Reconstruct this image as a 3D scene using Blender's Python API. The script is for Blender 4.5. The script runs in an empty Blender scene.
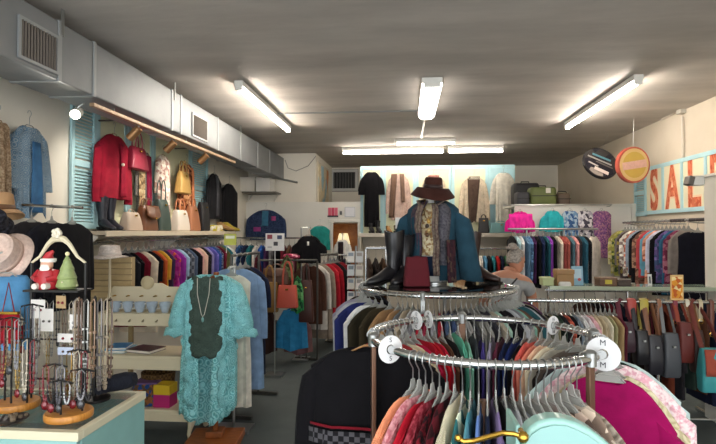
import bpy, math, random
from mathutils import Vector, Matrix, Euler
PI = math.pi
SC = bpy.context.scene
COL = SC.collection
rnd = random.Random(7)

# ------------------------------------------------------------------ camera
FPX = 520.0
EYE = Vector((0, 0, 1.65))
YAW, PITCH = math.atan(47 / FPX), math.atan(10 / FPX)
CAMROT = Euler((PI / 2 + PITCH, 0, YAW)).to_matrix()
cam_data = bpy.data.cameras.new('camera')
cam = bpy.data.objects.new('camera', cam_data)
COL.objects.link(cam)
cam.location = EYE
cam.rotation_euler = (PI / 2 + PITCH, 0, YAW)
cam_data.sensor_width = 36
cam_data.lens = FPX / 716 * 36
cam_data.clip_start = 0.05
SC.camera = cam


def ray(px, py):
    return CAMROT @ Vector(((px - 358) / FPX, (222 - py) / FPX, -1))


def at_y(px, py, Y):
    d = ray(px, py)
    return EYE + d * (Y / d.y)


def at_x(px, py, X):
    d = ray(px, py)
    return EYE + d * (X / d.x)


def at_z(px, py, Z):
    d = ray(px, py)
    return EYE + d * ((Z - EYE.z) / d.z)


# ------------------------------------------------------------------ colours and materials
def lin(h):
    if isinstance(h, (tuple, list)):
        return tuple(h)[:3]
    r = []
    for i in (0, 2, 4):
        v = int(h[i:i + 2], 16) / 255
        r.append(v / 12.92 if v <= 0.04045 else ((v + 0.055) / 1.055) ** 2.4)
    return tuple(r)


_M = {}


def newmat(key):
    m = bpy.data.materials.new(key)
    m.use_nodes = True
    nt = m.node_tree
    b = nt.nodes['Principled BSDF']
    return m, nt, b


def plain(h, rough=0.5, metal=0.0, vary=0.08, scale=6.0, bump=0.0, bscale=60.0, spec=0.5, alpha=1.0, trans=0.0, coat=0.0):
    key = ('plain', h, rough, metal, vary, scale, bump, bscale, alpha, trans, coat)
    if key in _M:
        return _M[key]
    m, nt, b = newmat('surface')
    c = lin(h)
    b.inputs['Roughness'].default_value = rough
    b.inputs['Metallic'].default_value = metal
    b.inputs['Specular IOR Level'].default_value = spec
    b.inputs['Transmission Weight'].default_value = trans
    b.inputs['Coat Weight'].default_value = coat
    b.inputs['Alpha'].default_value = alpha
    tc = nt.nodes.new('ShaderNodeTexCoord')
    n = nt.nodes.new('ShaderNodeTexNoise')
    n.inputs['Scale'].default_value = scale
    n.inputs['Detail'].default_value = 4
    nt.links.new(tc.outputs['Object'], n.inputs['Vector'])
    mix = nt.nodes.new('ShaderNodeMix')
    mix.data_type = 'RGBA'
    mix.inputs['A'].default_value = tuple(max(0, x * (1 - vary)) for x in c) + (1,)
    mix.inputs['B'].default_value = tuple(min(1, x * (1 + vary)) for x in c) + (1,)
    nt.links.new(n.outputs['Fac'], mix.inputs['Factor'])
    nt.links.new(mix.outputs['Result'], b.inputs['Base Color'])
    if bump:
        n2 = nt.nodes.new('ShaderNodeTexNoise')
        n2.inputs['Scale'].default_value = bscale
        nt.links.new(tc.outputs['Object'], n2.inputs['Vector'])
        bp = nt.nodes.new('ShaderNodeBump')
        bp.inputs['Strength'].default_value = bump
        bp.inputs['Distance'].default_value = 0.01
        nt.links.new(n2.outputs['Fac'], bp.inputs['Height'])
        nt.links.new(bp.outputs['Normal'], b.inputs['Normal'])
    _M[key] = m
    return m


def fabric(h, pat='plain', h2=None, h3=None, scale=1.0):
    """woven cloth; pat: plain knit print stripe lace speck check"""
    key = ('fabric', h, pat, h2, h3, scale)
    if key in _M:
        return _M[key]
    m, nt, b = newmat('cloth')
    N, L = nt.nodes, nt.links
    c = lin(h)
    c2 = lin(h2) if h2 else tuple(x * 0.55 for x in c)
    c3 = lin(h3) if h3 else tuple(min(1, x * 1.5 + 0.02) for x in c)
    b.inputs['Roughness'].default_value = 0.85
    b.inputs['Specular IOR Level'].default_value = 0.12
    b.inputs['Sheen Weight'].default_value = 0.02
    tc = N.new('ShaderNodeTexCoord')
    nz = N.new('ShaderNodeTexNoise')
    nz.inputs['Scale'].default_value = 14
    nz.inputs['Detail'].default_value = 5
    L.new(tc.outputs['Object'], nz.inputs['Vector'])
    mix = N.new('ShaderNodeMix')
    mix.data_type = 'RGBA'
    mix.blend_type = 'MULTIPLY'
    mix.inputs['Factor'].default_value = 0.7
    ma0 = N.new('ShaderNodeMath')
    ma0.operation = 'MULTIPLY_ADD'
    ma0.inputs[1].default_value = 1.2
    ma0.inputs[2].default_value = 0.42
    L.new(nz.outputs['Fac'], ma0.inputs[0])
    L.new(ma0.outputs[0], mix.inputs['B'])
    hgt = None
    if pat in ('plain', 'knit'):
        mix.inputs['A'].default_value = tuple(min(1, x * 1.05) for x in c) + (1,)
        w = N.new('ShaderNodeTexWave' if pat == 'knit' else 'ShaderNodeTexNoise')
        w.inputs['Scale'].default_value = 60 * scale if pat == 'knit' else 90
        L.new(tc.outputs['Object'], w.inputs['Vector'])
        hgt = w.outputs['Fac']
    else:
        ramp = N.new('ShaderNodeValToRGB')
        ramp.color_ramp.interpolation = 'CONSTANT' if pat in ('print', 'stripe', 'check') else 'LINEAR'
        e = ramp.color_ramp.elements
        e[0].color = c + (1,)
        e[1].color = c2 + (1,)
        if pat == 'stripe':
            w = N.new('ShaderNodeTexWave')
            w.bands_direction = 'Z'
            w.inputs['Scale'].default_value = 9 * scale
            w.inputs['Distortion'].default_value = 0.5
            L.new(tc.outputs['Object'], w.inputs['Vector'])
            src = w.outputs['Fac']
            e[1].position = 0.55
        elif pat == 'check':
            w = N.new('ShaderNodeTexChecker')
            w.inputs['Scale'].default_value = 22 * scale
            L.new(tc.outputs['Object'], w.inputs['Vector'])
            src = w.outputs['Fac']
            e[1].position = 0.5
        elif pat == 'lace':
            w = N.new('ShaderNodeTexVoronoi')
            w.inputs['Scale'].default_value = 17 * scale
            w.inputs['Randomness'].default_value = 0.35
            L.new(tc.outputs['Object'], w.inputs['Vector'])
            s = N.new('ShaderNodeMath')
            s.operation = 'SINE'
            mu = N.new('ShaderNodeMath')
            mu.operation = 'MULTIPLY'
            mu.inputs[1].default_value = 26
            L.new(w.outputs['Distance'], mu.inputs[0])
            L.new(mu.outputs[0], s.inputs[0])
            ma = N.new('ShaderNodeMath')
            ma.operation = 'MULTIPLY_ADD'
            ma.inputs[1].default_value = 0.5
            ma.inputs[2].default_value = 0.5
            L.new(s.outputs[0], ma.inputs[0])
            src = ma.outputs[0]
            e[0].color = c2 + (1,)
            e[1].color = c + (1,)
            e[1].position = 0.6
            hgt = src
        else:
            w = N.new('ShaderNodeTexVoronoi' if pat == 'print' else 'ShaderNodeTexNoise')
            w.inputs['Scale'].default_value = (26 if pat == 'print' else 70) * scale
            L.new(tc.outputs['Object'], w.inputs['Vector'])
            if pat == 'print':
                sep = N.new('ShaderNodeSeparateColor')
                L.new(w.outputs['Color'], sep.inputs['Color'])
                src = sep.outputs['Red']
                e[1].position = 0.45
                x = e.new(0.75)
                x.color = c3 + (1,)
            else:
                src = w.outputs['Fac']
                e[0].position = 0.42
                e[1].position = 0.6
        L.new(src, ramp.inputs['Fac'])
        L.new(ramp.outputs['Color'], mix.inputs['A'])
        if hgt is None:
            hgt = nz.outputs['Fac']
    L.new(mix.outputs['Result'], b.inputs['Base Color'])
    bp = N.new('ShaderNodeBump')
    bp.inputs['Strength'].default_value = 0.5 if pat in ('lace', 'knit') else 0.25
    bp.inputs['Distance'].default_value = 0.006
    L.new(hgt, bp.inputs['Height'])
    L.new(bp.outputs['Normal'], b.inputs['Normal'])
    _M[key] = m
    return m


def wood(h, h2=None, scale=1.0, rough=0.45):
    key = ('wood', h, h2, scale, rough)
    if key in _M:
        return _M[key]
    m, nt, b = newmat('wood')
    N, L = nt.nodes, nt.links
    c = lin(h)
    c2 = lin(h2) if h2 else tuple(x * 0.6 for x in c)
    b.inputs['Roughness'].default_value = rough
    tc = N.new('ShaderNodeTexCoord')
    mp = N.new('ShaderNodeMapping')
    mp.inputs['Scale'].default_value = (2 * scale, 14 * scale, 2 * scale)
    L.new(tc.outputs['Object'], mp.inputs['Vector'])
    n = N.new('ShaderNodeTexNoise')
    n.inputs['Scale'].default_value = 4
    n.inputs['Detail'].default_value = 6
    n.inputs['Distortion'].default_value = 0.6
    L.new(mp.outputs['Vector'], n.inputs['Vector'])
    r = N.new('ShaderNodeValToRGB')
    r.color_ramp.elements[0].position = 0.3
    r.color_ramp.elements[0].color = c2 + (1,)
    r.color_ramp.elements[1].position = 0.65
    r.color_ramp.elements[1].color = c + (1,)
    L.new(n.outputs['Fac'], r.inputs['Fac'])
    L.new(r.outputs['Color'], b.inputs['Base Color'])
    _M[key] = m
    return m


def emit(h, strength):
    key = ('emit', h, strength)
    if key in _M:
        return _M[key]
    m, nt, b = newmat('lamp glow')
    b.inputs['Base Color'].default_value = (0.9, 0.9, 0.9, 1)
    b.inputs['Emission Color'].default_value = lin(h) + (1,)
    b.inputs['Emission Strength'].default_value = strength
    _M[key] = m
    return m


CHROME = plain('d0d2d2', 0.16, 1.0, 0.05)
STEEL = plain('a8aaa8', 0.32, 0.9, 0.1)
BRONZE = plain('7a5b49', 0.35, 0.55, 0.12)
IRON = plain('1b1918', 0.5, 0.3)
CLEAR = plain('b4b4ae', 0.15, 0.0, 0.06, alpha=0.62, coat=0.5)
WHITEPL = plain('e6e4dc', 0.35)
BRASS = plain('b9933f', 0.25, 0.95, 0.1)
CREAM = plain('e3d8bd', 0.5, vary=0.04)
WHITEP = plain('dedbd0', 0.5, vary=0.03)


# ------------------------------------------------------------------ mesh building
class MB:
    def __init__(s):
        s.v, s.f = [], []

    def add(s, vs, fs):
        o = len(s.v)
        s.v += [tuple(v) for v in vs]
        s.f += [tuple(i + o for i in f) for f in fs]
        return s

    def box(s, c, d, rot=None):
        hx, hy, hz = d[0] / 2, d[1] / 2, d[2] / 2
        vs = [Vector((x, y, z)) for z in (-hz, hz) for y in (-hy, hy) for x in (-hx, hx)]
        if rot is not None:
            vs = [rot @ v for v in vs]
        vs = [v + Vector(c) for v in vs]
        return s.add(vs, [(0, 2, 3, 1), (4, 5, 7, 6), (0, 1, 5, 4), (2, 6, 7, 3), (0, 4, 6, 2), (1, 3, 7, 5)])

    def span(s, a, b):
        return s.box([(a[i] + b[i]) / 2 for i in range(3)], [abs(b[i] - a[i]) for i in range(3)])

    def loft(s, rings, cap0=True, cap1=True, closed=True):
        n = len(rings[0])
        vs = [p for r in rings for p in r]
        fs = []
        for i in range(len(rings) - 1):
            for j in range(n if closed else n - 1):
                k = (j + 1) % n
                fs.append((i * n + j, i * n + k, (i + 1) * n + k, (i + 1) * n + j))
        if cap0:
            fs.append(tuple(reversed(range(n))))
        if cap1:
            fs.append(tuple((len(rings) - 1) * n + j for j in range(n)))
        return s.add(vs, fs)

    def tube(s, pts, r, n=8, closed=False, flat=1.0, caps=True):
        P = [Vector(p) for p in pts]
        m = len(P)
        rr = r if isinstance(r, (list, tuple)) else [r] * m
        rings = []
        prev = None
        for i in range(m):
            if closed:
                t = P[(i + 1) % m] - P[i - 1]
            else:
                t = P[min(i + 1, m - 1)] - P[max(i - 1, 0)]
            t = t.normalized() if t.length > 1e-9 else Vector((0, 0, 1))
            if prev is None:
                up = Vector((0, 0, 1)) if abs(t.z) < 0.95 else Vector((0, 1, 0))
                u = t.cross(up).normalized()
            else:
                u = prev - t * prev.dot(t)
                u = u.normalized() if u.length > 1e-6 else prev
            prev = u
            w = t.cross(u)
            rings.append([P[i] + (u * math.cos(2 * PI * k / n) + w * math.sin(2 * PI * k / n) * flat) * rr[i] for k in range(n)])
        if closed:
            rings.append(rings[0])
        return s.loft(rings, caps and not closed, caps and not closed)

    def lathe(s, prof, n=24, c=(0, 0, 0), rot=None, cap=True):
        rings = []
        for r, z in prof:
            ring = []
            for k in range(n):
                v = Vector((r * math.cos(2 * PI * k / n), r * math.sin(2 * PI * k / n), z))
                if rot is not None:
                    v = rot @ v
                ring.append(v + Vector(c))
            rings.append(ring)
        return s.loft(rings, cap, cap)

    def ball(s, c, r, n=10, sc=(1, 1, 1)):
        prof = []
        for i in range(n // 2 + 1):
            a = -PI / 2 + PI * i / (n // 2)
            prof.append((max(1e-4, math.cos(a)), math.sin(a)))
        rings = [[Vector((c[0] + r * sc[0] * q * math.cos(2 * PI * k / n), c[1] + r * sc[1] * q * math.sin(2 * PI * k / n), c[2] + r * sc[2] * z)) for k in range(n)] for q, z in prof]
        return s.loft(rings, True, True)

    def grid(s, fn, nu, nv):
        vs = [fn(i / nu, j / nv) for j in range(nv + 1) for i in range(nu + 1)]
        fs = [(j * (nu + 1) + i, j * (nu + 1) + i + 1, (j + 1) * (nu + 1) + i + 1, (j + 1) * (nu + 1) + i) for j in range(nv) for i in range(nu)]
        return s.add(vs, fs)

    def slab(s, pts, y0, y1):
        """outline in x,z extruded from y0 to y1"""
        n = len(pts)
        vs = [(p[0], y0, p[1]) for p in pts] + [(p[0], y1, p[1]) for p in pts]
        fs = [tuple(range(n)), tuple(reversed(range(n, 2 * n)))] + [(i, n + i, n + (i + 1) % n, (i + 1) % n) for i in range(n)]
        return s.add(vs, fs)

    def build(s, name, mat, parent=None, smooth=True, bevel=0.0, subd=0, loc=None, rot=None, solid=0.0, ang=0.75):
        me = bpy.data.meshes.new(name)
        me.from_pydata(s.v, [], s.f)
        me.materials.append(mat)
        if smooth:
            for p in me.polygons:
                p.use_smooth = True
            if not subd:
                me.set_sharp_from_angle(angle=ang)
        me.update()
        o = bpy.data.objects.new(name, me)
        COL.objects.link(o)
        if parent is not None:
            o.parent = parent
        if loc is not None:
            o.location = loc
        if rot is not None:
            o.rotation_euler = rot
        if bevel:
            md = o.modifiers.new('bevel', 'BEVEL')
            md.width = bevel
            md.segments = 2
            md.limit_method = 'ANGLE'
        if subd:
            md = o.modifiers.new('subd', 'SUBSURF')
            md.levels = md.render_levels = subd
        if solid:
            md = o.modifiers.new('solid', 'SOLIDIFY')
            md.thickness = solid
        return o


_LAB = {}


def tag(o, label, cat, group=None):
    o['label'] = label
    o['category'] = cat
    if group:
        o['group'] = group
    _LAB.setdefault(label, []).append(o.name)
    return o


def thing(name, label, cat, loc=(0, 0, 0), rz=0.0, group=None, rot=None):
    o = bpy.data.objects.new(name, None)
    COL.objects.link(o)
    o.empty_display_size = 0.05
    o.location = loc
    o.rotation_euler = rot if rot is not None else (0, 0, rz)
    return tag(o, label, cat, group)


def struct(o):
    o['kind'] = 'structure'
    return o


def lettering(name, txt, size, mat, parent, loc, rot=(PI / 2, 0, 0), depth=0.002, sx=1.0, bold=0.0):
    cu = bpy.data.curves.new(name, 'FONT')
    cu.body = txt
    cu.size = size
    cu.extrude = depth
    cu.offset = bold
    cu.align_x = 'CENTER'
    cu.align_y = 'CENTER'
    t = bpy.data.objects.new(name, cu)
    COL.objects.link(t)
    dg = bpy.context.evaluated_depsgraph_get()
    me = bpy.data.meshes.new_from_object(t.evaluated_get(dg))
    bpy.data.objects.remove(t)
    bpy.data.curves.remove(cu)
    me.name = name
    me.materials.clear()
    me.materials.append(mat)
    o = bpy.data.objects.new(name, me)
    COL.objects.link(o)
    o.parent = parent
    o.location = loc
    o.rotation_euler = rot
    o.scale = (sx, 1, 1)
    return o


ORD = ['first', 'second', 'third', 'fourth', 'fifth', 'sixth', 'seventh', 'eighth', 'ninth', 'tenth', 'eleventh', 'twelfth', 'thirteenth',
       'fourteenth', 'fifteenth', 'sixteenth', 'seventeenth', 'eighteenth', 'nineteenth', 'twentieth']


def ordn(i):
    if i < 20:
        return ORD[i]
    t = ['twenty', 'thirty', 'forty', 'fifty'][(i + 1) // 10 - 2]
    k = (i + 1) % 10
    return t + '-' + ORD[k - 1] if k else {'twenty': 'twentieth', 'thirty': 'thirtieth', 'forty': 'fortieth', 'fifty': 'fiftieth'}[t]


def rack_labels(descs, where, anchor, unit='garment'):
    """one label for each piece on a rail: its look, its neighbours, and where those do not tell, its place from the anchor"""
    n = len(descs)
    out = []
    for i, d in enumerate(descs):
        if descs.count(d) == 1:
            if 0 < i < n - 1:
                out.append(f'{d} on {where}, between {descs[i - 1]} and {descs[i + 1]}')
            else:
                out.append(f'{d} at the end of {where} ' + (f'next to {anchor}' if i == 0 else f'away from {anchor}'))
        else:
            out.append(f'{d} on {where}, {ordn(i)} {unit} from {anchor}')
    for i, l in enumerate(out):
        if len(l.split()) > 16 or descs.count(descs[i]) > 1:
            out[i] = f'{descs[i]} on {where}, {ordn(i)} from {anchor}'
        if len(out[i].split()) > 16:
            print('LONG', out[i])
    return out


# ------------------------------------------------------------------ garments
class Shape:
    """the hanging outline of a garment, hook on the rail at the origin, shoulders along x, front towards -y"""

    def __init__(s, hw=0.2, L=0.6, th=0.03, neck=-0.125, drop=0.06, flare=1.0, fold=0.008, seed=0, nk=0.065, hem=0.0, kf=3, wedge=0.0):
        s.wedge = wedge
        s.hw, s.L, s.th, s.neck, s.drop, s.flare, s.fold, s.nk, s.hem = hw, L, th, neck, drop, flare, fold, nk, hem
        r = random.Random(seed)
        s.p = [r.uniform(0, 6.28) for _ in range(4)]
        s.k = [kf + r.random(), kf * 1.8 + r.random()]
        s.asym = r.uniform(-1, 1) * 0.02

    def dims(s, z):
        d = s.neck - z
        if d < s.drop:
            t = max(0, d / s.drop)
            return s.nk + (s.hw - s.nk) * t ** 0.62, s.th * (0.45 + 0.5 * t), 0.0
        u = min(1, (d - s.drop) / max(0.01, s.L - s.drop))
        return s.hw * (1 - 0.06 * math.sin(PI * min(1, u * 1.6)) + (s.flare - 1) * u), s.th * (0.95 + 0.15 * math.sin(3 * u) + 0.2 * (s.flare - 1) * u), u

    def pt(s, th, z):
        w, t, u = s.dims(z)
        cx, sy = math.cos(th), math.sin(th)
        x = w * math.copysign(abs(cx) ** 0.8, cx) + s.asym * u
        y = t * math.copysign(abs(sy) ** 0.75, sy)
        y += s.fold * (0.25 + u) * (math.sin(s.k[0] * 3 * cx + s.p[0] + u) + 0.5 * math.sin(s.k[1] * 3 * cx + s.p[1])) * (0.7 if sy < 0 else 0.5)
        y *= 1 + s.wedge * x
        zz = z + s.hem * u * u * math.cos(th * 4 + s.p[2])
        return Vector((x, y, zz))

    def zs(s, n=10):
        a = [s.neck - s.drop * t for t in (0, 0.12, 0.3, 0.6, 1.0)]
        a += [s.neck - s.drop - (s.L - s.drop) * i / n for i in range(1, n + 1)]
        return a

    def body(s, nu=26, n=10):
        mb = MB()
        rings = []
        zz = s.zs(n)
        w0 = zz[0]
        inner = [s.pt(2 * PI * k / nu, w0) * 1.0 for k in range(nu)]
        rings.append([Vector((p.x * 0.86, p.y * 0.6, p.z - 0.03 - (0.03 if p.y < 0 else 0))) for p in inner])
        rings.append([Vector((p.x, p.y, p.z - (0.035 * (1 - abs(p.x) / s.nk) if p.y < 0 else 0))) for p in inner])
        for z in zz[1:]:
            rings.append([s.pt(2 * PI * k / nu, z) for k in range(nu)])
        last = rings[-1]
        cz = sum(p.z for p in last) / nu
        rings.append([Vector((p.x * 0.9, p.y * 0.75, p.z + 0.03)) for p in last])
        mb.loft(rings, False, True)
        return mb

    def patch(s, x0, x1, z0, z1, off=0.01, nu=8, nv=12, side=-1, wav=0.0):
        """a layer lying on the front: x0, x1 are numbers or functions of v (0 at the top)"""
        f0 = x0 if callable(x0) else (lambda v: x0)
        f1 = x1 if callable(x1) else (lambda v: x1)

        def fn(u, v):
            x = f0(v) + (f1(v) - f0(v)) * u
            z = z0 + (z1 - z0) * v + wav * math.sin(u * 9 + s.p[0]) * v
            w, t, uu = s.dims(z)
            c = max(-0.985, min(0.985, x / w))
            cx = math.copysign(abs(c) ** 1.25, c)
            th = math.acos(cx) * side
            p = s.pt(th, z)
            return Vector((x, p.y + side * (off + 0.006 * math.sin(PI * u)), z))
        return MB().grid(fn, nu, nv)

    def sleeve(s, sx, length, r0=0.055, r1=0.042, spread=0.05, flat=0.55, n=10, fwd=0.0):
        z0 = s.neck - s.drop
        rings = []
        m = 8
        for i in range(m + 1):
            t = i / m
            x = sx * (s.hw - 0.025 + spread * (1 - (1 - t) ** 2))
            z = z0 + 0.004 - length * t
            r = r0 + (r1 - r0) * t
            tilt = 0.8 * (1 - t) ** 3
            rings.append([Vector((x + r * math.cos(2 * PI * k / n), fwd * t + s.th * 0.1 + (1 + s.wedge * x) * r * flat * math.sin(2 * PI * k / n) * (1 + 0.12 * math.sin(5 * t + k)),
                                  z - sx * r * math.cos(2 * PI * k / n) * tilt)) for k in range(n)])
        e = rings[-1]
        c = sum(e, Vector()) / n
        rings.append([c + (p - c) * 0.8 + Vector((0, 0, 0.02)) for p in e])
        return MB().loft(rings, True, True)


def hanger_mesh(hw=0.18, neck=-0.125, drop=0.055, rr=0.0135, gauge=0.0035, plate=False, hook=True, bar=True):
    mb, hk = MB(), MB()
    z0 = neck + 0.012
    arm = [(-hw, 0, neck - drop * 0.92), (-hw * 0.6, 0, neck - drop * 0.42), (-0.03, 0, z0), (0.03, 0, z0), (hw * 0.6, 0, neck - drop * 0.42), (hw, 0, neck - drop * 0.92)]
    mb.tube(arm, gauge, 6)
    if plate:
        mb.slab([(-0.05, neck - 0.012), (-0.014, z0 + 0.012), (-0.008, z0 + 0.035), (0.008, z0 + 0.035), (0.014, z0 + 0.012), (0.05, neck - 0.012)], -0.002, 0.002)
    R = rr + gauge * 0.6 + 0.004
    pts = [(0, 0, z0), (0, 0, -R - 0.02), (R * 0.9, 0, -R * 0.75)]
    for a in (-20, 15, 50, 90, 130, 165, 195):
        pts.append((R * math.cos(math.radians(a)), 0, R * math.sin(math.radians(a)) - 0.0028))
    (hk if hook else mb).tube(pts, gauge * 0.6, 6)
    return mb, hk


KINDS_OF = {k: k for k in 'blouse shirt jacket cardigan sweater dress coat trousers tunic skirt'.split()}
KINDS_OF['top'] = 'shirt'


def hang(name, label, loc, rz, cloth, sp=None, sleeve=0.0, hang_mat=None, group=None, extras=(), plate=True, detail=True, tilt=(0, 0), r0=0.055, r1=0.042, flat=0.55, spread=0.04, sub='body', rail=0.0135, sleeve_mat=None, fwd=0.0):
    """a garment on its hanger; extras: (part name, mesh, material)"""
    sp = sp or Shape()
    if name == 'hanging_top':
        wd = [w_ for w_ in label.replace(',', '').split(' on ')[0].split(' at ')[0].split() if w_ in KINDS_OF]
        name = KINDS_OF.get(wd[0], wd[0]) if wd else 'shirt'
    cat = name.replace('hanging_', '').replace('_', ' ')
    t = thing(name, label, cat, loc, rz, group, rot=(tilt[0], tilt[1], rz))
    sp.body().build(sub, cloth, t)
    if sleeve:
        for sx in (-1, 1):
            sp.sleeve(sx, sleeve, r0, r1, spread, flat, fwd=fwd).build('sleeve', sleeve_mat or cloth, t)
    for nm, mb, mt in extras:
        mb.build(nm, mt, t, solid=0.002)
    h, hk = hanger_mesh(min(0.2, sp.hw * 0.92), sp.neck, sp.drop, rr=rail, plate=plate, hook=detail)
    ho = h.build('hanger', hang_mat or CLEAR, t)
    if detail:
        hk.build('hook', STEEL, ho)
    return t
# ------------------------------------------------------------------ the room
CZ = 3.15
XL, XR, YB, YLB, YF = -3.0, 3.42, 12.0, 9.75, -1.4
XS = -1.69


def wall_mat(h, h2, sc=1.3):
    m, nt, b = newmat('painted plaster')
    N, L = nt.nodes, nt.links
    b.inputs['Roughness'].default_value = 0.8
    tc = N.new('ShaderNodeTexCoord')
    n = N.new('ShaderNodeTexNoise')
    n.inputs['Scale'].default_value = sc
    n.inputs['Detail'].default_value = 6
    L.new(tc.outputs['Object'], n.inputs['Vector'])
    r = N.new('ShaderNodeValToRGB')
    r.color_ramp.elements[0].position = 0.3
    r.color_ramp.elements[0].color = lin(h2) + (1,)
    r.color_ramp.elements[1].position = 0.6
    r.color_ramp.elements[1].color = lin(h) + (1,)
    L.new(n.outputs['Fac'], r.inputs['Fac'])
    L.new(r.outputs['Color'], b.inputs['Base Color'])
    n2 = N.new('ShaderNodeTexNoise')
    n2.inputs['Scale'].default_value = 25
    L.new(tc.outputs['Object'], n2.inputs['Vector'])
    bp = N.new('ShaderNodeBump')
    bp.inputs['Strength'].default_value = 0.15
    bp.inputs['Distance'].default_value = 0.01
    L.new(n2.outputs['Fac'], bp.inputs['Height'])
    L.new(bp.outputs['Normal'], b.inputs['Normal'])
    return m


def ceiling_mat():
    m, nt, b = newmat('board marked concrete')
    N, L = nt.nodes, nt.links
    b.inputs['Roughness'].default_value = 0.75
    tc = N.new('ShaderNodeTexCoord')
    mp = N.new('ShaderNodeMapping')
    mp.inputs['Scale'].default_value = (0.5, 1.6, 1)
    L.new(tc.outputs['Object'], mp.inputs['Vector'])
    n = N.new('ShaderNodeTexNoise')
    n.inputs['Scale'].default_value = 1.6
    n.inputs['Detail'].default_value = 8
    n.inputs['Roughness'].default_value = 0.62
    L.new(mp.outputs['Vector'], n.inputs['Vector'])
    r = N.new('ShaderNodeValToRGB')
    r.color_ramp.elements[0].position = 0.28
    r.color_ramp.elements[0].color = lin('b3aba2') + (1,)
    r.color_ramp.elements[1].position = 0.72
    r.color_ramp.elements[1].color = lin('d0c8be') + (1,)
    L.new(n.outputs['Fac'], r.inputs['Fac'])
    w = N.new('ShaderNodeTexWave')
    w.bands_direction = 'Y'
    w.inputs['Scale'].default_value = 0.55
    w.inputs['Distortion'].default_value = 1.2
    w.inputs['Detail'].default_value = 3
    L.new(tc.outputs['Object'], w.inputs['Vector'])
    mx = N.new('ShaderNodeMix')
    mx.data_type = 'RGBA'
    mx.blend_type = 'MULTIPLY'
    mx.inputs['Factor'].default_value = 0.1
    L.new(r.outputs['Color'], mx.inputs['A'])
    L.new(w.outputs['Color'], mx.inputs['B'])
    L.new(mx.outputs['Result'], b.inputs['Base Color'])
    bp = N.new('ShaderNodeBump')
    bp.inputs['Strength'].default_value = 0.4
    bp.inputs['Distance'].default_value = 0.03
    L.new(n.outputs['Fac'], bp.inputs['Height'])
    L.new(bp.outputs['Normal'], b.inputs['Normal'])
    return m


def floor_mat():
    return plain('4a5252', 0.85, vary=0.25, scale=5, bump=0.3, bscale=140)


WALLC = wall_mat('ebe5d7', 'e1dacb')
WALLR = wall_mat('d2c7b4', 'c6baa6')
PARTW = wall_mat('e4e1d8', 'dad6cb')
struct(MB().span((XL - 0.1, YF, -0.1), (XR + 0.1, YB + 0.1, 0)).build('floor', floor_mat(), smooth=False))
struct(MB().span((XL - 0.1, YF, CZ), (XR + 0.1, YB + 0.1, CZ + 0.1)).build('ceiling', ceiling_mat(), smooth=False))
struct(MB().span((XL - 0.1, YF, 0), (XL, YLB, CZ)).build('wall_left', WALLC, smooth=False))
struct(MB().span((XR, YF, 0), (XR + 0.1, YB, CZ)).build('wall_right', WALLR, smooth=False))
struct(MB().span((XS, YB, 0), (XR + 0.1, YB + 0.1, CZ)).build('wall_back', WALLC, smooth=False))
struct(MB().span((XL - 0.1, YLB, 0), (XS - 0.1, YLB + 0.1, CZ)).build('wall_back_left', WALLC, smooth=False))
struct(MB().span((XS - 0.1, YLB, 0), (XS, YB, CZ)).build('wall_corridor', WALLC, smooth=False))
struct(MB().span((XR - 0.015, YF, 0), (XR, YB, 0.1)).build('baseboard_right', WHITEP, smooth=False))
struct(MB().span((XL, YF, 0), (XL + 0.015, YLB, 0.1)).build('baseboard_left', WHITEP, smooth=False))

# low white partition across the corridor, with the doorway in it
PY = 9.6
pz = at_y(300, 202, PY).z
dl, dr, dz = at_y(331, 0, PY).x, at_y(359, 0, PY).x, at_y(345, 222, PY).z
pm = MB().span((XL + 0.005, PY, 0), (dl, PY + 0.08, pz)).span((dl, PY, dz), (dr, PY + 0.08, pz)).span((dr, PY, 0), (dr + 0.06, PY + 0.08, pz))
struct(pm.build('wall_partition', PARTW, smooth=False))
# doorway trim
struct(MB().box((dl + 0.02, PY - 0.01, dz / 2), (0.05, 0.02, dz)).box((dr, PY - 0.01, dz / 2), (0.05, 0.02, dz)).box(((dl + dr) / 2, PY - 0.01, dz + 0.02), (dr - dl + 0.09, 0.02, 0.05)).build('trim_1', WHITEP, smooth=False, bevel=0.004))
# white partition closing the storage loft
RY = 8.05
rz_ = at_y(560, 204, RY).z
rx0 = at_y(514, 0, RY).x
struct(MB().span((rx0, RY, 0), (XR - 0.002, RY + 0.08, rz_)).build('wall_storage', PARTW, smooth=False))
struct(MB().span((rx0, RY + 0.08, rz_ - 0.03), (XR - 0.002, RY + 1.0, rz_)).build('floor_loft', WHITEP, smooth=False))
struct(MB().box((XR - 0.05, RY - 0.03, (rz_ + 0.0) / 2), (0.06, 0.04, rz_)).box(((rx0 + XR) / 2 - 0.02, RY - 0.012, rz_ - 0.02), (XR - rx0 - 0.1, 0.02, 0.04)).build('trim_2', WHITEP, smooth=False, bevel=0.004))

# ------------------------------------------------------------------ lights
TUBE = emit('fff4e6', 72.0)


TUBE2 = emit('fff4e6', 32.0)


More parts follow.
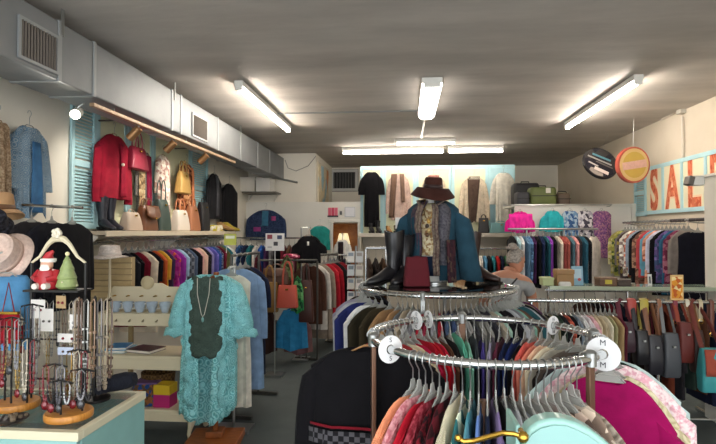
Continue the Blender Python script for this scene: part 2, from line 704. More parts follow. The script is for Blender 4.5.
def fluorescent(label, a, b, wide=False, n=1, glow=None):
    a, b = Vector(a), Vector(b)
    d = b - a
    L = d.length
    rz = math.atan2(d.y, d.x)
    mid = (a + b) / 2
    t = thing('fluorescent_light', label, 'ceiling light', (mid.x, mid.y, CZ), rz, 'fluorescent lights under the concrete ceiling')
    hb = CZ - a.z
    W = 0.09 if not wide else 0.2
    MB().box((0, 0, -0.03), (L, W, 0.055)).build('housing', WHITEPL, t, smooth=False, bevel=0.006)
    for s in (-1, 1):
        MB().box((s * (L / 2 - 0.012), 0, -hb * 0.5 - 0.02), (0.022, W * 0.8, hb)).build('end_cap', WHITEPL, t, smooth=False, bevel=0.004)
    if wide:
        pts = [(-0.1, -0.055), (-0.095, -0.085), (-0.06, -0.115), (0, -0.12), (0.06, -0.115), (0.095, -0.085), (0.1, -0.055)]
        mb = MB()
        mb.loft([[Vector((x, p[0], p[1])) for p in pts] for x in (-L / 2 + 0.03, L / 2 - 0.03)])
        mb.build('diffuser', emit('fff8f0', 9.0), t)
    else:
        for k in range(n):
            y = (k - (n - 1) / 2) * 0.06
            MB().tube([(-L / 2 + 0.03, y, -hb), (L / 2 - 0.03, y, -hb)], 0.019, 10).build('tube', glow or TUBE, t)
    return t


hz = 1.65 + 1.42
fluorescent('long fluorescent tube on the ceiling beside the silver air duct', (-1.635, 4.98, hz), (-1.635, 7.17, hz))
fluorescent('long fluorescent tube on the ceiling near the wall of SALE letters', (2.21, 5.12, hz), (2.21, 7.3, hz))
fluorescent('wide boxy fluorescent fixture with a white diffuser, end of the conduit', (0.265, 5.04, hz), (0.265, 6.44, hz), wide=True)
fluorescent('longer of two fluorescent tubes in line above the black dress', (-1.11, 9.15, hz - 0.02), (0.68, 9.15, hz - 0.02), glow=TUBE2)
fluorescent('shorter of two fluorescent tubes in line above the white lace top', (0.74, 9.15, hz - 0.02), (1.7, 9.15, hz - 0.02), glow=TUBE2)
fluorescent('short single fluorescent tube by itself at the far end of the conduit', (-0.16, 8.4, hz), (0.81, 8.4, hz), glow=TUBE2)

cd = MB().tube([(0.25, 6.32, CZ - 0.02), (0.26, 8.18, CZ - 0.02)], 0.014, 8).build('conduit', STEEL)
tag(cd, 'grey metal conduit on the ceiling joining two fluorescent fixtures', 'pipe')
cd = MB().tube([(-1.6, 6.38, CZ - 0.015), (0.23, 6.38, CZ - 0.015)], 0.01, 8).build('conduit', STEEL)
tag(cd, 'thin grey conduit crossing the ceiling towards the tube near the duct', 'pipe')

# world: soft daylight from the shop front behind the camera
w = bpy.data.worlds.new('world')
SC.world = w
w.use_nodes = True
w.node_tree.nodes['Background'].inputs[0].default_value = (0.93, 0.97, 1.0, 1)
w.node_tree.nodes['Background'].inputs[1].default_value = 3.4
SC.view_settings.view_transform = 'Standard'
SC.view_settings.look = 'None'
SC.view_settings.exposure = 0.32
SC.view_settings.gamma = 1.0
SC.view_settings.use_curve_mapping = False
SC.cycles.max_bounces = 6
SC.cycles.diffuse_bounces = 4

# ------------------------------------------------------------------ silver duct
GALV = plain('8b8e90', 0.55, 0.6, 0.25, 3.0, bump=0.3, bscale=9)
GALV2 = plain('9fa2a3', 0.5, 0.5, 0.1, 3.0)
DX, DZ0, DZ1 = -2.3, 2.66, 3.06
t = thing('air_duct', 'long silver sheet metal air duct running under the ceiling along the wall', 'air duct', (DX, YF, 0))
MB().span((-0.34, 0.1, DZ0), (0, YLB - YF - 0.01, DZ1)).build('duct_body', GALV, t, smooth=False, bevel=0.01)
for px in (59, 94, 172, 181, 218, 241, 258, 270):
    y = at_x(px, 100, DX).y - YF
    MB().box((-0.17, y, (DZ0 + DZ1) / 2), (0.356, 0.035, DZ1 - DZ0 + 0.014)).build('seam', GALV2, t, smooth=False, bevel=0.004)
for px in (62, 175, 241):
    y = at_x(px, 30, DX).y - YF
    MB().box((0.005, y, (DZ1 + CZ) / 2 - 0.03), (0.006, 0.03, CZ - DZ1 + 0.12)).build('strap', STEEL, t, smooth=False)
for p0, p1 in ((20, 56), (193, 207)):
    a, b = at_x(p0, 0, DX).y - YF, at_x(p1, 0, DX).y - YF
    z0, z1 = DZ0 + 0.05, DZ0 + 0.27
    v = MB()
    v.span((0.001, a - 0.02, z0 - 0.02), (0.014, b + 0.02, z0)).span((0.001, a - 0.02, z1), (0.014, b + 0.02, z1 + 0.02))
    v.span((0.001, a - 0.02, z0), (0.014, a, z1)).span((0.001, b, z0), (0.014, b + 0.02, z1))
    fr = v.build('vent', GALV2, t, smooth=False)
    MB().span((0.0005, a, z0), (0.003, b, z1)).build('vent_opening', IRON, fr, smooth=False)
    n = 12
    sl = MB()
    for i in range(n):
        y = a + (b - a) * (i + 0.5) / n
        sl.box((0.008, y, (z0 + z1) / 2), (0.012, (b - a) / n * 0.35, z1 - z0), Matrix.Rotation(0.5, 3, 'Z'))
    sl.build('slats', plain('6a6158', 0.5, 0.3), fr, smooth=False)

# lighting track and its spotlights
tr = thing('lighting_track', 'thin brown lighting track hung just below the silver duct', 'light track', (-2.36, 3.72, 2.615))
MB().box((0, 1.65, 0), (0.04, 3.3, 0.03)).build('track_bar', plain('a58a6e', 0.4, 0.4), tr, smooth=False, bevel=0.004)
for y in (0.3, 1.7, 3.1):
    MB().box((0, y, 0.03), (0.012, 0.012, 0.032)).build('track_hanger', STEEL, tr, smooth=False)
for i, (px, py, glow, lb) in enumerate(((77, 83, 26, 'glaring bare spotlight on the track above the louvred blue shutter'), (134, 120, 5, 'copper spotlight on the track above the red coat'),
                                        (170, 137, 4, 'copper spotlight on the track above the pale floral dress'), (203, 154, 2.5, 'copper spotlight at the far end of the track'))):
    p = at_x(px, py, -2.42)
    p.z = min(p.z, 2.53)
    s = thing('track_spotlight', lb, 'spotlight', p, 0, 'spotlights on the track below the duct')
    d = Vector((-0.6, 0.05, -0.55) if i else (0.35, -0.8, -0.35)).normalized()
    q = d.to_track_quat('Z', 'Y').to_matrix()
    MB().lathe([(0.012, -0.075), (0.036, -0.07), (0.038, 0.06), (0.034, 0.062), (0.033, 0.03), (0.005, 0.03)], 18, rot=q).build('lamp_head', plain('b98a5e', 0.35, 0.7) if i else WHITEPL, s)
    MB().lathe([(0.001, 0.052), (0.031, 0.052), (0.031, 0.056), (0.001, 0.06)], 18, rot=q).build('lens', emit('fff2dc', glow), s)
    ld = bpy.data.lights.new('lamp', 'SPOT')
    ld.energy = 8 if i else 14
    ld.spot_size = 2.0
    ld.spot_blend = 0.8
    ld.shadow_soft_size = 0.03
    ld.color = (1.0, 0.93, 0.82)
    lo = bpy.data.objects.new('lamp', ld)
    COL.objects.link(lo)
    lo.parent = s
    lo.location = d * 0.075
    lo.rotation_euler = (-d).to_track_quat('Z', 'Y').to_euler()
    MB().tube([(0, 0, 0.03), (0.02, 0, 0.05), (0.055, 0, max(0.06, 2.6 - p.z))], 0.007, 8).build('bracket', STEEL, s)
rod = thing('hanging_rod', 'thin dark metal rod with bracket arms high on the wall behind the duct', 'rod', (-2.75, 2.2, 2.735))
MB().tube([(0, 0, 0), (0, 5.2, 0)], 0.009, 8).build('rod', plain('4b4640', 0.5, 0.6), rod)
for y in (0.9, 2.6, 4.3):
    MB().tube([(-0.245, y, 0.0), (0.1, y, 0.0)], 0.009, 6).build('bracket', plain('6b645b', 0.5, 0.6), rod)
# ------------------------------------------------------------------ generic goods
def wall_hang(name, label, px0, px1, pt, pb, X, cloth, sleeve=0.0, extras=None, group=None, hang_mat=None, flare=1.0, th=0.045, sl_w=0.05, fold=0.012, hem=0.0, seed=1, plate=False, neck=-0.11, **kw):
    """garment flat against the long wall, seen between px0..px1 with neck at pt and hem at pb"""
    y0, y1 = at_x(px0, 0, X).y, at_x(px1, 0, X).y
    Y = (y0 + y1) / 2
    zt = at_x((px0 + px1) / 2, pt, X).z
    zb = at_x((px0 + px1) / 2, pb, X).z
    hw = (y1 - y0) / 2 - (sl_w if sleeve else 0)
    sp = Shape(hw, zt - zb, th, neck, min(0.13, hw * 0.5), flare, fold, seed, hem=hem)
    ex = extras(sp) if extras else ()
    return hang(name, label, (X, Y, zt - neck), PI / 2, cloth, sp, sleeve, hang_mat, group, ex, plate, detail=True, **kw)


def front_hang(name, label, px0, px1, pt, pb, Y, cloth, sleeve=0.0, extras=None, group=None, hang_mat=None, flare=1.0, th=0.045, sl_w=0.05, fold=0.012, hem=0.0, seed=1, plate=False, neck=-0.11, rz=0.0, kf=3, drop=None, nk=0.065, **kw):
    a, b = at_y(px0, pt, Y), at_y(px1, pt, Y)
    zb = at_y((px0 + px1) / 2, pb, Y).z
    zt = (a.z + b.z) / 2
    hw = (b.x - a.x) / 2 - (sl_w if sleeve else 0)
    sp = Shape(hw, zt - zb, th, neck, drop or min(0.12, hw * 0.45), flare, fold, seed, hem=hem, kf=kf, nk=nk)
    ex = extras(sp) if extras else ()
    return hang(name, label, ((a.x + b.x) / 2, Y, zt - neck), rz, cloth, sp, sleeve, hang_mat, group, ex, plate, **kw)


def wall_hook(X, Y, z):
    return MB().tube([(X, Y, z), (X + 0.1, Y, z)], 0.003, 6)


def rrect(w, d, r, z, n=5, cx=0, cy=0):
    pts = []
    for qx, qy, a0 in ((1, 1, 0), (-1, 1, 90), (-1, -1, 180), (1, -1, 270)):
        for i in range(n + 1):
            a = math.radians(a0 + 90 * i / n)
            pts.append(Vector((cx + qx * (w / 2 - r) + r * math.cos(a), cy + qy * (d / 2 - r) + r * math.sin(a), z)))
    return pts


def bag(label, loc, rz, w, h, d, m, drop=0.12, m2=None, name='handbag', group=None, cat='handbag', two=True, flap=False, taper=0.8, clasp=True, strap=None, rot=None):
    """a handbag with its bottom at the origin"""
    t = thing(name, label, cat, loc, rz, group, rot=rot)
    m2 = m2 or m
    R = []
    for u in (0, 0.04, 0.3, 0.6, 0.9, 1.0):
        k = 1 + (taper - 1) * u
        bul = 1 + 0.18 * math.sin(PI * u)
        R.append(rrect(w * k * (0.94 if u == 0 else 1), d * bul * (0.75 if u in (0, 1.0) else 1) * (1 - 0.45 * u), d * 0.22, h * u))
    MB().loft(R).build('bag_body', m, t)
    xs = w * taper * 0.27
    for sgn in ((-1, 1) if two else (0,)):
        y = sgn * d * 0.2
        pts = [(xs * math.cos(a) * -1, y, h - 0.03 + (drop + 0.03) * math.sin(a) ** 0.75) for a in [PI * i / 12 for i in range(13)]]
        MB().tube(pts, strap or 0.007, 6).build('handle', m2, t)
    if flap:
        f = MB().grid(lambda u, v: Vector((w * (u - 0.5) * 0.86, -d * (0.3 + 0.3 * math.sin(PI * min(1, 0.25 + v * 0.75) * 0.5)) - 0.006 - 0.02 * (1 - abs(2 * u - 1)), h * (1.0 - 0.55 * v) + 0.04 * v * (2 * u - 1) ** 2)), 10, 6)
        fo = f.build('flap', m2, t, solid=0.004)
        if clasp:
            MB().ball((0, -d * 0.62 - 0.03, h * 0.5), 0.014, 8).build('clasp', BRASS, fo)
    elif clasp:
        MB().box((0, -d * 0.47, h * 0.82), (0.035, 0.014, 0.02)).build('clasp', BRASS, t, bevel=0.003)
    return t


def boot(label, loc, rz, h, m, group=None, s=1.0, m_sole=None, heel=0.03, name='boot', cat='boot', shaft=0.062):
    t = thing(name, label, cat, loc, rz, group)
    mb = MB()
    rings = []
    for y, w, zt in ((0.065, 0.012, 0.075), (0.055, 0.03, 0.1), (0.02, 0.034, 0.11), (-0.04, 0.036, 0.1), (-0.1, 0.042, 0.072), (-0.15, 0.04, 0.056), (-0.185, 0.026, 0.045), (-0.197, 0.008, 0.036)):
        z0 = heel * max(0, min(1, (y + 0.12) / 0.14)) + 0.008
        zt = zt + heel * max(0, min(1, (y + 0.12) / 0.14))
        rings.append([Vector((s * w * math.cos(a), s * y, s * ((z0 + zt) / 2 + (zt - z0) / 2 * math.sin(a)))) for a in [2 * PI * k / 12 for k in range(12)]])
    mb.loft(rings)
    sh = []
    for z, r, yy in ((0.06 + heel, 0.036, 0.02), (0.11 + heel, 0.041, 0.022), (0.16 + heel, 0.043, 0.026), (0.24, 0.054, 0.03), (0.32, shaft, 0.03), (9, shaft, 0.026)):
        z = min(z, h / s)
        sh.append([Vector((s * r * math.cos(a), s * (yy + r * 1.15 * math.sin(a)), s * z + (0.012 * math.sin(a * 2) if z * s >= h - 0.001 else 0))) for a in [2 * PI * k / 14 for k in range(14)]])
        if z * s >= h - 0.001:
            break
    e = sh[-1]
    c = sum(e, Vector()) / 14
    sh.append([c + (p - c) * 0.86 for p in e])
    sh.append([c + (p - c) * 0.8 - Vector((0, 0, 0.05)) for p in e])
    mb.loft(sh)
    mb.build('boot_upper', m, t)
    so = MB()
    so.slab([(-0.2, 0.0), (-0.1, 0.0), (-0.06, heel * 0.55), (0.02, heel), (0.07, heel), (0.07, heel + 0.01), (0.02, heel + 0.012), (-0.07, heel * 0.5 + 0.012), (-0.12, 0.01), (-0.2, 0.01)], -0.034, 0.034)
    so.slab([(0.015, 0.0), (0.066, 0.0), (0.072, heel), (0.01, heel)], -0.03, 0.03)
    so.v = [(y * s, x * s, z * s) for x, y, z in so.v]
    so.build('sole', m_sole or IRON, t)
    return t


def shoe_pair(label, loc, rz, m, group, h=0.12):
    for k in (-1, 1):
        c, s_ = math.cos(rz), math.sin(rz)
        boot(label, (loc[0] + c * k * 0.05, loc[1] + s_ * k * 0.05, loc[2]), rz, h, m, group, name='ankle_boot', cat='shoe')


def hat(label, loc, m, band=None, brim=0.15, crown=0.09, ch=0.11, rot=None, rz=0, wave=0.015, dent=True, name='hat', droop=0.02):
    t = thing(name, label, 'hat', loc, rz, None, rot=rot)
    n = 28
    rings = []
    for r, z in ((brim, -droop), (brim * 1.005, -droop + 0.004), ((brim + crown) / 2, 0.006), (crown * 1.03, 0.01), (crown, 0.025), (crown * 0.97, ch * 0.6), (crown * 0.9, ch * 0.92), (crown * 0.75, ch), (crown * 0.3, ch * (0.82 if dent else 1.03)), (0.003, ch * (0.8 if dent else 1.04))):
        k = max(0, (r - crown) / (brim - crown)) if brim > crown else 0
        rings.append([Vector((r * math.cos(2 * PI * i / n) * 0.93, r * math.sin(2 * PI * i / n) * 1.05, z + k * wave * math.cos(4 * PI * i / n))) for i in range(n)])
    under = [[Vector((p.x * 0.9, p.y * 0.9, p.z - 0.004)) for p in rings[0]], [Vector((p.x * crown / brim * 0.98, p.y * crown / brim * 0.98, 0.0)) for p in rings[0]]]
    MB().loft(list(reversed(under)) + rings, True, True).build('brim_and_crown', m, t)
    if band is not None:
        MB().loft([[Vector((crown * 1.025 * f * math.cos(2 * PI * i / n) * 0.93, crown * 1.025 * f * math.sin(2 * PI * i / n) * 1.05, z)) for i in range(n)] for z, f in ((0.008, 1.02), (0.036, 1.0))], False, False).build('hat_band', band, t, solid=0.002)
    return t


# ------------------------------------------------------------------ blue shutters and cream boards on the long wall
BLUE = plain('b0d6dc', 0.55, vary=0.1, scale=9)
BOARD = plain('dfe0bd', 0.65, vary=0.06)
PX = XL + 0.03


def shutter(label, axis, a, b, c, z0, z1, face, group=None):
    """louvred shutter; axis 'x' stands against a side wall between y=a..b at x=c, facing face"""
    t = thing('louvred_shutter', label, 'shutter', (c, (a + b) / 2, z0), PI / 2 if face > 0 else -PI / 2, group)
    w, h = b - a, z1 - z0
    mb = MB()
    for s in (-1, 1):
        mb.box((s * (w / 2 - 0.022), 0, h / 2), (0.044, 0.026, h))
    for z in (0.03, h * 0.5, h - 0.03):
        mb.box((0, 0, z), (w - 0.088, 0.026, 0.06))
    mb.build('frame', BLUE, t, smooth=False, bevel=0.003)
    sl = MB()
    n = int(h / 0.032)
    for i in range(n):
        z = 0.05 + (h - 0.1) * i / (n - 1)
        if abs(z - h * 0.5) > 0.04:
            sl.box((0, 0.002, z), (w - 0.09, 0.03, 0.006), Matrix.Rotation(0.75, 3, 'X'))
    sl.build('slats', BLUE, t, smooth=False)
    return t


ZT, ZSH = 2.885, 1.66
SY = [at_x(p, 0, XL).y for p in (70, 95, 127, 152, 187, 197, 207)]
shutter('pale blue louvred shutter beside the red coat on the cream wall', 'x', SY[0], SY[1], XL + 0.022, ZSH + 0.02, ZT, 1)
shutter('pale blue louvred shutter next to the black jackets, above the shelf end', 'x', SY[4] + 0.1, SY[6], XL + 0.022, ZSH + 0.02, ZT, 1)
for i, (lb) in enumerate(('cream wall board framed in pale blue behind the red coat', 'cream wall board framed in pale blue behind the grey lace cardigan', 'cream wall board framed in pale blue behind the pale floral dress')):
    a, b = SY[i + 1] + 0.004, SY[i + 2] - 0.004 if i < 2 else SY[4] + 0.096
    t = thing('wall_board', lb, 'wall panel', (XL + 0.012, (a + b) / 2, ZSH + 0.02), PI / 2, 'framed boards on the clothes wall')
    w, h = b - a, ZT - ZSH - 0.02
    MB().box((0, 0, h / 2), (w, 0.016, h)).build('board', BOARD, t, smooth=False)
    fr = MB()
    for s in (-1, 1):
        fr.box((s * (w / 2 - 0.03), -0.012, h / 2), (0.06, 0.012, h))
    fr.box((0, -0.012, h - 0.03), (w - 0.12, 0.012, 0.06))
    fr.build('frame', BLUE, t, smooth=False, bevel=0.002)

# ------------------------------------------------------------------ clothes against the long wall
WX = XL + 0.1
WH = wood('a8794a')
LACE_BLUE = fabric('64839b', 'lace', 'a3aeb4', scale=1.2)
wall_hang('fur_coat', 'brown mottled fur coat hanging on the wall beside the blue lace kimono', -14, 13, 122, 212, WX, fabric('7a6149', 'speck', 'a08a70'), 0.75, th=0.06, fold=0.02, hang_mat=WH, group=None)
wall_hang('kimono', 'sheer blue grey lace kimono with a plain blue front on the wall', 11, 49, 127, 214, WX, LACE_BLUE, 0.42, hem=0.04, flare=1.08,
          extras=lambda s: [('blue_front', s.patch(lambda v: -0.04 - 0.02 * v, lambda v: 0.05 + 0.02 * v, s.neck - 0.12, s.neck - s.L + 0.01, 0.012), fabric('3f6a92'))], r0=0.07, r1=0.085)
wall_hang('coat', 'deep red wool coat on a wooden hanger above the boots', 97, 132, 135, 199, WX, fabric('871529'), 0.56, th=0.06, hang_mat=WH, flare=1.12, r0=0.07, r1=0.058,
          extras=lambda s: [('coat_front', s.patch(lambda v: -0.005, lambda v: 0.06 + 0.03 * v, s.neck - 0.08, s.neck - s.L + 0.02, 0.014), fabric('83122a')),
                            ('button', MB().ball((0.0, -0.095, s.neck - 0.3), 0.018, 8), CREAM)])
wall_hang('cardigan', 'grey lace cardigan over a maroon top, between the red bag and the pale dress', 138, 152, 152, 219, WX, fabric('77706a', 'lace', 'a39a90'), 0.45,
          extras=lambda s: [('maroon_top', s.patch(-0.05, 0.06, s.neck - 0.05, s.neck - s.L + 0.12, 0.014), fabric('7c1a35')), ('tan_panel', s.patch(-0.16, -0.07, s.neck - 0.2, s.neck - s.L, 0.016), fabric('a98f6a', 'print', '6f5a40', 'c9b48b'))])
wall_hang('dress', 'pale floral dress with a cream yoke hanging above the green bag', 157, 171, 156, 222, WX, fabric('d5c3b4', 'print', 'b08a80', 'ece3d6'), 0.4, flare=1.1, hang_mat=WH)
wall_hang('dress', 'brown and peach patterned dress beside the mustard handbag', 180, 195, 164, 230, WX, fabric('a9673f', 'print', '6b3a2a', 'd8a070'), 0.5, flare=1.1, hang_mat=WH,
          extras=lambda s: [('peach_scarf', s.patch(0.04, 0.13, s.neck - 0.05, s.neck - s.L + 0.1, 0.014), fabric('c97d55'))])
wall_hang('jacket', 'black jacket with grey front next to the second louvred shutter', 208, 222, 174, 219, WX, fabric('232326'), 0.52, extras=lambda s: [('grey_front', s.patch(-0.06, 0.06, s.neck - 0.03, s.neck - s.L + 0.04, 0.012), fabric('4a4b50'))])
wall_hang('jacket', 'black jacket hanging at the far end of the long wall, lower hem', 222, 238, 184, 228, WX, fabric('151518'), 0.6)

# bags hanging on that wall
RED = plain('8a2036', 0.5, vary=0.12)
p = at_x(137, 170, WX + 0.06)
bag('red leather handbag with tall handles hanging beside the red coat', p, PI / 2, 0.36, 0.24, 0.1, RED, 0.16, taper=0.72)
p = at_x(183, 194, WX + 0.1)
bag('mustard handbag hanging in front of the peach patterned dress', p, PI / 2, 0.32, 0.28, 0.1, plain('b08a48', 0.5, vary=0.15), 0.14, taper=0.7)

# ------------------------------------------------------------------ the shelf on that wall, what stands on it
SHX1 = -2.6
t = thing('wall_shelf', 'long cream shelf at eye height carrying boots and handbags', 'shelf', (XL + 0.002, at_x(107, 0, SHX1).y, ZSH))
SHL = at_x(236, 0, SHX1).y - at_x(107, 0, SHX1).y
MB().span((0, 0, -0.035), (SHX1 - XL, SHL, 0)).build('shelf_board', plain('c3b49c', 0.5), t, smooth=False, bevel=0.004)
MB().span((SHX1 - XL + 0.001, 0, -0.05), (SHX1 - XL + 0.016, SHL, 0.002)).build('shelf_edge', plain('d8cbb2', 0.45), t, smooth=False, bevel=0.003)
for y in (0.05, SHL / 2, SHL - 0.1):
    MB().slab([(0.0, -0.04), (0.3, -0.04), (0.3, -0.06), (0.02, -0.3), (0, -0.3)], y, y + 0.02).build('bracket', WHITEP, t, smooth=False)
ZS = ZSH + 0.001
BX = -2.78


def on_shelf(px, X=BX):
    p = at_x(px, 232, X)
    return Vector((X, p.y, ZS))


BLK = plain('1c1b1e', 0.35, vary=0.2, coat=0.2)
for k, dy in enumerate((0, 0.13)):
    p = on_shelf(107.5)
    boot('tall navy black boot standing on the shelf under the red coat', (XL + 0.12, p.y + dy + 0.1, ZS), PI / 2 - 0.5, 0.33, plain('25262f', 0.4, vary=0.2), 'pair of tall boots on the shelf', s=0.95)
bag('pale beige handbag lying low on the shelf beside the tall boots', on_shelf(131), PI / 2, 0.3, 0.19, 0.12, plain('b9a592', 0.5, vary=0.12), 0.03, two=False, taper=0.75)
bag('brown leather slouch bag on the shelf under the maroon top', on_shelf(146), PI / 2, 0.34, 0.27, 0.14, plain('6e4328', 0.4, vary=0.2, coat=0.2), 0.08, flap=True, taper=0.65)
bag('dark green leather handbag on the shelf under the pale floral dress', on_shelf(161), PI / 2, 0.3, 0.36, 0.13, plain('33453e', 0.4, vary=0.25), 0.22, two=True, taper=0.7)
bag('cream white bag with peach trim on the shelf beside the mustard bag', on_shelf(180), PI / 2, 0.36, 0.26, 0.13, plain('ded3c5', 0.5), 0.14, m2=plain('c97f55', 0.5), taper=0.75)
bag('peach orange leather handbag on the shelf below the patterned dress', on_shelf(192), PI / 2, 0.34, 0.33, 0.12, plain('a86c48', 0.5, vary=0.15), 0.1, taper=0.6)
bag('small black upright bag on the shelf by the second shutter', on_shelf(203), PI / 2, 0.26, 0.4, 0.12, plain('17161a', 0.5), 0.06, two=False, taper=0.9)
t = thing('folded_scarf', 'folded yellow and white scarf on the shelf under the black jackets', 'scarf', on_shelf(214), PI / 2)
MB().loft([rrect(0.42 * k, 0.2 * k, 0.05, z) for z, k in ((0, 0.95), (0.03, 1), (0.07, 0.98), (0.09, 0.9))]).build('folds', fabric('d9cf9c', 'print', 'c2b43c', 'efe8d2'), t)
for k, (px, lb, c) in enumerate(((221, 'tan ankle boot on the shelf past the folded yellow scarf', 'a07a4a'), (227, 'yellow and brown shoe at the far end of the shelf', 'b7a03a'))):
    p = on_shelf(px, -2.72)
    boot(lb, p, PI / 2, 0.13, plain(c, 0.5), None, name='ankle_boot', cat='shoe')
hat('upturned pink straw hat on the shelf end nearest the blue shutter', on_shelf(97.5, -2.8) + Vector((0, 0.42, 0.05)), fabric('caa596', 'speck', 'b28a7c'), None, 0.12, 0.08, 0.08) if False else None

# ------------------------------------------------------------------ the long rail under that shelf
LRX, LRZ = -2.74, 1.565
y0, y1 = 4.4, 7.75
t = thing('clothes_rail', 'chrome clothes rail fixed under the long wall shelf', 'clothes rail', (LRX, y0, LRZ))
MB().tube([(0, 0, 0), (0, y1 - y0, 0)], 0.0135, 12).build('rail', CHROME, t)
for y in (0.03, (y1 - y0) / 2 + 0.03, y1 - y0 - 0.03):
    MB().tube([(0, y, -0.016), (-0.1, y, -0.04), (XL - LRX + 0.002, y, -0.04)], 0.008, 8).build('bracket', STEEL, t)
LEFT = [('black velvet top', '17161a'), ('charcoal blouse', '26262b'), ('black knit top', '0f0f12'), ('maroon blouse', '6e1626'), ('cream blouse', 'd6c8b0'), ('heavy black jacket', '131217'),
        ('rust orange top', 'b4512a'), ('golden yellow blouse', 'c79a35'), ('dark plum top', '3d2b4d'), ('magenta top', 'a3217e', 'print', 'b23a8c', 'd2603a'), ('bright purple top', '8a2f94'),
        ('pale blue shirt', '9fc0d2'), ('grey checked shirt', '7c8089', 'check', '4a4c55'), ('slate blue top', '4c5a70'), ('black cardigan', '16151a'), ('dusty pink blouse', 'cf9d98'),
        ('pale peach blouse', 'd9b7a4'), ('black lace top', '1b191d', 'lace', '35333a'), ('lavender top', '8d83b4'), ('violet blue blouse', '5b57a0'), ('royal blue top', '2f4f8f'), ('navy polka top', '232a4a', 'speck', '8a90a8'),
        ('burgundy dress', '5b1a2c'), ('olive shirt', '5a5a38'), ('teal blouse', '2c6c74'), ('white shirt', 'd8d6cf')]
labs = rack_labels([e[0] for e in LEFT], 'the rail under the wall shelf', 'the black blouses')
n = len(LEFT)
for i, e in enumerate(LEFT):
    y = 4.66 + i * (7.6 - 4.66) / (n - 1)
    sp = Shape(rnd.uniform(0.17, 0.2), rnd.uniform(0.6, 0.95), 0.03, -0.115, 0.075, 1.02, 0.006, i)
    hang('hanging_top', labs[i], (LRX, y, LRZ), rnd.uniform(-0.12, 0.12), fabric(*e[1:]), sp, rnd.choice([0.25, 0.5, 0.55]), None, 'tops on the rail under the wall shelf', (), True, False, flat=0.45, r0=0.05, r1=0.038, spread=0.0)

# black blouses on a face-out arm by the end of that rail
BYL = 3.65
arm = thing('hanging_bracket', 'chrome face-out arm on the wall holding the black blouses', 'display arm', (XL + 0.002, BYL, 1.86))
MB().tube([(0, 0, 0), (0.62, 0, -0.03)], 0.011, 8).build('arm', CHROME, arm)
MB().box((0.006, 0, 0), (0.012, 0.05, 0.12)).build('wall_plate', CHROME, arm, smooth=False)
for i, (x, lb, c) in enumerate(((-2.46, 'black ruffled blouse at the tip of the chrome wall arm', '121115'), (-2.62, 'black satin blouse behind the ruffled one on the wall arm', '1d1c22'), (-2.78, 'dark charcoal blouse on the wall arm, tight against the wall', '2a2729'))):
    sp = Shape(0.22, 0.62, 0.05, -0.12, 0.07, 1.05, 0.018, 40 + i)
    hang('blouse', lb, (x, BYL, 1.86 - 0.03 * (x + 3) / 0.62), PI / 2, fabric(c), sp, 0.45, None, 'black blouses on the wall arm', (), True, False, rail=0.012)
# ------------------------------------------------------------------ cream hutch with cups
HY = 4.25
hx0, hx1 = at_y(104, 300, HY).x, at_y(204, 300, HY).x
W = hx1 - hx0
t = thing('hutch', 'cream painted hutch with a scalloped back, cup hooks and open shelves', 'hutch', ((hx0 + hx1) / 2, HY, 0))
HC = plain('dccfb0', 0.45, vary=0.05)


def hz_(py, Y=HY):
    return at_y(150, py, Y).z


ztop = hz_(287)
prof = [(-W / 2, hz_(315)), (W / 2, hz_(315)), (W / 2, hz_(296)), (W / 2 - 0.05, ztop + 0.0), (0.12, ztop + 0.0), (0.06, ztop + 0.03), (-0.06, ztop + 0.03), (-0.12, ztop), (-W / 2 + 0.07, ztop), (-W / 2 + 0.02, ztop - 0.06)]
MB().slab(prof, 0.02, 0.04).build('scalloped_back', HC, t, smooth=False, bevel=0.004)
MB().lathe([(0.001, 0), (0.055, 0), (0.058, 0.012), (0.04, 0.02), (0.001, 0.022)], 20, (-0.06, 0.02, ztop + 0.035), Matrix.Rotation(PI / 2, 3, 'X')).build('medallion', plain('cbb992', 0.5, bump=0.6, bscale=120), t)
zc = hz_(312)
MB().box((0, -0.07, zc), (W, 0.18, 0.02)).build('cup_shelf', HC, t, smooth=False, bevel=0.004)
MB().box((0, -0.15, zc - 0.05), (W, 0.018, 0.08)).build('peg_rail', HC, t, smooth=False, bevel=0.003)
for i in range(6):
    x = -W / 2 + 0.09 + i * 0.115
    pg = MB().tube([(x, -0.16, zc - 0.05), (x, -0.18, zc - 0.05), (x + 0.02, -0.19, zc - 0.035)], 0.006, 6)
    pg.build('peg', plain('9a8a6a', 0.5), t)
for i in range(6):
    x = -W / 2 + 0.11 + i * 0.12
    MB().tube([(x - 0.02, 0.02, ztop - 0.075), (x - 0.02, -0.02, ztop - 0.078), (x + 0.015, -0.03, ztop - 0.072)], 0.005, 6).build('cup_hook', BRASS, t)
zs1, zs2, zs3 = hz_(349), hz_(400), 0.33
MB().box((0, -0.08, zs1 - 0.005), (W, 0.38, 0.025)).build('shelf', HC, t, smooth=False, bevel=0.004)
MB().box((0, -0.262, zs1 - 0.06), (W, 0.016, 0.085)).build('apron', HC, t, smooth=False, bevel=0.003)
MB().box((0, -0.08, zs2), (W, 0.38, 0.03)).build('shelf', HC, t, smooth=False, bevel=0.004)
MB().box((0, -0.262, zs2 - 0.045), (W, 0.016, 0.06)).build('apron', HC, t, smooth=False, bevel=0.003)
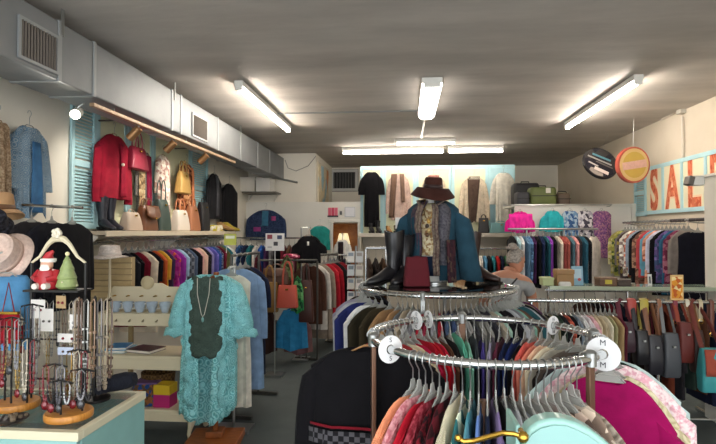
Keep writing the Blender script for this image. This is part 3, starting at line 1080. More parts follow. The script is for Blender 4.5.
for s in (-1, 1):
    # curved uprights and cabriole legs
    x = s * (W / 2 - 0.02)
    MB().tube([(x, 0.0, zc), (x, -0.1, zc - 0.12), (x, -0.13, zc - 0.2), (x, -0.06, zs1 + 0.0)], 0.016, 8).build('upright', HC, t)
    MB().box((x, 0.08, (zc + zs2) / 2), (0.03, 0.03, zc - zs2)).build('upright', HC, t, smooth=False)
    MB().tube([(x, -0.24, zs1 - 0.1), (x, -0.25, zs2 + 0.05)], 0.018, 8).build('upright', HC, t)
    for y in (-0.235, 0.08):
        MB().tube([(x, y, zs2 - 0.01), (x + s * 0.02, y, zs2 - 0.08), (x + s * 0.005, y, zs2 * 0.4), (x - s * 0.005, y, 0.05), (x + s * 0.015, y, 0.0)], [0.03, 0.034, 0.02, 0.016, 0.022], 10).build('leg', HC, t)
hux = (hx0 + hx1) / 2
CUP = plain('aebccb', 0.3, vary=0.25, scale=40, coat=0.6)
for i, lb in enumerate(('blue and white cup next to the hat post on the hutch', 'blue and white cup beside the one next to the hat post', 'blue and white cup just below the round medallion', 'blue and white cup just past the medallion', 'blue and white cup touching the blue kimono side of the hutch')):
    px = (115, 127, 139, 151, 164)[i] + 1
    p = at_y(px, 306, HY - 0.08)
    c = thing('cup', lb, 'cup', (p.x, HY - 0.08, zc + 0.0105), rnd.uniform(-0.5, 0.5), 'blue and white cups on the hutch')
    MB().lathe([(0.024, 0), (0.026, 0.004), (0.042, 0.05), (0.046, 0.085), (0.043, 0.085), (0.038, 0.05), (0.02, 0.01), (0.001, 0.01)], 20).build('cup_body', CUP, c)
    MB().tube([(0.042, 0, 0.07), (0.062, 0, 0.072), (0.07, 0, 0.05), (0.06, 0, 0.03), (0.038, 0, 0.028)], 0.005, 6).build('handle', WHITEPL, c)

# hat post with the white hat
p = at_y(110, 257, HY - 0.06)
t = thing('hat_post', 'slim cream post standing at the end of the hutch', 'hat stand', (p.x, HY - 0.06, zc + 0.0105))
hh = p.z - zc - 0.012
MB().lathe([(0.045, 0), (0.045, 0.008), (0.012, 0.02), (0.009, hh - 0.02), (0.009, hh - 0.008)], 16).build('post', HC, t)
MB().lathe([(0.001, hh - 0.008), (0.03, hh - 0.008), (0.03, hh - 0.002), (0.001, hh)], 16).build('post_cap', HC, t)
hat('small white brimmed hat resting on the slim cream post', (p.x, HY - 0.06, p.z + 0.003), fabric('ded3cb', 'speck', 'c9bcb2'), plain('cfc3ba', 0.7), 0.15, 0.09, 0.095, dent=False, wave=0.006, droop=0.008)

# books and boxes on the hutch shelves
zb = zs1 + 0.0085


def book(label, loc, rz, w, d, h, c, page=True, name='book', group='books lying on the hutch shelf', rot=None):
    t = thing(name, label, 'book', loc, rz, group, rot=rot)
    cv = plain(c, 0.4, vary=0.15, scale=20, coat=0.3)
    mb = MB().box((0, 0, 0.0015), (w, d, 0.003)).box((0, 0, h - 0.0015), (w, d, 0.003)).box((-w / 2 + 0.0015, 0, h / 2), (0.003, d, h - 0.006))
    mb.build('cover', cv, t, smooth=False)
    MB().box((0.001, 0, h / 2), (w - 0.012, d - 0.01, h - 0.0065)).build('pages', plain('e6e0d2', 0.7), t, smooth=False)
    return t


bx = at_y(120, 345, HY - 0.1).x
book('blue paperback lying open on top of another on the hutch shelf', (bx, HY - 0.1, zb + 0.022), 0.2, 0.16, 0.2, 0.02, '4a84b8')
book('pale blue book at the bottom of the small pile on the hutch', (bx, HY - 0.1, zb), 0.05, 0.19, 0.23, 0.022, '8db2c4')
book('brown book lying flat beside the blue pile on the hutch shelf', (at_y(146, 345, HY - 0.1).x, HY - 0.1, zb), -0.25, 0.24, 0.2, 0.025, '4f2f38')
zb2 = zs2 + 0.0155
t = thing('gift_box', 'small box with yellow, magenta and blue picture faces on the low hutch shelf', 'box', (at_y(148, 396, HY - 0.15).x, HY - 0.15, zb2), 0.1)
MB().box((0, 0, 0.09), (0.19, 0.13, 0.18)).build('box_body', fabric('5a4630', 'print', '26457e', '8a5a34', 1.4), t, smooth=False, bevel=0.003)
MB().box((0, 0, 0.185), (0.194, 0.134, 0.012)).build('lid', plain('6a4a7e', 0.4), t, smooth=False, bevel=0.003)
t = thing('gift_box', 'flat yellow and magenta carton beside the kimono on the low hutch shelf', 'box', (at_y(166, 396, HY - 0.15).x, HY - 0.16, zb2), -0.06)
MB().box((0, 0, 0.05), (0.14, 0.13, 0.1)).build('box_body', plain('b5226c', 0.4), t, smooth=False, bevel=0.003)
MB().box((0, 0, 0.14), (0.14, 0.13, 0.078)).build('lid', plain('d8b423', 0.4), t, smooth=False, bevel=0.003)
t = thing('wicker_tray', 'shallow brown basket behind the picture box on the low hutch shelf', 'basket', (at_y(160, 390, HY + 0.03).x, HY + 0.0, zb2), 0)
MB().lathe([(0.09, 0), (0.13, 0.12), (0.14, 0.23), (0.13, 0.23), (0.08, 0.02), (0.001, 0.02)], 20).build('weave', fabric('6f5434', 'check', '4a3620', None, 2), t)
for i, (px, c, lb) in enumerate(((125, '2a2c33', 'dark grey folded sweater on the low hutch shelf'), (132, 'a9a296', 'light grey folded sweater on top of the dark one'))):
    s_ = thing('folded_sweater', lb, 'sweater', (at_y(122, 390, HY - 0.1).x, HY - 0.1, zb2 + i * 0.066), 0.05 * i, 'folded sweaters on the hutch')
    MB().loft([rrect(0.24 * k, 0.26 * k, 0.05, z) for z, k in ((0, 0.94), (0.015, 1), (0.05, 0.99), (0.064, 0.9))]).build('folds', fabric(c, 'knit'), s_)

# slatted beige stand
p0, p1 = at_y(89, 257, 4.44), at_y(132, 257, 4.44)
t = thing('slatted_stand', 'beige stand with a panel of horizontal slats behind the white hat', 'display stand', ((p0.x + p1.x) / 2, 4.44, 0))
w = p1.x - p0.x
for s in (-1, 1):
    MB().box((s * (w / 2 - 0.02), 0.03, (p0.z - 0.4) / 2), (0.03, 0.04, p0.z - 0.4)).build('leg', plain('8a7650', 0.6), t, smooth=False)
    MB().box((s * (w / 2 - 0.02), 0.03, 0.012), (0.05, 0.3, 0.024)).build('foot', plain('8a7650', 0.6), t, smooth=False)
MB().box((0, 0.03, p0.z - 0.2), (w, 0.05, 0.4)).build('back_panel', plain('a9946d', 0.6), t, smooth=False)
SL = wood('cdb68a', 'b79f74', 1)
for i in range(7):
    z = p0.z - 0.025 - i * 0.052
    MB().box((0, -0.004, z), (w, 0.016, 0.042)).build('slat', SL, t, smooth=False, bevel=0.003)

# ------------------------------------------------------------------ teal glass-topped counter
cy0, cy1, cz = 1.64, 2.09, 0.988
cx1 = -1.08
TEAL = plain('86b3ae', 0.5, vary=0.12, scale=12)
t = thing('display_counter', 'teal painted glass-topped counter under the jewellery stands', 'counter', (cx1, cy0, 0))
LN = 1.25
MB().span((-LN, 0.0, 0), (-0.001, 0.022, cz - 0.03)).build('front_panel', TEAL, t, smooth=False, bevel=0.003)
MB().span((-0.022, 0.024, 0), (0, cy1 - cy0, cz - 0.03)).build('side_panel', TEAL, t, smooth=False, bevel=0.003)
MB().span((-LN, 0.024, 0), (-LN + 0.022, cy1 - cy0, cz - 0.03)).build('side_panel', TEAL, t, smooth=False, bevel=0.003)
MB().span((-LN + 0.022, cy1 - cy0 - 0.02, 0), (-0.022, cy1 - cy0, cz - 0.03)).build('back_panel', TEAL, t, smooth=False)
fr = MB().span((-LN, -0.004, cz - 0.03), (0.006, 0.025, cz)).span((-0.02, 0.025, cz - 0.03), (0.006, cy1 - cy0, cz)).span((-LN, cy1 - cy0 - 0.025, cz - 0.03), (-0.02, cy1 - cy0, cz))
fr.build('top_frame', plain('cfc8ac', 0.45), t, smooth=False, bevel=0.003)
MB().span((-LN + 0.01, 0.025, cz - 0.008), (-0.02, cy1 - cy0 - 0.025, cz - 0.0005)).build('glass_top', plain('dfe8e6', 0.03, trans=0.9, alpha=0.35), t, smooth=False)
MB().span((-LN + 0.022, 0.024, cz - 0.16), (-0.022, cy1 - cy0 - 0.02, cz - 0.14)).build('inner_shelf', plain('7f8f8a', 0.6, vary=0.2), t, smooth=False)
zi = cz - 0.1395
rj = random.Random(5)
for i in range(14):
    x, y = cx1 - 0.08 - rj.random() * 0.75, cy0 + 0.06 + rj.random() * 0.34
    c = rj.choice([('pewter', '8f8f8c', 0.9), ('gold', 'b08a3c', 0.9), ('red', '8c1e26', 0), ('turquoise', '3f8f92', 0), ('black', '1b1a1c', 0)])
    k = thing('bracelet', f'{c[0]} bracelet lying under the counter glass', 'bracelet', (x, y, zi + 0.009), rj.random() * 3, f'{c[0]} bracelets under the counter glass')
    MB().tube([(0.033 * math.cos(a), 0.033 * math.sin(a), 0) for a in [2 * PI * q / 16 for q in range(16)]], rj.uniform(0.005, 0.009), 6, closed=True).build('band', plain(c[1], 0.3, c[2]), k)

# jewellery stands: round wooden bases, dark rods, strands
BASE = wood('c98a3f', 'a8691f', 2)
ZC = cz + 0.001


def strand(label, top, ln, w, c, metal, group, pend=None, r=0.004, name='necklace', beads=True):
    k = thing(name, label, 'necklace', top, rj.uniform(-0.4, 0.4), group)
    pts = []
    m = 14
    for i in range(m + 1):
        a = PI * i / m
        pts.append((-w * math.cos(a), -0.004, -ln * math.sin(a) ** 0.6))
    mb = MB().tube([(-w, -0.004, 0), *pts[1:-1], (w, -0.004, 0), (0, 0.004, 0.012)], r * 0.55, 5, closed=True)
    if beads:
        for q in pts[1:-1]:
            mb.ball(q, r * 1.5, 6)
    mb.build('strand', plain(c, 0.3, metal), k)
    if pend:
        MB().ball((0, -0.005, -ln - 0.018), 0.018, 8, (0.8, 0.4, 1)).build('pendant', plain(pend, 0.25, 0.2, coat=0.5), k)
    return k


def jstand(label, px, py, Y, rad, rods, hgt):
    p = at_z(px, py, ZC)
    t = thing('jewellery_stand', label, 'jewellery stand', (p.x, p.y, ZC))
    MB().lathe([(rad * 0.98, 0), (rad, 0.004), (rad, 0.018), (rad * 0.95, 0.024), (0.001, 0.024)], 28).build('base', BASE, t)
    for x, y, h in rods:
        MB().tube([(x, y, 0.022), (x, y, h)], 0.004, 6).tube([(x - 0.045, y, h - 0.006), (x, y, h + 0.003), (x + 0.045, y, h - 0.006)], 0.0035, 6).build('rod', IRON, t)
    return p


YA, YBn = at_z(17, 408, ZC).y, at_z(69, 418, ZC).y
pa = jstand('jewellery stand on the round orange wood base next to the hats', 17, 407, YA, 0.078, [(-0.05, 0.0, 0.3), (0.0, -0.03, 0.34), (0.03, 0.035, 0.38), (0.055, -0.02, 0.26)], 0.4)
pb = jstand('jewellery stand on the round orange wood base next to the counter corner', 69, 417, YBn, 0.08, [(-0.04, -0.02, 0.19), (0.0, -0.045, 0.14), (0.015, 0.03, 0.23), (0.05, 0.0, 0.17)], 0.4)
JC = [('silver', '9a9a98', 0.9), ('red bead', '7c1f28', 0), ('black bead', '1a191b', 0), ('dull gold', '8f7440', 0.9), ('brown bead', '5e4434', 0), ('smoky grey', '57555a', 0.3), ('ivory bead', 'bfb5a2', 0), ('grey pearl', '8b8a8d', 0.2)]
for p, Y, rods, nm in ((pa, YA, [(-0.05, 0.0, 0.3), (0.0, -0.03, 0.34), (0.03, 0.035, 0.38), (0.055, -0.02, 0.26)], 'the stand near the hats'),
                       (pb, YBn, [(-0.04, -0.02, 0.19), (0.0, -0.045, 0.14), (0.015, 0.03, 0.23), (0.05, 0.0, 0.17)], 'the stand at the counter corner')):
    j = 0
    for x, y, h in rods:
        for s in (-0.036, 0.0, 0.036):
            c = JC[(j * 3 + (0 if nm.endswith('hats') else 1)) % 8]
            j += 1
            strand(f'{c[0]} necklace on {nm}, {ordn(j - 1)} round from its shortest rod', (p.x + x + s * 0.8, p.y + y - 0.008, ZC + h - 0.012), min(h - 0.08, rj.uniform(0.1, 0.24)), rj.uniform(0.008, 0.014), c[1], c[2], f'necklaces on {nm}', '6e1620' if j % 3 == 1 else ('3a3a3d' if j % 3 == 2 else None), r=0.0035)

# black iron display shaped like a dress hanger, figurines on its shelf
FY = 2.0
a0, a1 = at_y(31, 330, FY), at_y(85, 330, FY)
ztp = at_y(57, 248, FY).z
zsf = at_y(57, 290, FY).z
t = thing('jewellery_rack', 'black iron jewellery rack topped by a cream clothes hanger shape', 'jewellery rack', ((a0.x + a1.x) / 2, FY, ZC))
hw = (a1.x - a0.x) / 2
for s in (-1, 1):
    MB().tube([(s * hw, 0, 0.0), (s * hw, 0, ztp - ZC - 0.06)], 0.006, 8).build('post', IRON, t)
ht = ztp - ZC
MB().tube([(-hw, 0, ht - 0.06), (-hw * 0.7, 0, ht - 0.035), (-hw * 0.4, 0, ht + 0.015), (-hw * 0.2, 0, ht + 0.035), (0, 0, ht + 0.04), (hw * 0.2, 0, ht + 0.035), (hw * 0.4, 0, ht + 0.015), (hw * 0.7, 0, ht - 0.035), (hw, 0, ht - 0.06)], [0.005, 0.006, 0.009, 0.013, 0.015, 0.013, 0.009, 0.006, 0.005], 8).build('hanger_top', plain('cfc4a6', 0.45), t)
rs = MB()
for i in range(5):
    a = 2 * PI * i / 5
    rs.ball((0.012 * math.cos(a), -0.014, ht + 0.06 + 0.012 * math.sin(a)), 0.011, 8)
rs.ball((0, -0.022, ht + 0.06), 0.01, 8).ball((0, -0.006, ht + 0.06), 0.017, 8)
rs.build('rose', plain('e0d8c2', 0.5), t)
zf = zsf - ZC
MB().box((0, 0, zf), (2 * hw, 0.1, 0.008)).build('shelf', IRON, t, smooth=False)
for i, z in enumerate((zf - 0.06, zf - 0.2, zf - 0.36)):
    MB().tube([(-hw, 0, z), (hw, 0, z)], 0.004, 6).build('crossbar', IRON, t)
# santa
p = at_y(48, 288, FY)
s = thing('santa_figurine', 'small red and white santa figurine sitting on the black iron shelf', 'figurine', (p.x, FY, zsf + 0.005))
MB().lathe([(0.038, 0), (0.042, 0.01), (0.042, 0.05), (0.034, 0.075), (0.001, 0.085)], 14).build('coat', plain('a9242c', 0.4), s)
MB().ball((0, -0.008, 0.098), 0.024, 10).build('face', plain('d8a78e', 0.5), s)
MB().ball((0, -0.022, 0.083), 0.022, 8, (1, 0.6, 1)).build('beard', plain('eeeae2', 0.7), s)
MB().lathe([(0.027, 0.108), (0.03, 0.112), (0.03, 0.122), (0.024, 0.124)], 14).build('hat_trim', plain('eeeae2', 0.7), s)
MB().tube([(0, 0, 0.122), (0.004, 0, 0.14), (0.02, 0, 0.152)], [0.023, 0.015, 0.006], 10).build('cap', plain('b3262e', 0.5), s)
for k in (-1, 1):
    MB().tube([(k * 0.036, 0, 0.07), (k * 0.045, -0.02, 0.045), (k * 0.02, -0.04, 0.04)], [0.014, 0.014, 0.011], 8).build('arm', plain('a9242c', 0.4), s)
    MB().tube([(k * 0.02, -0.03, 0.014), (k * 0.02, -0.055, 0.014)], [0.014, 0.012], 8).build('boot', plain('d9cfc4', 0.4), s)
p = at_y(67, 288, FY)
s = thing('tree_figurine', 'small green cone christmas tree ornament beside the santa figurine', 'figurine', (p.x, FY, zsf + 0.005))
MB().lathe([(0.03, 0), (0.042, 0.012), (0.034, 0.04), (0.037, 0.045), (0.025, 0.075), (0.027, 0.08), (0.014, 0.11), (0.015, 0.113), (0.003, 0.135)], 16).build('tree_body', plain('8c9a62', 0.5, vary=0.35, scale=60), s)
MB().ball((0, 0, 0.142), 0.009, 8).build('star', plain('e4d9a8', 0.4), s)
st = MB()
for i in range(14):
    a = i * 2.4
    MB().ball(((0.04 - 0.0024 * i) * math.cos(a), (0.04 - 0.0024 * i) * math.sin(a), 0.014 + i * 0.008), 0.004, 6).build('bauble', plain('d9cdb0', 0.4), s)
# cards of earrings on the rack
CARDW = plain('dcd8d2', 0.6)
for i, (px, py, w, h, lb) in enumerate(((38, 309, 0.06, 0.075, 'white earring card hanging under the santa figurine'), (47, 320, 0.055, 0.09, 'tall white earring card on the middle crossbar'), (61, 302, 0.045, 0.05, 'brown speckled earring card under the tree ornament'),
                                        (76, 322, 0.05, 0.06, 'pale earring card by the outer iron post'), (68, 338, 0.09, 0.035, 'wide white necklace card at the centre of the iron rack'), (68, 351, 0.085, 0.03, 'wide pale blue necklace card below the other wide card'))):
    p = at_y(px, py, FY - 0.03)
    k = thing('earring_card', lb, 'earring card', p, rj.uniform(-0.15, 0.15))
    c = plain('a58a63', 0.6) if i == 2 else (plain('c4cde0', 0.6) if i == 5 else CARDW)
    MB().box((0, 0, 0), (w, 0.002, h)).build('card', c, k, smooth=False)
    MB().tube([(0, 0.001, h / 2 - 0.004), (0, 0.012, h / 2 + 0.006), (0, 0.024, h / 2 - 0.002)], 0.0012, 5).build('hang_loop', STEEL, k)
    for s2 in (-1, 1):
        MB().ball((s2 * w * 0.22, -0.004, -h * 0.05), 0.006, 6).build('earring', plain('8f8f8d', 0.2, 0.9) if i % 2 else plain('7c2430', 0.3), k)
for i in range(16):
    c = JC[(i * 5 + 2) % 8]
    z = (zf - 0.06, zf - 0.2, zf - 0.06, zf - 0.36)[i % 4]
    x = -hw + 0.014 + (2 * hw - 0.028) * (i / 15)
    strand(f'{c[0]} necklace on the black iron rack, {ordn(i)} from the hats', ((a0.x + a1.x) / 2 + x, FY - 0.006, ZC + z + 0.004), rj.uniform(0.14, 0.22) if z > 0.2 else 0.1, 0.007, c[1], c[2], 'necklaces on the black iron rack', None, r=0.003)

# tall strands behind: necklace tree near the hutch
NY = 2.05
pn = at_y(108, 300, NY)
t = thing('necklace_tree', 'dark metal necklace tree loaded with long strands beside the iron rack', 'jewellery stand', (pn.x, NY - 0.09, ZC))
MB().lathe([(0.06, 0), (0.06, 0.01), (0.008, 0.018), (0.007, 0.4), (0.001, 0.41)], 14).build('stem', IRON, t)
nt_ = 9
for i in range(nt_):
    a = PI + PI * i / (nt_ - 1)
    MB().tube([(0, 0, 0.37), (0.07 * math.cos(a), 0.05 * math.sin(a), 0.395)], 0.003, 5).build('arm', IRON, t)
for i in range(nt_):
    a = PI + PI * i / (nt_ - 1)
    c = [('tan bead', '8a6f58', 0), ('grey pearl', '6f6a68', 0.2), ('pale taupe bead', '9a8c78', 0), ('brown bead', '5c4436', 0), ('silver', '8c8c88', 0.9)][i % 5]
    strand(f'long {c[0]} strand on the dark necklace tree, {ordn(i)} from the iron rack', (pn.x + 0.066 * math.cos(a), NY - 0.09 + 0.05 * math.sin(a) - 0.005, ZC + 0.39), rj.uniform(0.24, 0.34), 0.008, c[1], c[2], 'long strands on the necklace tree', None, r=0.0055)

# black rolled scarf lying at the counter corner
p = at_y(120, 386, 2.06)
pts = [at_z(98, 401, ZC), at_z(106, 397, ZC), at_z(116, 395, ZC), at_z(126, 394, ZC), at_z(135, 394, ZC)]
pts = [Vector((q.x, q.y, ZC + 0.038 + 0.006 * i)) for i, q in enumerate(pts)]
o = MB().tube(pts, [0.016, 0.028, 0.034, 0.034, 0.026], 12).build('rolled_scarf', fabric('20222a', 'knit'))
tag(o, 'dark grey rolled knit scarf lying across the counter corner', 'scarf')
# dish of small trinkets at the front edge of the counter
p = at_z(12, 422, ZC)
t = thing('trinket_dish', 'dark dish of small trinkets at the front edge of the counter', 'dish', (p.x, p.y, ZC))
MB().lathe([(0.03, 0), (0.05, 0.012), (0.052, 0.016), (0.03, 0.008), (0.001, 0.006)], 20).build('dish', plain('2b2622', 0.4), t)
tk = MB()
for i in range(10):
    tk.ball((rj.uniform(-0.03, 0.03), rj.uniform(-0.03, 0.03), 0.016), rj.uniform(0.006, 0.01), 6)
tk.build('trinkets', plain('8a7a66', 0.4, 0.4, vary=0.5, scale=60), t)

# hats at the picture edge: a stand with three hats and a blue skirt form
HX = at_y(-2, 300, 2.45)
t = thing('hat_stand', 'pale wooden hat stand rising behind the counter with three hats', 'hat stand', (HX.x, 2.45, 0))
MB().lathe([(0.14, 0), (0.14, 0.02), (0.02, 0.03), (0.018, 1.74), (0.001, 1.745)], 16).build('post', wood('b9a27c'), t)
for z, dx in ((1.66, 0.05), (1.49, 0.035)):
    MB().tube([(0, 0, z), (dx, -0.07, z + 0.02)], 0.008, 6).build('peg', wood('b9a27c'), t)
hat('tan felt hat on top of the hat stand', (HX.x - 0.02, 2.45, 1.752), fabric('b38d66'), plain('6a4a32', 0.6), 0.13, 0.085, 0.1)
hat('black feathered hat tipped on the upper peg of the hat stand', (HX.x + 0.075, 2.45 - 0.115, 1.685), fabric('17161a', 'speck', '34333a'), None, 0.08, 0.055, 0.07, rot=(0.9, 0.5, 0.3))
hat('blush pink felt hat hanging upright on the hat stand', (at_y(6, 256, 2.33).x, 2.33, at_y(6, 256, 2.33).z), fabric('d9c0b2', 'speck', 'cdb2a4'), plain('c7a99a', 0.7), 0.125, 0.085, 0.1, rot=(1.15, 0.25, 0.1))
sk = Shape(0.115, 0.34, 0.05, -0.1, 0.03, 1.1, 0.012, 77, nk=0.1)
sp0 = at_y(9, 275, 2.3)
hang('skirt', 'denim blue skirt hanging below the blush hat', (sp0.x, 2.28, sp0.z + 0.1), 0, fabric('4f82aa'), sk, 0, plate=False)
MBh = thing('hanging_bracket', 'thin steel arm carrying the blue skirt off the hat stand', 'display arm', (sp0.x, 2.28, sp0.z + 0.1))
MB().tube([(0, 0.14, 0), (0, -0.03, 0)], 0.0125, 8).build('arm', STEEL, MBh)
t = thing('coin_purse', 'red patterned purse hanging under the blue skirt beside the stands', 'purse', at_y(8, 343, 2.2))
MB().loft([rrect(0.13 * k, 0.04 * k, 0.015, z) for z, k in ((0, 0.85), (0.02, 1), (0.11, 1), (0.13, 0.8))]).build('purse_body', fabric('8e1822', 'print', '6e1420', 'b9b2a4', 0.7), t)
MB().box((0, 0, 0.135), (0.1, 0.02, 0.012)).build('clasp', BRASS, t)
MB().tube([(-0.03, 0, 0.135), (0, 0, 0.27), (0.03, 0, 0.135)], 0.003, 5).build('hang_loop', plain('7c1a24', 0.5), t)
# ------------------------------------------------------------------ teal crochet kimono on its stand
KY = 3.95
kc = at_y(211, 300, KY)
zsh = at_y(211, 275, KY).z
t = thing('dress_stand', 'orange brown wooden stand with a square base under the teal kimono', 'dress stand', (kc.x + 0.03, KY + 0.03, 0), 0.12)
MB().box((0, 0, 0.03), (0.4, 0.34, 0.06)).build('base', wood('a9612c', '86471c', 1.5), t, smooth=False, bevel=0.008)
MB().box((0, 0, 0.085), (0.13, 0.13, 0.05)).build('foot_block', wood('9a5526', '7d4219', 2), t, smooth=False, bevel=0.008)
MB().tube([(0, 0, 0.1), (0, 0, zsh + 0.02)], 0.022, 10).build('pole', wood('9a5526', '7d4219', 1), t)
MB().tube([(-0.08, 0, zsh - 0.06), (-0.04, 0, zsh - 0.03), (0, 0, zsh + 0.0), (0.04, 0, zsh - 0.03), (0.08, 0, zsh - 0.06)], 0.016, 8).build('shoulder_bar', wood('9a5526', '7d4219', 1), t)
TEALC = fabric('a6e4e6', 'lace', '68b9bc', scale=1.0)
TEALR = fabric('a0dfe2', 'lace', '66b4b8', scale=2.2)
sp = Shape(0.205, 1.06, 0.085, -0.05, 0.06, 1.1, 0.014, 5, nk=0.085, hem=0.0, kf=3)
k = thing('crochet_kimono', 'turquoise crochet lace kimono with ruffled sleeves on a wooden stand', 'kimono', (kc.x, KY, zsh + 0.05))


def kbody():
    nu = 44
    rings = []
    zz = sp.zs(18)
    for i, z in enumerate(zz):
        ring = []
        for q in range(nu + 1):
            # open at the front: leave a gap that widens to the hem
            gap = 0.3 - 0.2 * i / len(zz)
            th = -PI / 2 + gap + (2 * PI - 2 * gap) * q / nu
            pnt = sp.pt(th, z)
            u = max(0, (sp.neck - z) / sp.L)
            pnt.z -= 0.16 * u ** 3 * max(0, -math.cos(th + 0.6)) * 0.6 + 0.02 * u * math.cos(th * 9)
            pnt.z += 0.07 * u ** 3 * math.cos(th * 2)
            ring.append(pnt)
        rings.append(ring)
    return MB().loft(rings, False, False, closed=False)


kbody().build('kimono_body', TEALC, k, solid=0.003)
for s in (-1, 1):
    n = 16
    rings = []
    for i, (u, r, dz) in enumerate(((0, 0.07, 0), (0.2, 0.08, 0), (0.5, 0.085, 0), (0.75, 0.092, 0), (0.85, 0.085, 0), (0.9, 0.115, 0), (1.0, 0.125, 0))):
        x = s * (sp.hw - 0.03 + 0.075 * (1 - (1 - u) ** 2))
        z = sp.neck - sp.drop + 0.015 - 0.42 * u
        rings.append([Vector((x + r * math.cos(a), r * 0.75 * math.sin(a), z - s * r * math.cos(a) * 0.55 * (1 - u) + (0.012 * math.cos(a * 6) if u > 0.87 else 0))) for a in [2 * PI * q / n for q in range(n)]])
    MB().loft(rings, True, False).build('sleeve', TEALR, k, solid=0.003)
# ruffled edges down both fronts and hem medallions
for s in (-1, 1):
    rf = MB()
    vs = []
    for i in range(30):
        u = i / 29
        z = sp.neck - 0.02 - (sp.L - 0.06) * u
        x = s * (0.055 + 0.012 * math.sin(i * 1.7) + 0.01 * u)
        vs.append((x, z))
    rf.grid(lambda u, v: Vector((s * (0.1 + 0.055 * u) + 0.01 * math.sin(v * 40), -sp.th - 0.02 - 0.012 * math.sin(v * 34 + u * 2) - 0.012 * u, sp.neck - 0.03 - (sp.L - 0.1) * v)), 5, 40)
    rf.build('front_ruffle', TEALR, k, solid=0.003)
md = random.Random(3)
for i in range(26):
    a = md.uniform(-0.95, 0.95)
    z = -0.55 - 0.5 * md.random()
    x = sp.hw * a * 1.02
    th = math.acos(max(-0.99, min(0.99, a))) * -1
    q = sp.pt(th, z)
    if abs(q.x) < 0.06:
        continue
    nrm = Vector((a * 0.7, -1, 0)).normalized()
    rot = nrm.to_track_quat('Z', 'Y').to_matrix()
    r = md.uniform(0.03, 0.042)
    m_ = MB()
    for rr in (r, r * 0.6):
        m_.tube([rot @ Vector((rr * math.cos(b), rr * math.sin(b), 0.008)) + q for b in [2 * PI * j / 16 for j in range(16)]], 0.004, 5, closed=True)
    m_.ball(q + nrm * 0.008, 0.008, 6)
    m_.build('crochet_medallion', TEALC, k)
VS = Shape(0.15, 0.56, 0.06, -0.055, 0.05, 1.05, 0.006, 8, nk=0.06)
v = thing('knit_vest', 'dark grey green ruffled vest worn under the turquoise kimono', 'vest', (kc.x, KY - 0.005, zsh + 0.05))
f = VS.patch(lambda u: -0.122 - 0.012 * u, lambda u: 0.122 + 0.012 * u, -0.06, -0.66, 0.058, nu=12, nv=30)
f.v = [(x, y - 0.007 * math.sin(z * 90) * math.cos(x * 50), z + 0.01 * math.cos(x * 60)) for x, y, z in f.v]
f.build('vest_front', fabric('54655c', 'lace', '35423d', scale=2.6), v, solid=0.004)
n = MB().tube([(-0.05, 0, 0), (-0.045, -0.01, -0.12), (-0.012, -0.014, -0.27), (0, -0.015, -0.29), (0.012, -0.014, -0.27), (0.045, -0.01, -0.12), (0.05, 0, 0)], 0.0025, 6)
t = thing('pendant_necklace', 'long pale cord necklace hanging over the dark grey green vest', 'necklace', (kc.x, KY - 0.15, zsh - 0.01))
n.build('cord', plain('d9d4c6', 0.5), t)
MB().ball((0, -0.016, -0.31), 0.016, 8, (0.7, 0.4, 1.3)).build('pendant', plain('7fb0ac', 0.3), t)
# white under-layer behind the hem
ul = Shape(0.16, 1.08, 0.022, -0.06, 0.06, 1.12, 0.014, 12)
hang('white_slip', 'cream white slip dress showing below the hem of the turquoise kimono', (kc.x + 0.08, KY + 0.24, zsh + 0.04), 0.1, fabric('d9d2c2'), ul, 0, plate=True)
arm_ = thing('hanging_bracket', 'steel arm behind the kimono stand carrying the white slip', 'display arm', (kc.x + 0.08, KY + 0.2, zsh + 0.04))
MB().tube([(0, -0.02, 0), (0, 0.12, 0)], 0.0125, 8).tube([(0, 0.12, 0), (0, 0.12, -zsh - 0.04 + 0.02)], 0.0125, 8).box((0, 0.12, -zsh - 0.03), (0.3, 0.2, 0.02)).build('arm', STEEL, arm_)


# ------------------------------------------------------------------ racks in the middle
def bar_rack(name, label, a, b, z, foot=0.2, m=None, posts=None, group=None):
    """a straight chrome rack standing on the floor from a to b"""
    a, b = Vector((a[0], a[1])), Vector((b[0], b[1]))
    d = b - a
    L = d.length
    t = thing(name, label, 'clothes rack', (a.x, a.y, 0), math.atan2(d.y, d.x), group)
    m = m or CHROME
    MB().tube([(0, 0, z), (L, 0, z)], 0.0135, 12).build('rail', m, t)
    for x in (posts or (0.0, L)):
        MB().tube([(x, 0, 0.03), (x, 0, z - 0.012)], 0.0125, 10).build('post', m, t)
        MB().box((x, 0, 0.02), (0.03, foot * 2, 0.03)).build('foot', m, t, smooth=False, bevel=0.004)
    return t


DSTEEL = plain('55534f', 0.4, 0.8)
rx = at_y(235, 250, 4.6).x
bar_rack('clothes_rack', 'chrome rack holding the denim dress behind the turquoise kimono', (rx + 0.0, 4.5), (rx + 0.05, 5.2), 1.44, m=DSTEEL)
DEN = [('light blue denim dress', '7f9bbd', 'plain', 1.08, 0.55), ('black long cardigan', '19191d', 'plain', 0.95, 0.55), ('dark navy dress', '20253a', 'plain', 1.0, 0.3)]
lb = rack_labels([e[0] for e in DEN], 'the rack behind the kimono', 'the kimono')
for i, e in enumerate(DEN):
    u = (0.12 + i * 0.18)
    x, y = rx + 0.05 * u, 4.5 + 0.7 * u
    sp_ = Shape(0.235 if i == 0 else 0.2, e[3], 0.04, -0.12, 0.085, 1.06, 0.01, 60 + i)
    hang('hanging_dress', lb[i], (x, y, 1.44), math.atan2(0.7, 0.05) - PI / 2 + (0.25 if i == 0 else rnd.uniform(-0.05, 0.05)), fabric(e[1], e[2]), sp_, e[4], None, 'dresses on the rack behind the kimono', detail=i < 3)
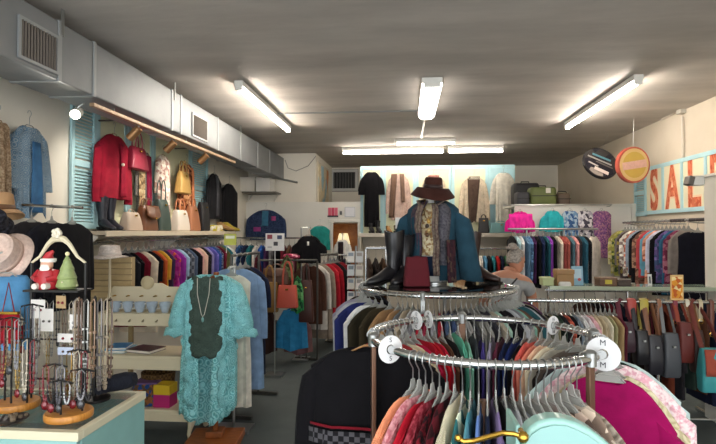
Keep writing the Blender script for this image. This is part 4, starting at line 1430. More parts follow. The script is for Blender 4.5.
# sign clip on the post
p = at_y(233, 237, 4.5)
t = thing('rack_sign', 'small yellow green sign clipped on top of the rack behind the kimono', 'sign', (rx - 0.04, 4.49, 1.4542))
MB().box((0, 0, 0.09), (0.006, 0.006, 0.16)).build('stem', STEEL, t, smooth=False)
MB().box((0.035, -0.006, 0.13), (0.11, 0.006, 0.1)).build('card', plain('b8b84a', 0.5), t, smooth=False)
MB().box((0.035, -0.0105, 0.15), (0.08, 0.002, 0.025)).build('white_strip', plain('dcdcc8', 0.5), t, smooth=False)

# bag rack
BY = 6.3
bc = at_y(290, 262, BY)
t = bar_rack('bag_rack', 'chrome rack hung with handbags and scarves by the aisle', (at_y(258, 262, BY).x, BY), (at_y(316, 262, BY).x, BY + 0.1), 1.3, 0.16, DSTEEL)


def bag_at(label, px0, px1, pt, pb, Y, m, drop=0.12, **kw):
    a, b = at_y(px0, pt, Y), at_y(px1, pb, Y)
    return bag(label, ((a.x + b.x) / 2, Y, b.z), kw.pop('rz', 0.0), b.x - a.x, a.z - b.z, kw.pop('d', 0.1), m, drop, **kw)


bag_at('coral red handbag with long handles on the bag rack', 277, 298, 285, 308, BY - 0.2, plain('c2523f', 0.5, vary=0.1), 0.28, taper=0.85)
bag_at('mustard brown tote bag beside the coral red one on the bag rack', 261, 278, 282, 312, BY - 0.14, plain('8f6a30', 0.5, vary=0.25), 0.2, taper=0.9)
bag_at('dark brown leather satchel behind the mustard tote on the bag rack', 263, 290, 268, 284, BY - 0.02, plain('5b3a2a', 0.5, vary=0.25), 0.05, flap=True, taper=0.85, d=0.14)
bag_at('maroon shoulder bag under the end of the bag rack by the green scarf', 299, 314, 280, 322, BY + 0.04, plain('4a2822', 0.5, vary=0.25), 0.2, taper=0.7)


def drape(name, label, cat, px0, px1, pt, pb, Y, m, th=0.03, fold=0.014, group=None, flare=1.15, seed=0):
    """a scarf or cloth knotted over a rail and hanging straight"""
    a, b = at_y(px0, pt, Y), at_y(px1, pb, Y)
    t = thing(name, label, cat, ((a.x + b.x) / 2, Y, a.z), 0, group)
    w, h = b.x - a.x, a.z - b.z
    rs = random.Random(seed)
    p = [rs.uniform(0, 6) for _ in range(3)]
    rings = []
    for i in range(14):
        u = i / 13
        ww = w / 2 * (0.55 + 0.45 * min(1, u * 3)) * (1 + (flare - 1) * u)
        ring = []
        for q in range(24):
            a_ = 2 * PI * q / 24
            c = math.cos(a_)
            ring.append(Vector((ww * c, math.sin(a_) * th * (0.6 + 0.4 * u) + fold * math.sin(c * 8 + p[0]) * (0.3 + u), -h * u + (0.02 * math.sin(c * 4 + p[1]) if i == 13 else 0))))
        rings.append(ring)
    MB().loft(rings, True, True).build('hanging_cloth', m, t)
    MB().tube([(-w * 0.18, 0, -0.01), (0, -0.0, 0.03), (w * 0.18, 0, -0.01)], 0.012, 8).build('hanging_knot', m, t)
    return t


drape('scarf', 'bright green patterned scarf hanging beside the coral red handbag', 'scarf', 292, 303, 279, 312, BY - 0.1, fabric('2f8a4e', 'print', '1d4a30', '6aa86a'))
drape('scarf', 'olive green scarf hanging over the top of the bag rack', 'scarf', 281, 293, 258, 280, BY - 0.03, fabric('55613c', 'print', '3a3c2a', '78845c'))
drape('skirt', 'bright blue pleated skirt hanging under the coral red handbag', 'skirt', 277, 306, 310, 349, BY + 0.06, fabric('2f7fae', 'plain'), th=0.05, fold=0.02)
drape('skirt', 'dark brown long skirt beside the bright blue one on the bag rack', 'skirt', 259, 276, 309, 352, BY + 0.1, fabric('3b2a26'), th=0.05)
drape('skirt', 'mauve brown skirt behind the bright blue one on the bag rack', 'skirt', 286, 311, 316, 353, BY + 0.2, fabric('6d4d4d'), th=0.05)
drape('scarf', 'maroon scarf hanging at the end of the bag rack beside the denim dress', 'scarf', 253, 262, 258, 318, BY + 0.03, fabric('51202a'), th=0.04)
t = thing('pink_bow', 'crumpled pink red scarf bundled on top of the bag rack', 'scarf', (at_y(288, 256, BY).x, BY + 0.03, 1.318))
MB().ball((0, 0, 0.035), 0.055, 10, (1.3, 0.8, 0.6)).ball((0.09, 0, 0.03), 0.045, 10, (1.2, 0.8, 0.65)).build('folds', fabric('a33a55', 'print', '6e1f38', 'd08a98'), t)

# black tee on a wooden hanger, on its own stand beyond
TY = 6.75
t_ = bar_rack('clothes_rack', 'chrome rack by the aisle with red and white tops below the black tee', (at_y(308, 262, TY).x, TY - 0.1), (at_y(318, 262, TY).x + 0.14, TY + 0.92), 1.33, 0.16, DSTEEL)
AIS = [('dark brown jacket', '4a3026', 0.75), ('white hooded top', 'c4beb6', 0.85), ('taupe trousers', '8a7c6e', 1.0), ('bright red top', 'a01c28', 0.95), ('crimson dress', '8d1824', 1.0), ('black trousers', '1a191c', 1.0), ('dark red coat', '6d1720', 1.0)]
lb = rack_labels([e[0] for e in AIS], 'the aisle rack below the black tee', 'the bag rack')
xa, xb = at_y(308, 262, TY).x, at_y(318, 262, TY).x + 0.16
ra = math.atan2(1.1, xb - xa)
for i, e in enumerate(AIS):
    u = 0.07 + i * 0.14
    sp_ = Shape(0.19, e[2], 0.045, -0.12, 0.08, 1.02, 0.012, 80 + i)
    hang('hanging_top', lb[i], (xa + (xb - xa) * u, TY - 0.1 + 1.1 * u, 1.33), ra - PI / 2, fabric(e[1]), sp_, 0.5, None, 'clothes on the aisle rack', detail=False)
front_hang('tee', 'black short sleeved tee on a wooden hanger above the aisle rack', 292, 326, 236, 263, TY - 0.2, fabric('121114'), 0.16, hang_mat=WH, r0=0.07, r1=0.07, sl_w=0.07, detail=False,
           extras=lambda s: [('white_emblem', s.patch(-0.012, 0.012, s.neck - 0.07, s.neck - 0.12, 0.012, 3, 3), plain('d8d4cc', 0.6))])
st = at_y(309, 230, TY - 0.2)
t = thing('tee_stand', 'steel upright stand holding up the black tee by the aisle', 'display stand', (st.x - 0.12, TY - 0.2 + 0.11, 0))
zk = at_y(309, 236, TY - 0.2).z + 0.11
MB().tube([(0, 0, 0.02), (0, 0, zk), (0.12, 0, zk), (0.12, -0.14, zk)], 0.0115, 8).build('post', STEEL, t)
MB().box((0, 0.0, 0.012), (0.2, 0.2, 0.02)).build('base', STEEL, t, smooth=False)
t = front_hang('teal_cloth', 'teal green cloth hanging on the white partition behind the black tee', 310, 330, 226, 250, PY - 0.09, fabric('2a8c84'), 0, th=0.03)
# price card holder on a stand between the racks
p = at_y(275, 242, 5.9)
t = thing('price_card', 'white sign holder with dark and red squares standing above the bags', 'sign', (p.x, 5.9, 0))
MB().box((0, 0, 0.012), (0.2, 0.18, 0.02)).build('base', STEEL, t, smooth=False)
MB().tube([(0, 0, 0.02), (0, 0, p.z - 0.1)], 0.008, 8).build('post', STEEL, t)
MB().box((0, 0, p.z), (0.22, 0.012, 0.2)).build('card', plain('dcd8d4', 0.5), t, smooth=False)
for x, z, w_, h_, c in ((-0.06, 0.06, 0.06, 0.05, '8f3a44'), (0.055, 0.055, 0.055, 0.045, '3d4460'), (0.01, -0.02, 0.05, 0.045, '3a3438'), (-0.06, -0.06, 0.05, 0.02, 'b0a8a8')):
    MB().box((x, -0.0075, p.z + z), (w_, 0.003, h_)).build('printed_square', plain(c, 0.5), t, smooth=False)
# denim jacket on the partition
front_hang('denim_jacket', 'dark navy denim jacket with pink trim hanging on the white partition', 247, 285, 210, 240, PY - 0.1, fabric('232d46', 'speck', '39486a'), 0.4, th=0.05, r0=0.08, r1=0.06, detail=False,
           extras=lambda s: [('blue_lining', s.patch(-0.06, 0.06, s.neck - 0.02, s.neck - 0.3, 0.012), fabric('3c6b86')), ('pink_trim', s.patch(-0.22, -0.08, s.neck - 0.32, s.neck - 0.4, 0.014), fabric('8f3f7c')), ('pink_cuff', s.patch(0.12, 0.2, s.neck - 0.12, s.neck - 0.2, 0.014), fabric('8f3f6c'))])
# rack of clothes against the partition under the jacket
XA, XB_ = at_y(236, 240, 8.6).x, at_y(316, 240, 8.6).x
bar_rack('clothes_rack', 'chrome rack in front of the white partition under the denim jacket', (XA, 8.6), (XB_, 8.6), 1.55, 0.22)
PR = [('blue print top', '3a5f94', 'print'), ('navy top', '222b48', 'plain'), ('teal shirt', '2a6f78', 'plain'), ('white blouse', 'd5d1c8', 'plain'), ('royal blue shirt', '2b57a3', 'plain'), ('dark purple top', '45284f', 'plain'), ('grey knit', '7b7a7c', 'knit'),
      ('black top', '161518', 'plain'), ('burgundy top', '6b1d2c', 'plain'), ('brown top', '5a3f2e', 'plain'), ('rose pink top', 'b56a7a', 'plain'), ('olive top', '5d5f3c', 'plain'), ('cream top', 'd0c4aa', 'plain'), ('charcoal top', '2c2c30', 'plain')]
lb = rack_labels([e[0] for e in PR], 'the rack under the denim jacket', 'the wall shelf')
for i, e in enumerate(PR):
    x = XA + 0.08 + (XB_ - XA - 0.16) * i / (len(PR) - 1)
    hang('hanging_top', lb[i], (x, 8.6, 1.55), PI / 2 + rnd.uniform(-0.1, 0.1), fabric(e[1], e[2]), Shape(0.19, rnd.uniform(0.6, 0.9), 0.036, -0.12, 0.08, 1.03, 0.008, 100 + i), 0.5, None, 'tops on the rack under the denim jacket', detail=False, flat=0.45)
# trousers rack further on
QY = 7.9
xa, xb = at_y(328, 255, QY).x, at_y(350, 255, QY).x
bar_rack('clothes_rack', 'short chrome rack of hanging trousers near the doorway', (xa, QY), (xb, QY), 1.3, 0.2)
TR = [('light grey trousers', '9aa0a4'), ('slate grey trousers', '5d646c'), ('navy trousers', '1f2638'), ('black trousers', '141316'), ('dark indigo trousers', '23283a'), ('jet black trousers', '0d0d0f')]
lb = rack_labels([e[0] for e in TR], 'the short rack near the doorway', 'the aisle')
for i, e in enumerate(TR):
    hang('trousers', lb[i], (xa + 0.03 + (xb - xa - 0.06) * i / 5, QY, 1.3), PI / 2, fabric(e[1]), Shape(0.15, 0.95, 0.011, -0.06, 0.02, 1.0, 0.002, 130 + i, nk=0.13), 0, None, 'trousers on the short rack', detail=False, plate=False)

# leaflet spinner
p0, p1 = at_y(347, 250, 6.0), at_y(363, 250, 6.0)
zt = at_y(355, 246, 6.0).z
t = thing('leaflet_rack', 'narrow wire rack of white leaflets standing by the doorway', 'leaflet rack', ((p0.x + p1.x) / 2, 6.0, 0), -0.1)
MB().tube([(0, 0.05, 0.02), (0, 0.05, zt)], 0.012, 8).build('post', STEEL, t)
MB().lathe([(0.17, 0), (0.17, 0.015), (0.02, 0.025)], 18, (0, 0.05, 0)).build('base', STEEL, t)
for r_ in range(6):
    for c_ in range(2):
        z = zt - 0.13 - r_ * 0.155
        x = (c_ - 0.5) * 0.1
        pk = MB().tube([(x - 0.044, 0.034, z - 0.07), (x - 0.044, -0.005, z - 0.06), (x + 0.044, -0.005, z - 0.06), (x + 0.044, 0.034, z - 0.07)], 0.003, 5)
        pk.build('pocket', STEEL, t)
        lf = thing('leaflet', f'white leaflet in the {ORD[r_]} row down the wire rack by the doorway', 'leaflet', (p0.x / 2 + p1.x / 2 + x, 6.0 - x * 0.1 + 0.016, z + 0.002), -0.1, f'leaflets in {ORD[r_]} row of the wire rack', rot=(-0.12, 0, -0.1))
        MB().box((0, 0, 0), (0.084, 0.006, 0.135)).build('paper', plain(('dcdad4', 'cfd3d4', 'd9d4c8')[(r_ + c_) % 3], 0.5), lf, smooth=False)
        MB().box((0, -0.0038, 0.03), (0.06, 0.001, 0.04)).build('picture', plain(('8a95a0', 'a09a94', '7c8890', 'b4a8a0')[(r_ * 2 + c_) % 4], 0.5), lf, smooth=False)

# doorway: a wooden dresser seen through it
ZY = 10.6
a, b = at_y(328, 250, ZY), at_y(366, 250, ZY)
t = thing('wooden_dresser', 'orange brown wooden dresser seen through the doorway of the partition', 'dresser', ((a.x + b.x) / 2, ZY, 0))
w_ = b.x - a.x
zt = at_y(345, 224, ZY).z
WD = wood('b5763a', '8f5524', 1)
MB().box((0, 0.15, 0.45), (w_, 0.4, 0.9)).build('chest', WD, t, smooth=False, bevel=0.006)
MB().box((0, 0.3, zt / 2 + 0.45), (w_, 0.04, zt - 0.9)).build('back', WD, t, smooth=False)
for s in (-1, 1):
    MB().box((s * (w_ / 2 - 0.02), 0.2, zt / 2 + 0.45), (0.04, 0.22, zt - 0.9)).build('upright', WD, t, smooth=False, bevel=0.004)
for z in (zt,):
    MB().box((0, 0.18, z), (w_ + 0.02, 0.26, 0.03)).build('shelf', WD, t, smooth=False, bevel=0.004)
for i in range(3):
    d_ = MB().box((0, -0.06, 0.17 + i * 0.28), (w_ - 0.06, 0.02, 0.25)).build('drawer', wood('c08347', '9a602b', 1), t, smooth=False, bevel=0.006)
    MB().ball((0, -0.085, 0.17 + i * 0.28), 0.018, 8).build('knob', BRASS, d_)
p = at_y(343, 236, ZY - 0.02)
lm = thing('table_lamp', 'small lamp with a cream shade on the wooden dresser in the doorway', 'lamp', (p.x, ZY + 0.06, 0.902))
MB().lathe([(0.07, 0), (0.07, 0.015), (0.02, 0.04), (0.035, 0.2), (0.015, 0.4), (0.008, 0.5)], 16).build('base', plain('6d4a2c', 0.4), lm)
MB().lathe([(0.14, 0.5), (0.09, 0.72)], 20, cap=False).build('lamp_shade', emit('f2d9a0', 0.9), lm, solid=0.003)
# white tops hanging in the doorway zone
front_hang('blouse', 'white blouse with a dark scarf hanging in front of the doorway', 334, 351, 240, 268, 8.9, fabric('d9d6cf'), 0.3, sl_w=0.04, detail=False, extras=lambda s: [('dark_scarf', s.patch(-0.07, 0.02, s.neck - 0.03, s.neck - s.L + 0.1, 0.014), fabric('2c2326'))])
t = thing('wall_hook_stand', 'white clothes stand holding the white blouse in front of the doorway', 'display stand', (at_y(342, 240, 8.9).x, 9.0, 0))
zk = at_y(342, 240, 8.9).z + 0.11
MB().tube([(0, 0, 0.02), (0, 0, zk), (0, -0.15, zk)], 0.0115, 8).build('post', WHITEPL, t)
MB().lathe([(0.16, 0), (0.16, 0.015), (0.02, 0.025)], 18).build('base', WHITEPL, t)

# pink cards and white notice on the partition
t = thing('card_holder', 'three bright pink cards in a dark holder on the white partition', 'sign', (at_y(333, 212, PY).x, PY - 0.002, at_y(333, 212, PY).z))
MB().box((0, -0.012, -0.08), (0.2, 0.022, 0.03)).build('holder', IRON, t, smooth=False)
for i in range(3):
    MB().box((-0.062 + i * 0.062, -0.008, 0.0), (0.056, 0.008, 0.16)).build('pink_card', plain(('d2566e', 'c8415c', 'd8667c')[i], 0.5), t, smooth=False)
t = thing('notice', 'white framed paper notice on the partition beside the pink cards', 'notice', (at_y(350, 212, PY).x, PY - 0.002, at_y(350, 212, PY).z))
MB().box((0, -0.006, 0), (0.2, 0.01, 0.19)).build('frame', plain('bfc2c6', 0.5), t, smooth=False)
MB().box((0, -0.012, 0), (0.17, 0.003, 0.16)).build('paper', plain('dadbe0', 0.6), t, smooth=False)
o = MB().box((0, 0, 0), (0.04, 0.015, 0.07)).build('wall_switch', plain('4b4a4c', 0.5), None, smooth=False, loc=(at_y(341, 213, PY).x, PY - 0.009, at_y(341, 213, PY).z))
tag(o, 'small dark switch plate between the pink cards and the notice', 'switch')

# map painting on the corridor wall
y0, y1 = at_x(317, 180, XS).y, at_x(327.5, 180, XS).y
z0, z1 = at_x(318, 204, XS).z, at_x(318, 162, XS).z
t = thing('map_painting', 'large faded map like picture in pale blue and ochre on the corridor wall', 'picture', (XS + 0.002, (y0 + y1) / 2, 2.2), PI / 2)
hh = z1 - 2.2
MB().box((0, -0.012, hh / 2), (y1 - y0, 0.02, hh)).build('frame', plain('d2c7b2', 0.5), t, smooth=False)
MB().box((0, -0.025, hh / 2), (y1 - y0 - 0.08, 0.006, hh - 0.08)).build('canvas', fabric('d8c9a8', 'print', '9dbcc9', 'c98d63', 0.12), t, smooth=False)

# window fan grille in the far wall
a, b = at_y(331, 170, YB), at_y(358, 191, YB)
t = thing('wall_vent', 'square louvred vent with a white frame and dark blades in the far wall', 'vent', ((a.x + b.x) / 2, YB - 0.002, (a.z + b.z) / 2))
w_, h_ = b.x - a.x, a.z - b.z
MB().box((0, -0.01, 0), (w_ + 0.02, 0.02, h_ + 0.02)).build('dark_opening', plain('161616', 0.6), t, smooth=False)
fr = MB()
for s in (-1, 1):
    fr.box((s * (w_ / 2 - 0.03), -0.03, 0), (0.06, 0.04, h_)).box((0, -0.03, s * (h_ / 2 - 0.03)), (w_ - 0.12, 0.04, 0.06))
fr.build('frame', plain('c4c4c0', 0.5), t, smooth=False, bevel=0.004)
bl = MB()
for i in range(8):
    bl.box((-w_ / 2 + 0.08 + (w_ - 0.16) * i / 7, -0.03, 0), (0.022, 0.03, h_ - 0.12), Matrix.Rotation(0.5, 3, 'Z'))
bl.build('blades', plain('4c4a48', 0.5), t, smooth=False)

# storage shelf with boxes in the far corner by the duct
a, b = at_y(240, 192, 9.2), at_y(274, 192, 9.2)
t = thing('wall_shelf', 'short white shelf high in the corner holding two boxes', 'shelf', ((a.x + b.x) / 2, YLB - 0.002, a.z))
MB().box((0, -0.22, 0), (b.x - a.x, 0.44, 0.03)).build('shelf_board', plain('6f6a61', 0.5), t, smooth=False)
for s in (-1, 1):
    MB().slab([(0, 0), (0, 0)], 0, 0.01) if False else MB().box((s * (b.x - a.x) * 0.4, -0.14, -0.08), (0.02, 0.28, 0.02), Matrix.Rotation(0.5, 3, 'X')).build('bracket', WHITEP, t, smooth=False)
for px0, px1, py, lb, c in ((241, 257, 180, 'pale cardboard box on the high corner shelf next to the wall', 'e2ddd2'), (257.5, 272, 181, 'greyish white box on the high corner shelf by the steel arm', 'd8d6d0')):
    q0, q1 = at_y(px0, py, 9.4), at_y(px1, py, 9.4)
    k = thing('storage_box', lb, 'box', ((q0.x + q1.x) / 2, 9.45, a.z + 0.016))
    hgt = q0.z - a.z
    MB().box((0, 0, hgt / 2), (q1.x - q0.x - 0.02, 0.36, hgt)).build('box_body', plain(c, 0.7), k, smooth=False, bevel=0.004)
    MB().box((0, 0, hgt + 0.0), (q1.x - q0.x - 0.005, 0.37, 0.05)).build('lid', plain(c, 0.6, vary=0.12), k, smooth=False, bevel=0.004)
pts = [at_y(262, 176, 9.3), at_y(276, 178, 9.1), at_y(297, 182.5, 8.9)]
o = MB().tube(pts, 0.018, 8).tube([at_y(262, 176, 9.3), at_y(262, 176, 9.7)], 0.014, 8).build('ceiling_arm', STEEL)
tag(o, 'steel arm jutting from the duct end above the corner boxes', 'pipe')
o = MB().tube([at_y(285, 160, 9.68), at_y(288, 168, 9.68), at_y(296, 171, 9.68), at_y(308, 166, 9.68), at_y(316, 156, 9.68)], 0.007, 6).build('loose_cable', plain('8f887c', 0.6))
o.name = 'hanging_cable'
tag(o, 'thin loose cable sagging along the far corner wall', 'cable')
# ------------------------------------------------------------------ framed boards in the middle of the back, clothes on them
DY = 9.5
z0, z1 = at_y(430, 236, DY).z, at_y(430, 165, DY).z
ex = [at_y(p, 200, DY).x for p in (360, 383, 416, 452, 489, 516)]
BD = ['cream framed board behind the black dress', 'cream framed board behind the pink cardigan', 'cream framed board behind the brown hat', 'cream framed board behind the brown scarf', 'pale blue board behind the white lace top']
for i in range(5):
    a, b = ex[i] + 0.002, ex[i + 1] - 0.002
    t = thing('display_board', BD[i], 'wall panel', ((a + b) / 2, DY + 0.1, 0))
    w_ = b - a
    MB().box((0, 0, z1 / 2), (w_, 0.03, z1)).build('board', BOARD if i < 4 else BLUE, t, smooth=False)
    fr = MB()
    for s in (-1, 1):
        fr.box((s * (w_ / 2 - 0.025), -0.022, z0 + (z1 - z0) / 2), (0.05, 0.014, z1 - z0))
    fr.box((0, -0.022, z1 - 0.035), (w_ - 0.1, 0.014, 0.07))
    fr.build('frame', BLUE, t, smooth=False, bevel=0.002)
GX = DY - 0.02
front_hang('dress', 'plain black short sleeved dress hanging on the back display boards', 359, 384, 172, 227, GX, fabric('0e0d10'), 0.36, th=0.05, sl_w=0.09, r0=0.075, r1=0.07, spread=0.06, detail=False)
front_hang('cardigan', 'pale pink cardigan with a brown scarf on the back display boards', 386, 411, 174, 220, GX, fabric('cdb3a6', 'lace', 'b89a8e'), 0.66, th=0.045, sl_w=0.08, spread=0.07, detail=False,
           extras=lambda s: [('brown_scarf', s.patch(lambda v: -0.13 - 0.05 * v, lambda v: -0.02 - 0.06 * v, s.neck + 0.0, s.neck - s.L * 0.95, 0.016), fabric('6a5346')), ('brown_scarf', s.patch(lambda v: 0.02 + 0.03 * v, lambda v: 0.1 + 0.02 * v, s.neck, s.neck - s.L * 0.62, 0.016), fabric('6f594c'))])
front_hang('cardigan', 'cream cardigan over a dusty rose vest behind the brown hat', 420, 447, 175, 224, GX, fabric('dccdb6', 'lace', 'c8b79d'), 0.66, th=0.045, sl_w=0.08, spread=0.07, detail=False,
           extras=lambda s: [('rose_vest', s.patch(-0.1, 0.1, s.neck - 0.01, s.neck - 0.42, 0.016), fabric('a5726a', 'lace', '8a554f')), ('white_yoke', s.patch(-0.045, 0.045, s.neck - 0.05, s.neck - 0.2, 0.024), fabric('e0d6cb'))])
front_hang('cardigan', 'cream crochet cardigan with a dark brown long scarf on the boards', 459, 489, 177, 222, GX, fabric('d9c9b2', 'lace', 'c3b195'), 0.7, th=0.045, sl_w=0.08, spread=0.08, detail=False,
           extras=lambda s: [('brown_scarf', s.patch(lambda v: -0.12 + 0.02 * v, lambda v: 0.1 - 0.08 * v, s.neck - 0.03, s.neck - s.L * 1.0, 0.018, wav=0.02), fabric('57463c', 'lace', '463730')), ('black_necklace', s.patch(-0.1, 0.1, s.neck + 0.01, s.neck - 0.05, 0.02), fabric('2a2422', 'check', 'd0c5b2', None, 3))])
front_hang('lace_blouse', 'long white lace top hanging on the pale blue back board', 490, 517, 173, 224, GX, fabric('d8d3c6', 'lace', 'beb9ab'), 0.5, th=0.05, sl_w=0.09, spread=0.07, r1=0.06, hem=0.05, detail=False)

# display shelf below the boards
sa, sb = at_y(358, 234, DY - 0.3), at_y(520, 234, DY - 0.3)
t = thing('display_shelf', 'cream shelf under the back display boards with shoes and bags', 'shelf', (sa.x, DY - 0.34, 0))
zz = 1.63
L_ = sb.x - sa.x
MB().span((0, 0, zz - 0.07), (L_, 0.4, zz)).build('shelf_board', plain('d2c9b8', 0.5), t, smooth=False, bevel=0.004)
MB().span((0.02, 0.36, 0), (L_ - 0.02, 0.395, zz - 0.072)).build('back_panel', plain('b9b09f', 0.6), t, smooth=False)
for x in (0.03, L_ / 2, L_ - 0.05):
    MB().span((x, 0.02, 0), (x + 0.03, 0.358, zz - 0.072)).build('side_panel', plain('cfc6b4', 0.5), t, smooth=False)
SH = zz + 0.001
for px, lb, c, h_ in ((371, 'black ankle boot on the back shelf below the black dress', '151417', 0.17), (378, 'black high ankle boot beside the lower one on the back shelf', '1b1a1d', 0.22), (388, 'tan shoe on the back shelf under the pink cardigan', '9a7448', 0.12), (396, 'dark brown shoe on the back shelf under the pink cardigan', '3a2a22', 0.13)):
    p = at_y(px, 231, DY - 0.2)
    boot(lb, (p.x, DY - 0.17, SH), 0.3, h_, plain(c, 0.45), None, s=0.95, name='ankle_boot', cat='shoe')
for px0, px1, pt, lb, c in ((452, 466, 219, 'tan brown handbag on the back shelf by the brown scarf', '8a6238'), (478, 489, 216, 'black upright handbag on the back shelf by the teal clutch', '1d1c1f')):
    bag_at(lb, px0, px1, pt, 231, DY - 0.15, plain(c, 0.5), 0.06, taper=0.85)
a, b = at_y(489, 223, DY - 0.15), at_y(513, 232, DY - 0.15)
t = bag('pale teal folded clutch bag at the end of the back shelf', ((a.x + b.x) / 2, DY - 0.15, SH), 0, b.x - a.x, a.z - SH, 0.12, plain('6d9a9c', 0.5, vary=0.15), 0.03, two=False, taper=0.85)
for o_ in bpy.data.objects:
    if o_.name.startswith('handbag') and o_.parent is None and abs(o_.location.y - (DY - 0.15)) < 0.01:
        o_.location.z = SH

# rail with small tops under that shelf, seen past the mannequin
xa, xb = at_y(478, 250, 8.7).x, at_y(512, 250, 8.7).x
bar_rack('clothes_rack', 'low chrome rack of small tops under the teal clutch bag', (xa, 8.7), (xb, 8.7), 1.38, 0.2)
SM = [('white top', 'd4d0c8'), ('sky blue top', '5c8fb0'), ('black top', '161518'), ('teal top', '2f7c84'), ('bright red top', 'c02c2c'), ('navy top', '20283e'), ('green top', '3f6b4a'), ('dark grey top', '3a3a3e')]
lb = rack_labels([e[0] for e in SM], 'the low rack under the teal clutch', 'the mannequin')
for i, e in enumerate(SM):
    hang('hanging_top', lb[i], (xa + 0.04 + (xb - xa - 0.08) * i / 7, 8.7, 1.38), PI / 2, fabric(e[1]), Shape(0.17, rnd.uniform(0.5, 0.75), 0.032, -0.12, 0.07, 1.0, 0.006, 150 + i), 0.4, None, 'tops on the low rack under the teal clutch', detail=False, flat=0.45)

# luggage up on the storage loft
zl = rz_ + 0.001


def suitcase(label, px0, px1, pt, Y, c, d=0.3):
    a, b = at_y(px0, pt, Y), at_y(px1, pt, Y)
    t = thing('suitcase', label, 'suitcase', ((a.x + b.x) / 2, Y + d / 2, zl))
    w_, h_ = b.x - a.x, a.z - zl
    m_ = plain(c, 0.6, vary=0.12)
    MB().loft([rrect(w_ * k, d * k2, 0.05, h_ * u) for u, k, k2 in ((0.02, 0.95, 0.9), (0.1, 1, 1), (0.85, 1, 1), (0.96, 0.96, 0.9), (1, 0.9, 0.8))]).build('case', m_, t)
    MB().tube([(-0.07, 0, h_ - 0.005), (-0.06, 0, h_ + 0.03), (0.06, 0, h_ + 0.03), (0.07, 0, h_ - 0.005)], 0.009, 6).build('handle', IRON, t)
    MB().box((0, -d / 2 - 0.004, h_ * 0.5), (w_ * 0.98, 0.006, 0.012)).build('zip', IRON, t, smooth=False)
    return t


s1 = suitcase('olive green soft suitcase with a pale tag up on the white loft', 531, 557, 187, 8.25, '5d6634')
MB().box((0.06, -0.165, 0.22), (0.07, 0.006, 0.08)).build('luggage_tag', plain('d6cfc4', 0.6), s1, smooth=False)
suitcase('black soft travel bag behind the olive suitcase on the loft', 514, 540, 183, 8.62, '1c1b1e')
suitcase('dark grey low bag stacked at the loft edge beside the olive suitcase', 517, 530, 192, 8.25, '333338', 0.28)
suitcase('brown low case at the far side of the olive suitcase', 558, 571, 193, 8.3, '5a4a3c', 0.26)

# tops hanging on the loft front
HYY = RY - 0.14
p0, p1 = at_y(503, 208, HYY), at_y(612, 208, HYY)
t = thing('display_rail', 'thin steel rail on the loft front showing the bright pink top', 'display rail', (p0.x, HYY, at_y(560, 205, HYY).z))
MB().tube([(0, 0, 0), (p1.x - p0.x, 0, 0)], 0.009, 8).build('rail', STEEL, t)
for x in (0.02, p1.x - p0.x - 0.02):
    MB().tube([(x, 0, -0.01), (x, 0.05, -0.02), (x, 0.138, -0.02)], 0.006, 6).build('bracket', STEEL, t)
front_hang('ruffled_blouse', 'bright hot pink ruffled top hanging on the white loft front', 505, 535, 212, 232, HYY, fabric('e01f8f'), 0.24, th=0.06, fold=0.03, sl_w=0.09, r0=0.09, r1=0.08, neck=-0.03, detail=False, kf=5, hem=0.02, plate=False, rail=0.009,
           extras=lambda s: [('ruffle', s.patch(-0.17, 0.17, s.neck - 0.03, s.neck - s.L, 0.025, 14, 6, wav=0.02), fabric('e8339c'))])
front_hang('blouse', 'bright turquoise blouse hanging beside the hot pink top', 540, 565, 211, 232, HYY, fabric('2fa5ac'), 0.25, th=0.055, fold=0.025, sl_w=0.07, r0=0.08, r1=0.07, neck=-0.03, detail=False, kf=4, rail=0.009)
front_hang('blouse', 'blue denim print blouse behind the turquoise one on the loft front', 562, 578, 211, 246, HYY + 0.0, fabric('6f8fb0', 'print', '3d5d8a', 'a5b8c6'), 0, th=0.04, neck=-0.03, detail=False, rail=0.009)
front_hang('sequin_blouse', 'black and white patterned top beside the purple glitter dress', 577, 593, 211, 245, HYY, fabric('a8a4ac', 'print', '4a4652', 'd5d0d2'), 0, th=0.04, neck=-0.03, detail=False, rail=0.009)
front_hang('sequin_dress', 'purple and pink glitter dress at the end of the loft front rail', 592, 611, 211, 258, HYY, fabric('8a5b86', 'print', 'a8788c', '6a4674', 2.2), 0, th=0.045, neck=-0.03, detail=False, rail=0.009)

# rack of tops under the loft front
KYY = 7.35
xa, xb = at_y(508, 230, KYY).x, at_y(598, 230, KYY).x
zr = at_y(560, 229, KYY).z
bar_rack('clothes_rack', 'chrome rack of tops under the hot pink and turquoise blouses', (xa, KYY), (xb, KYY), zr, 0.22, STEEL, posts=(0.25, xb - xa - 0.45))
BK = [('black ruffled top', '18171a', 'plain'), ('pale aqua blouse', 'a9c6cc', 'plain'), ('white grey blouse', 'c6c6c6', 'plain'), ('steel blue blouse', '5a7a94', 'plain'), ('blue floral blouse', '5f86ae', 'print'), ('plum black blouse', '3d1f44', 'plain'),
      ('black silk blouse', '121116', 'plain'), ('midnight navy blouse', '1d2748', 'plain'), ('teal dark blouse', '23525c', 'plain'), ('bright violet blouse', '7a3a96', 'plain'), ('jet black blouse', '0f0e11', 'plain'), ('cream blouse', 'd4c7b4', 'plain'),
      ('brick red jacket', '8f4440', 'plain'), ('brick rose jacket', 'a5564c', 'plain'), ('slate teal blouse', '4d6a74', 'plain'), ('soft pink blouse', 'cf8f8e', 'plain'), ('charcoal black blouse', '232227', 'plain'), ('petrol blue blouse', '2b5668', 'plain'), ('black pattern blouse', '1b1a1f', 'speck')]
lb = rack_labels([e[0] for e in BK], 'the rack under the hot pink top', 'the mannequin')
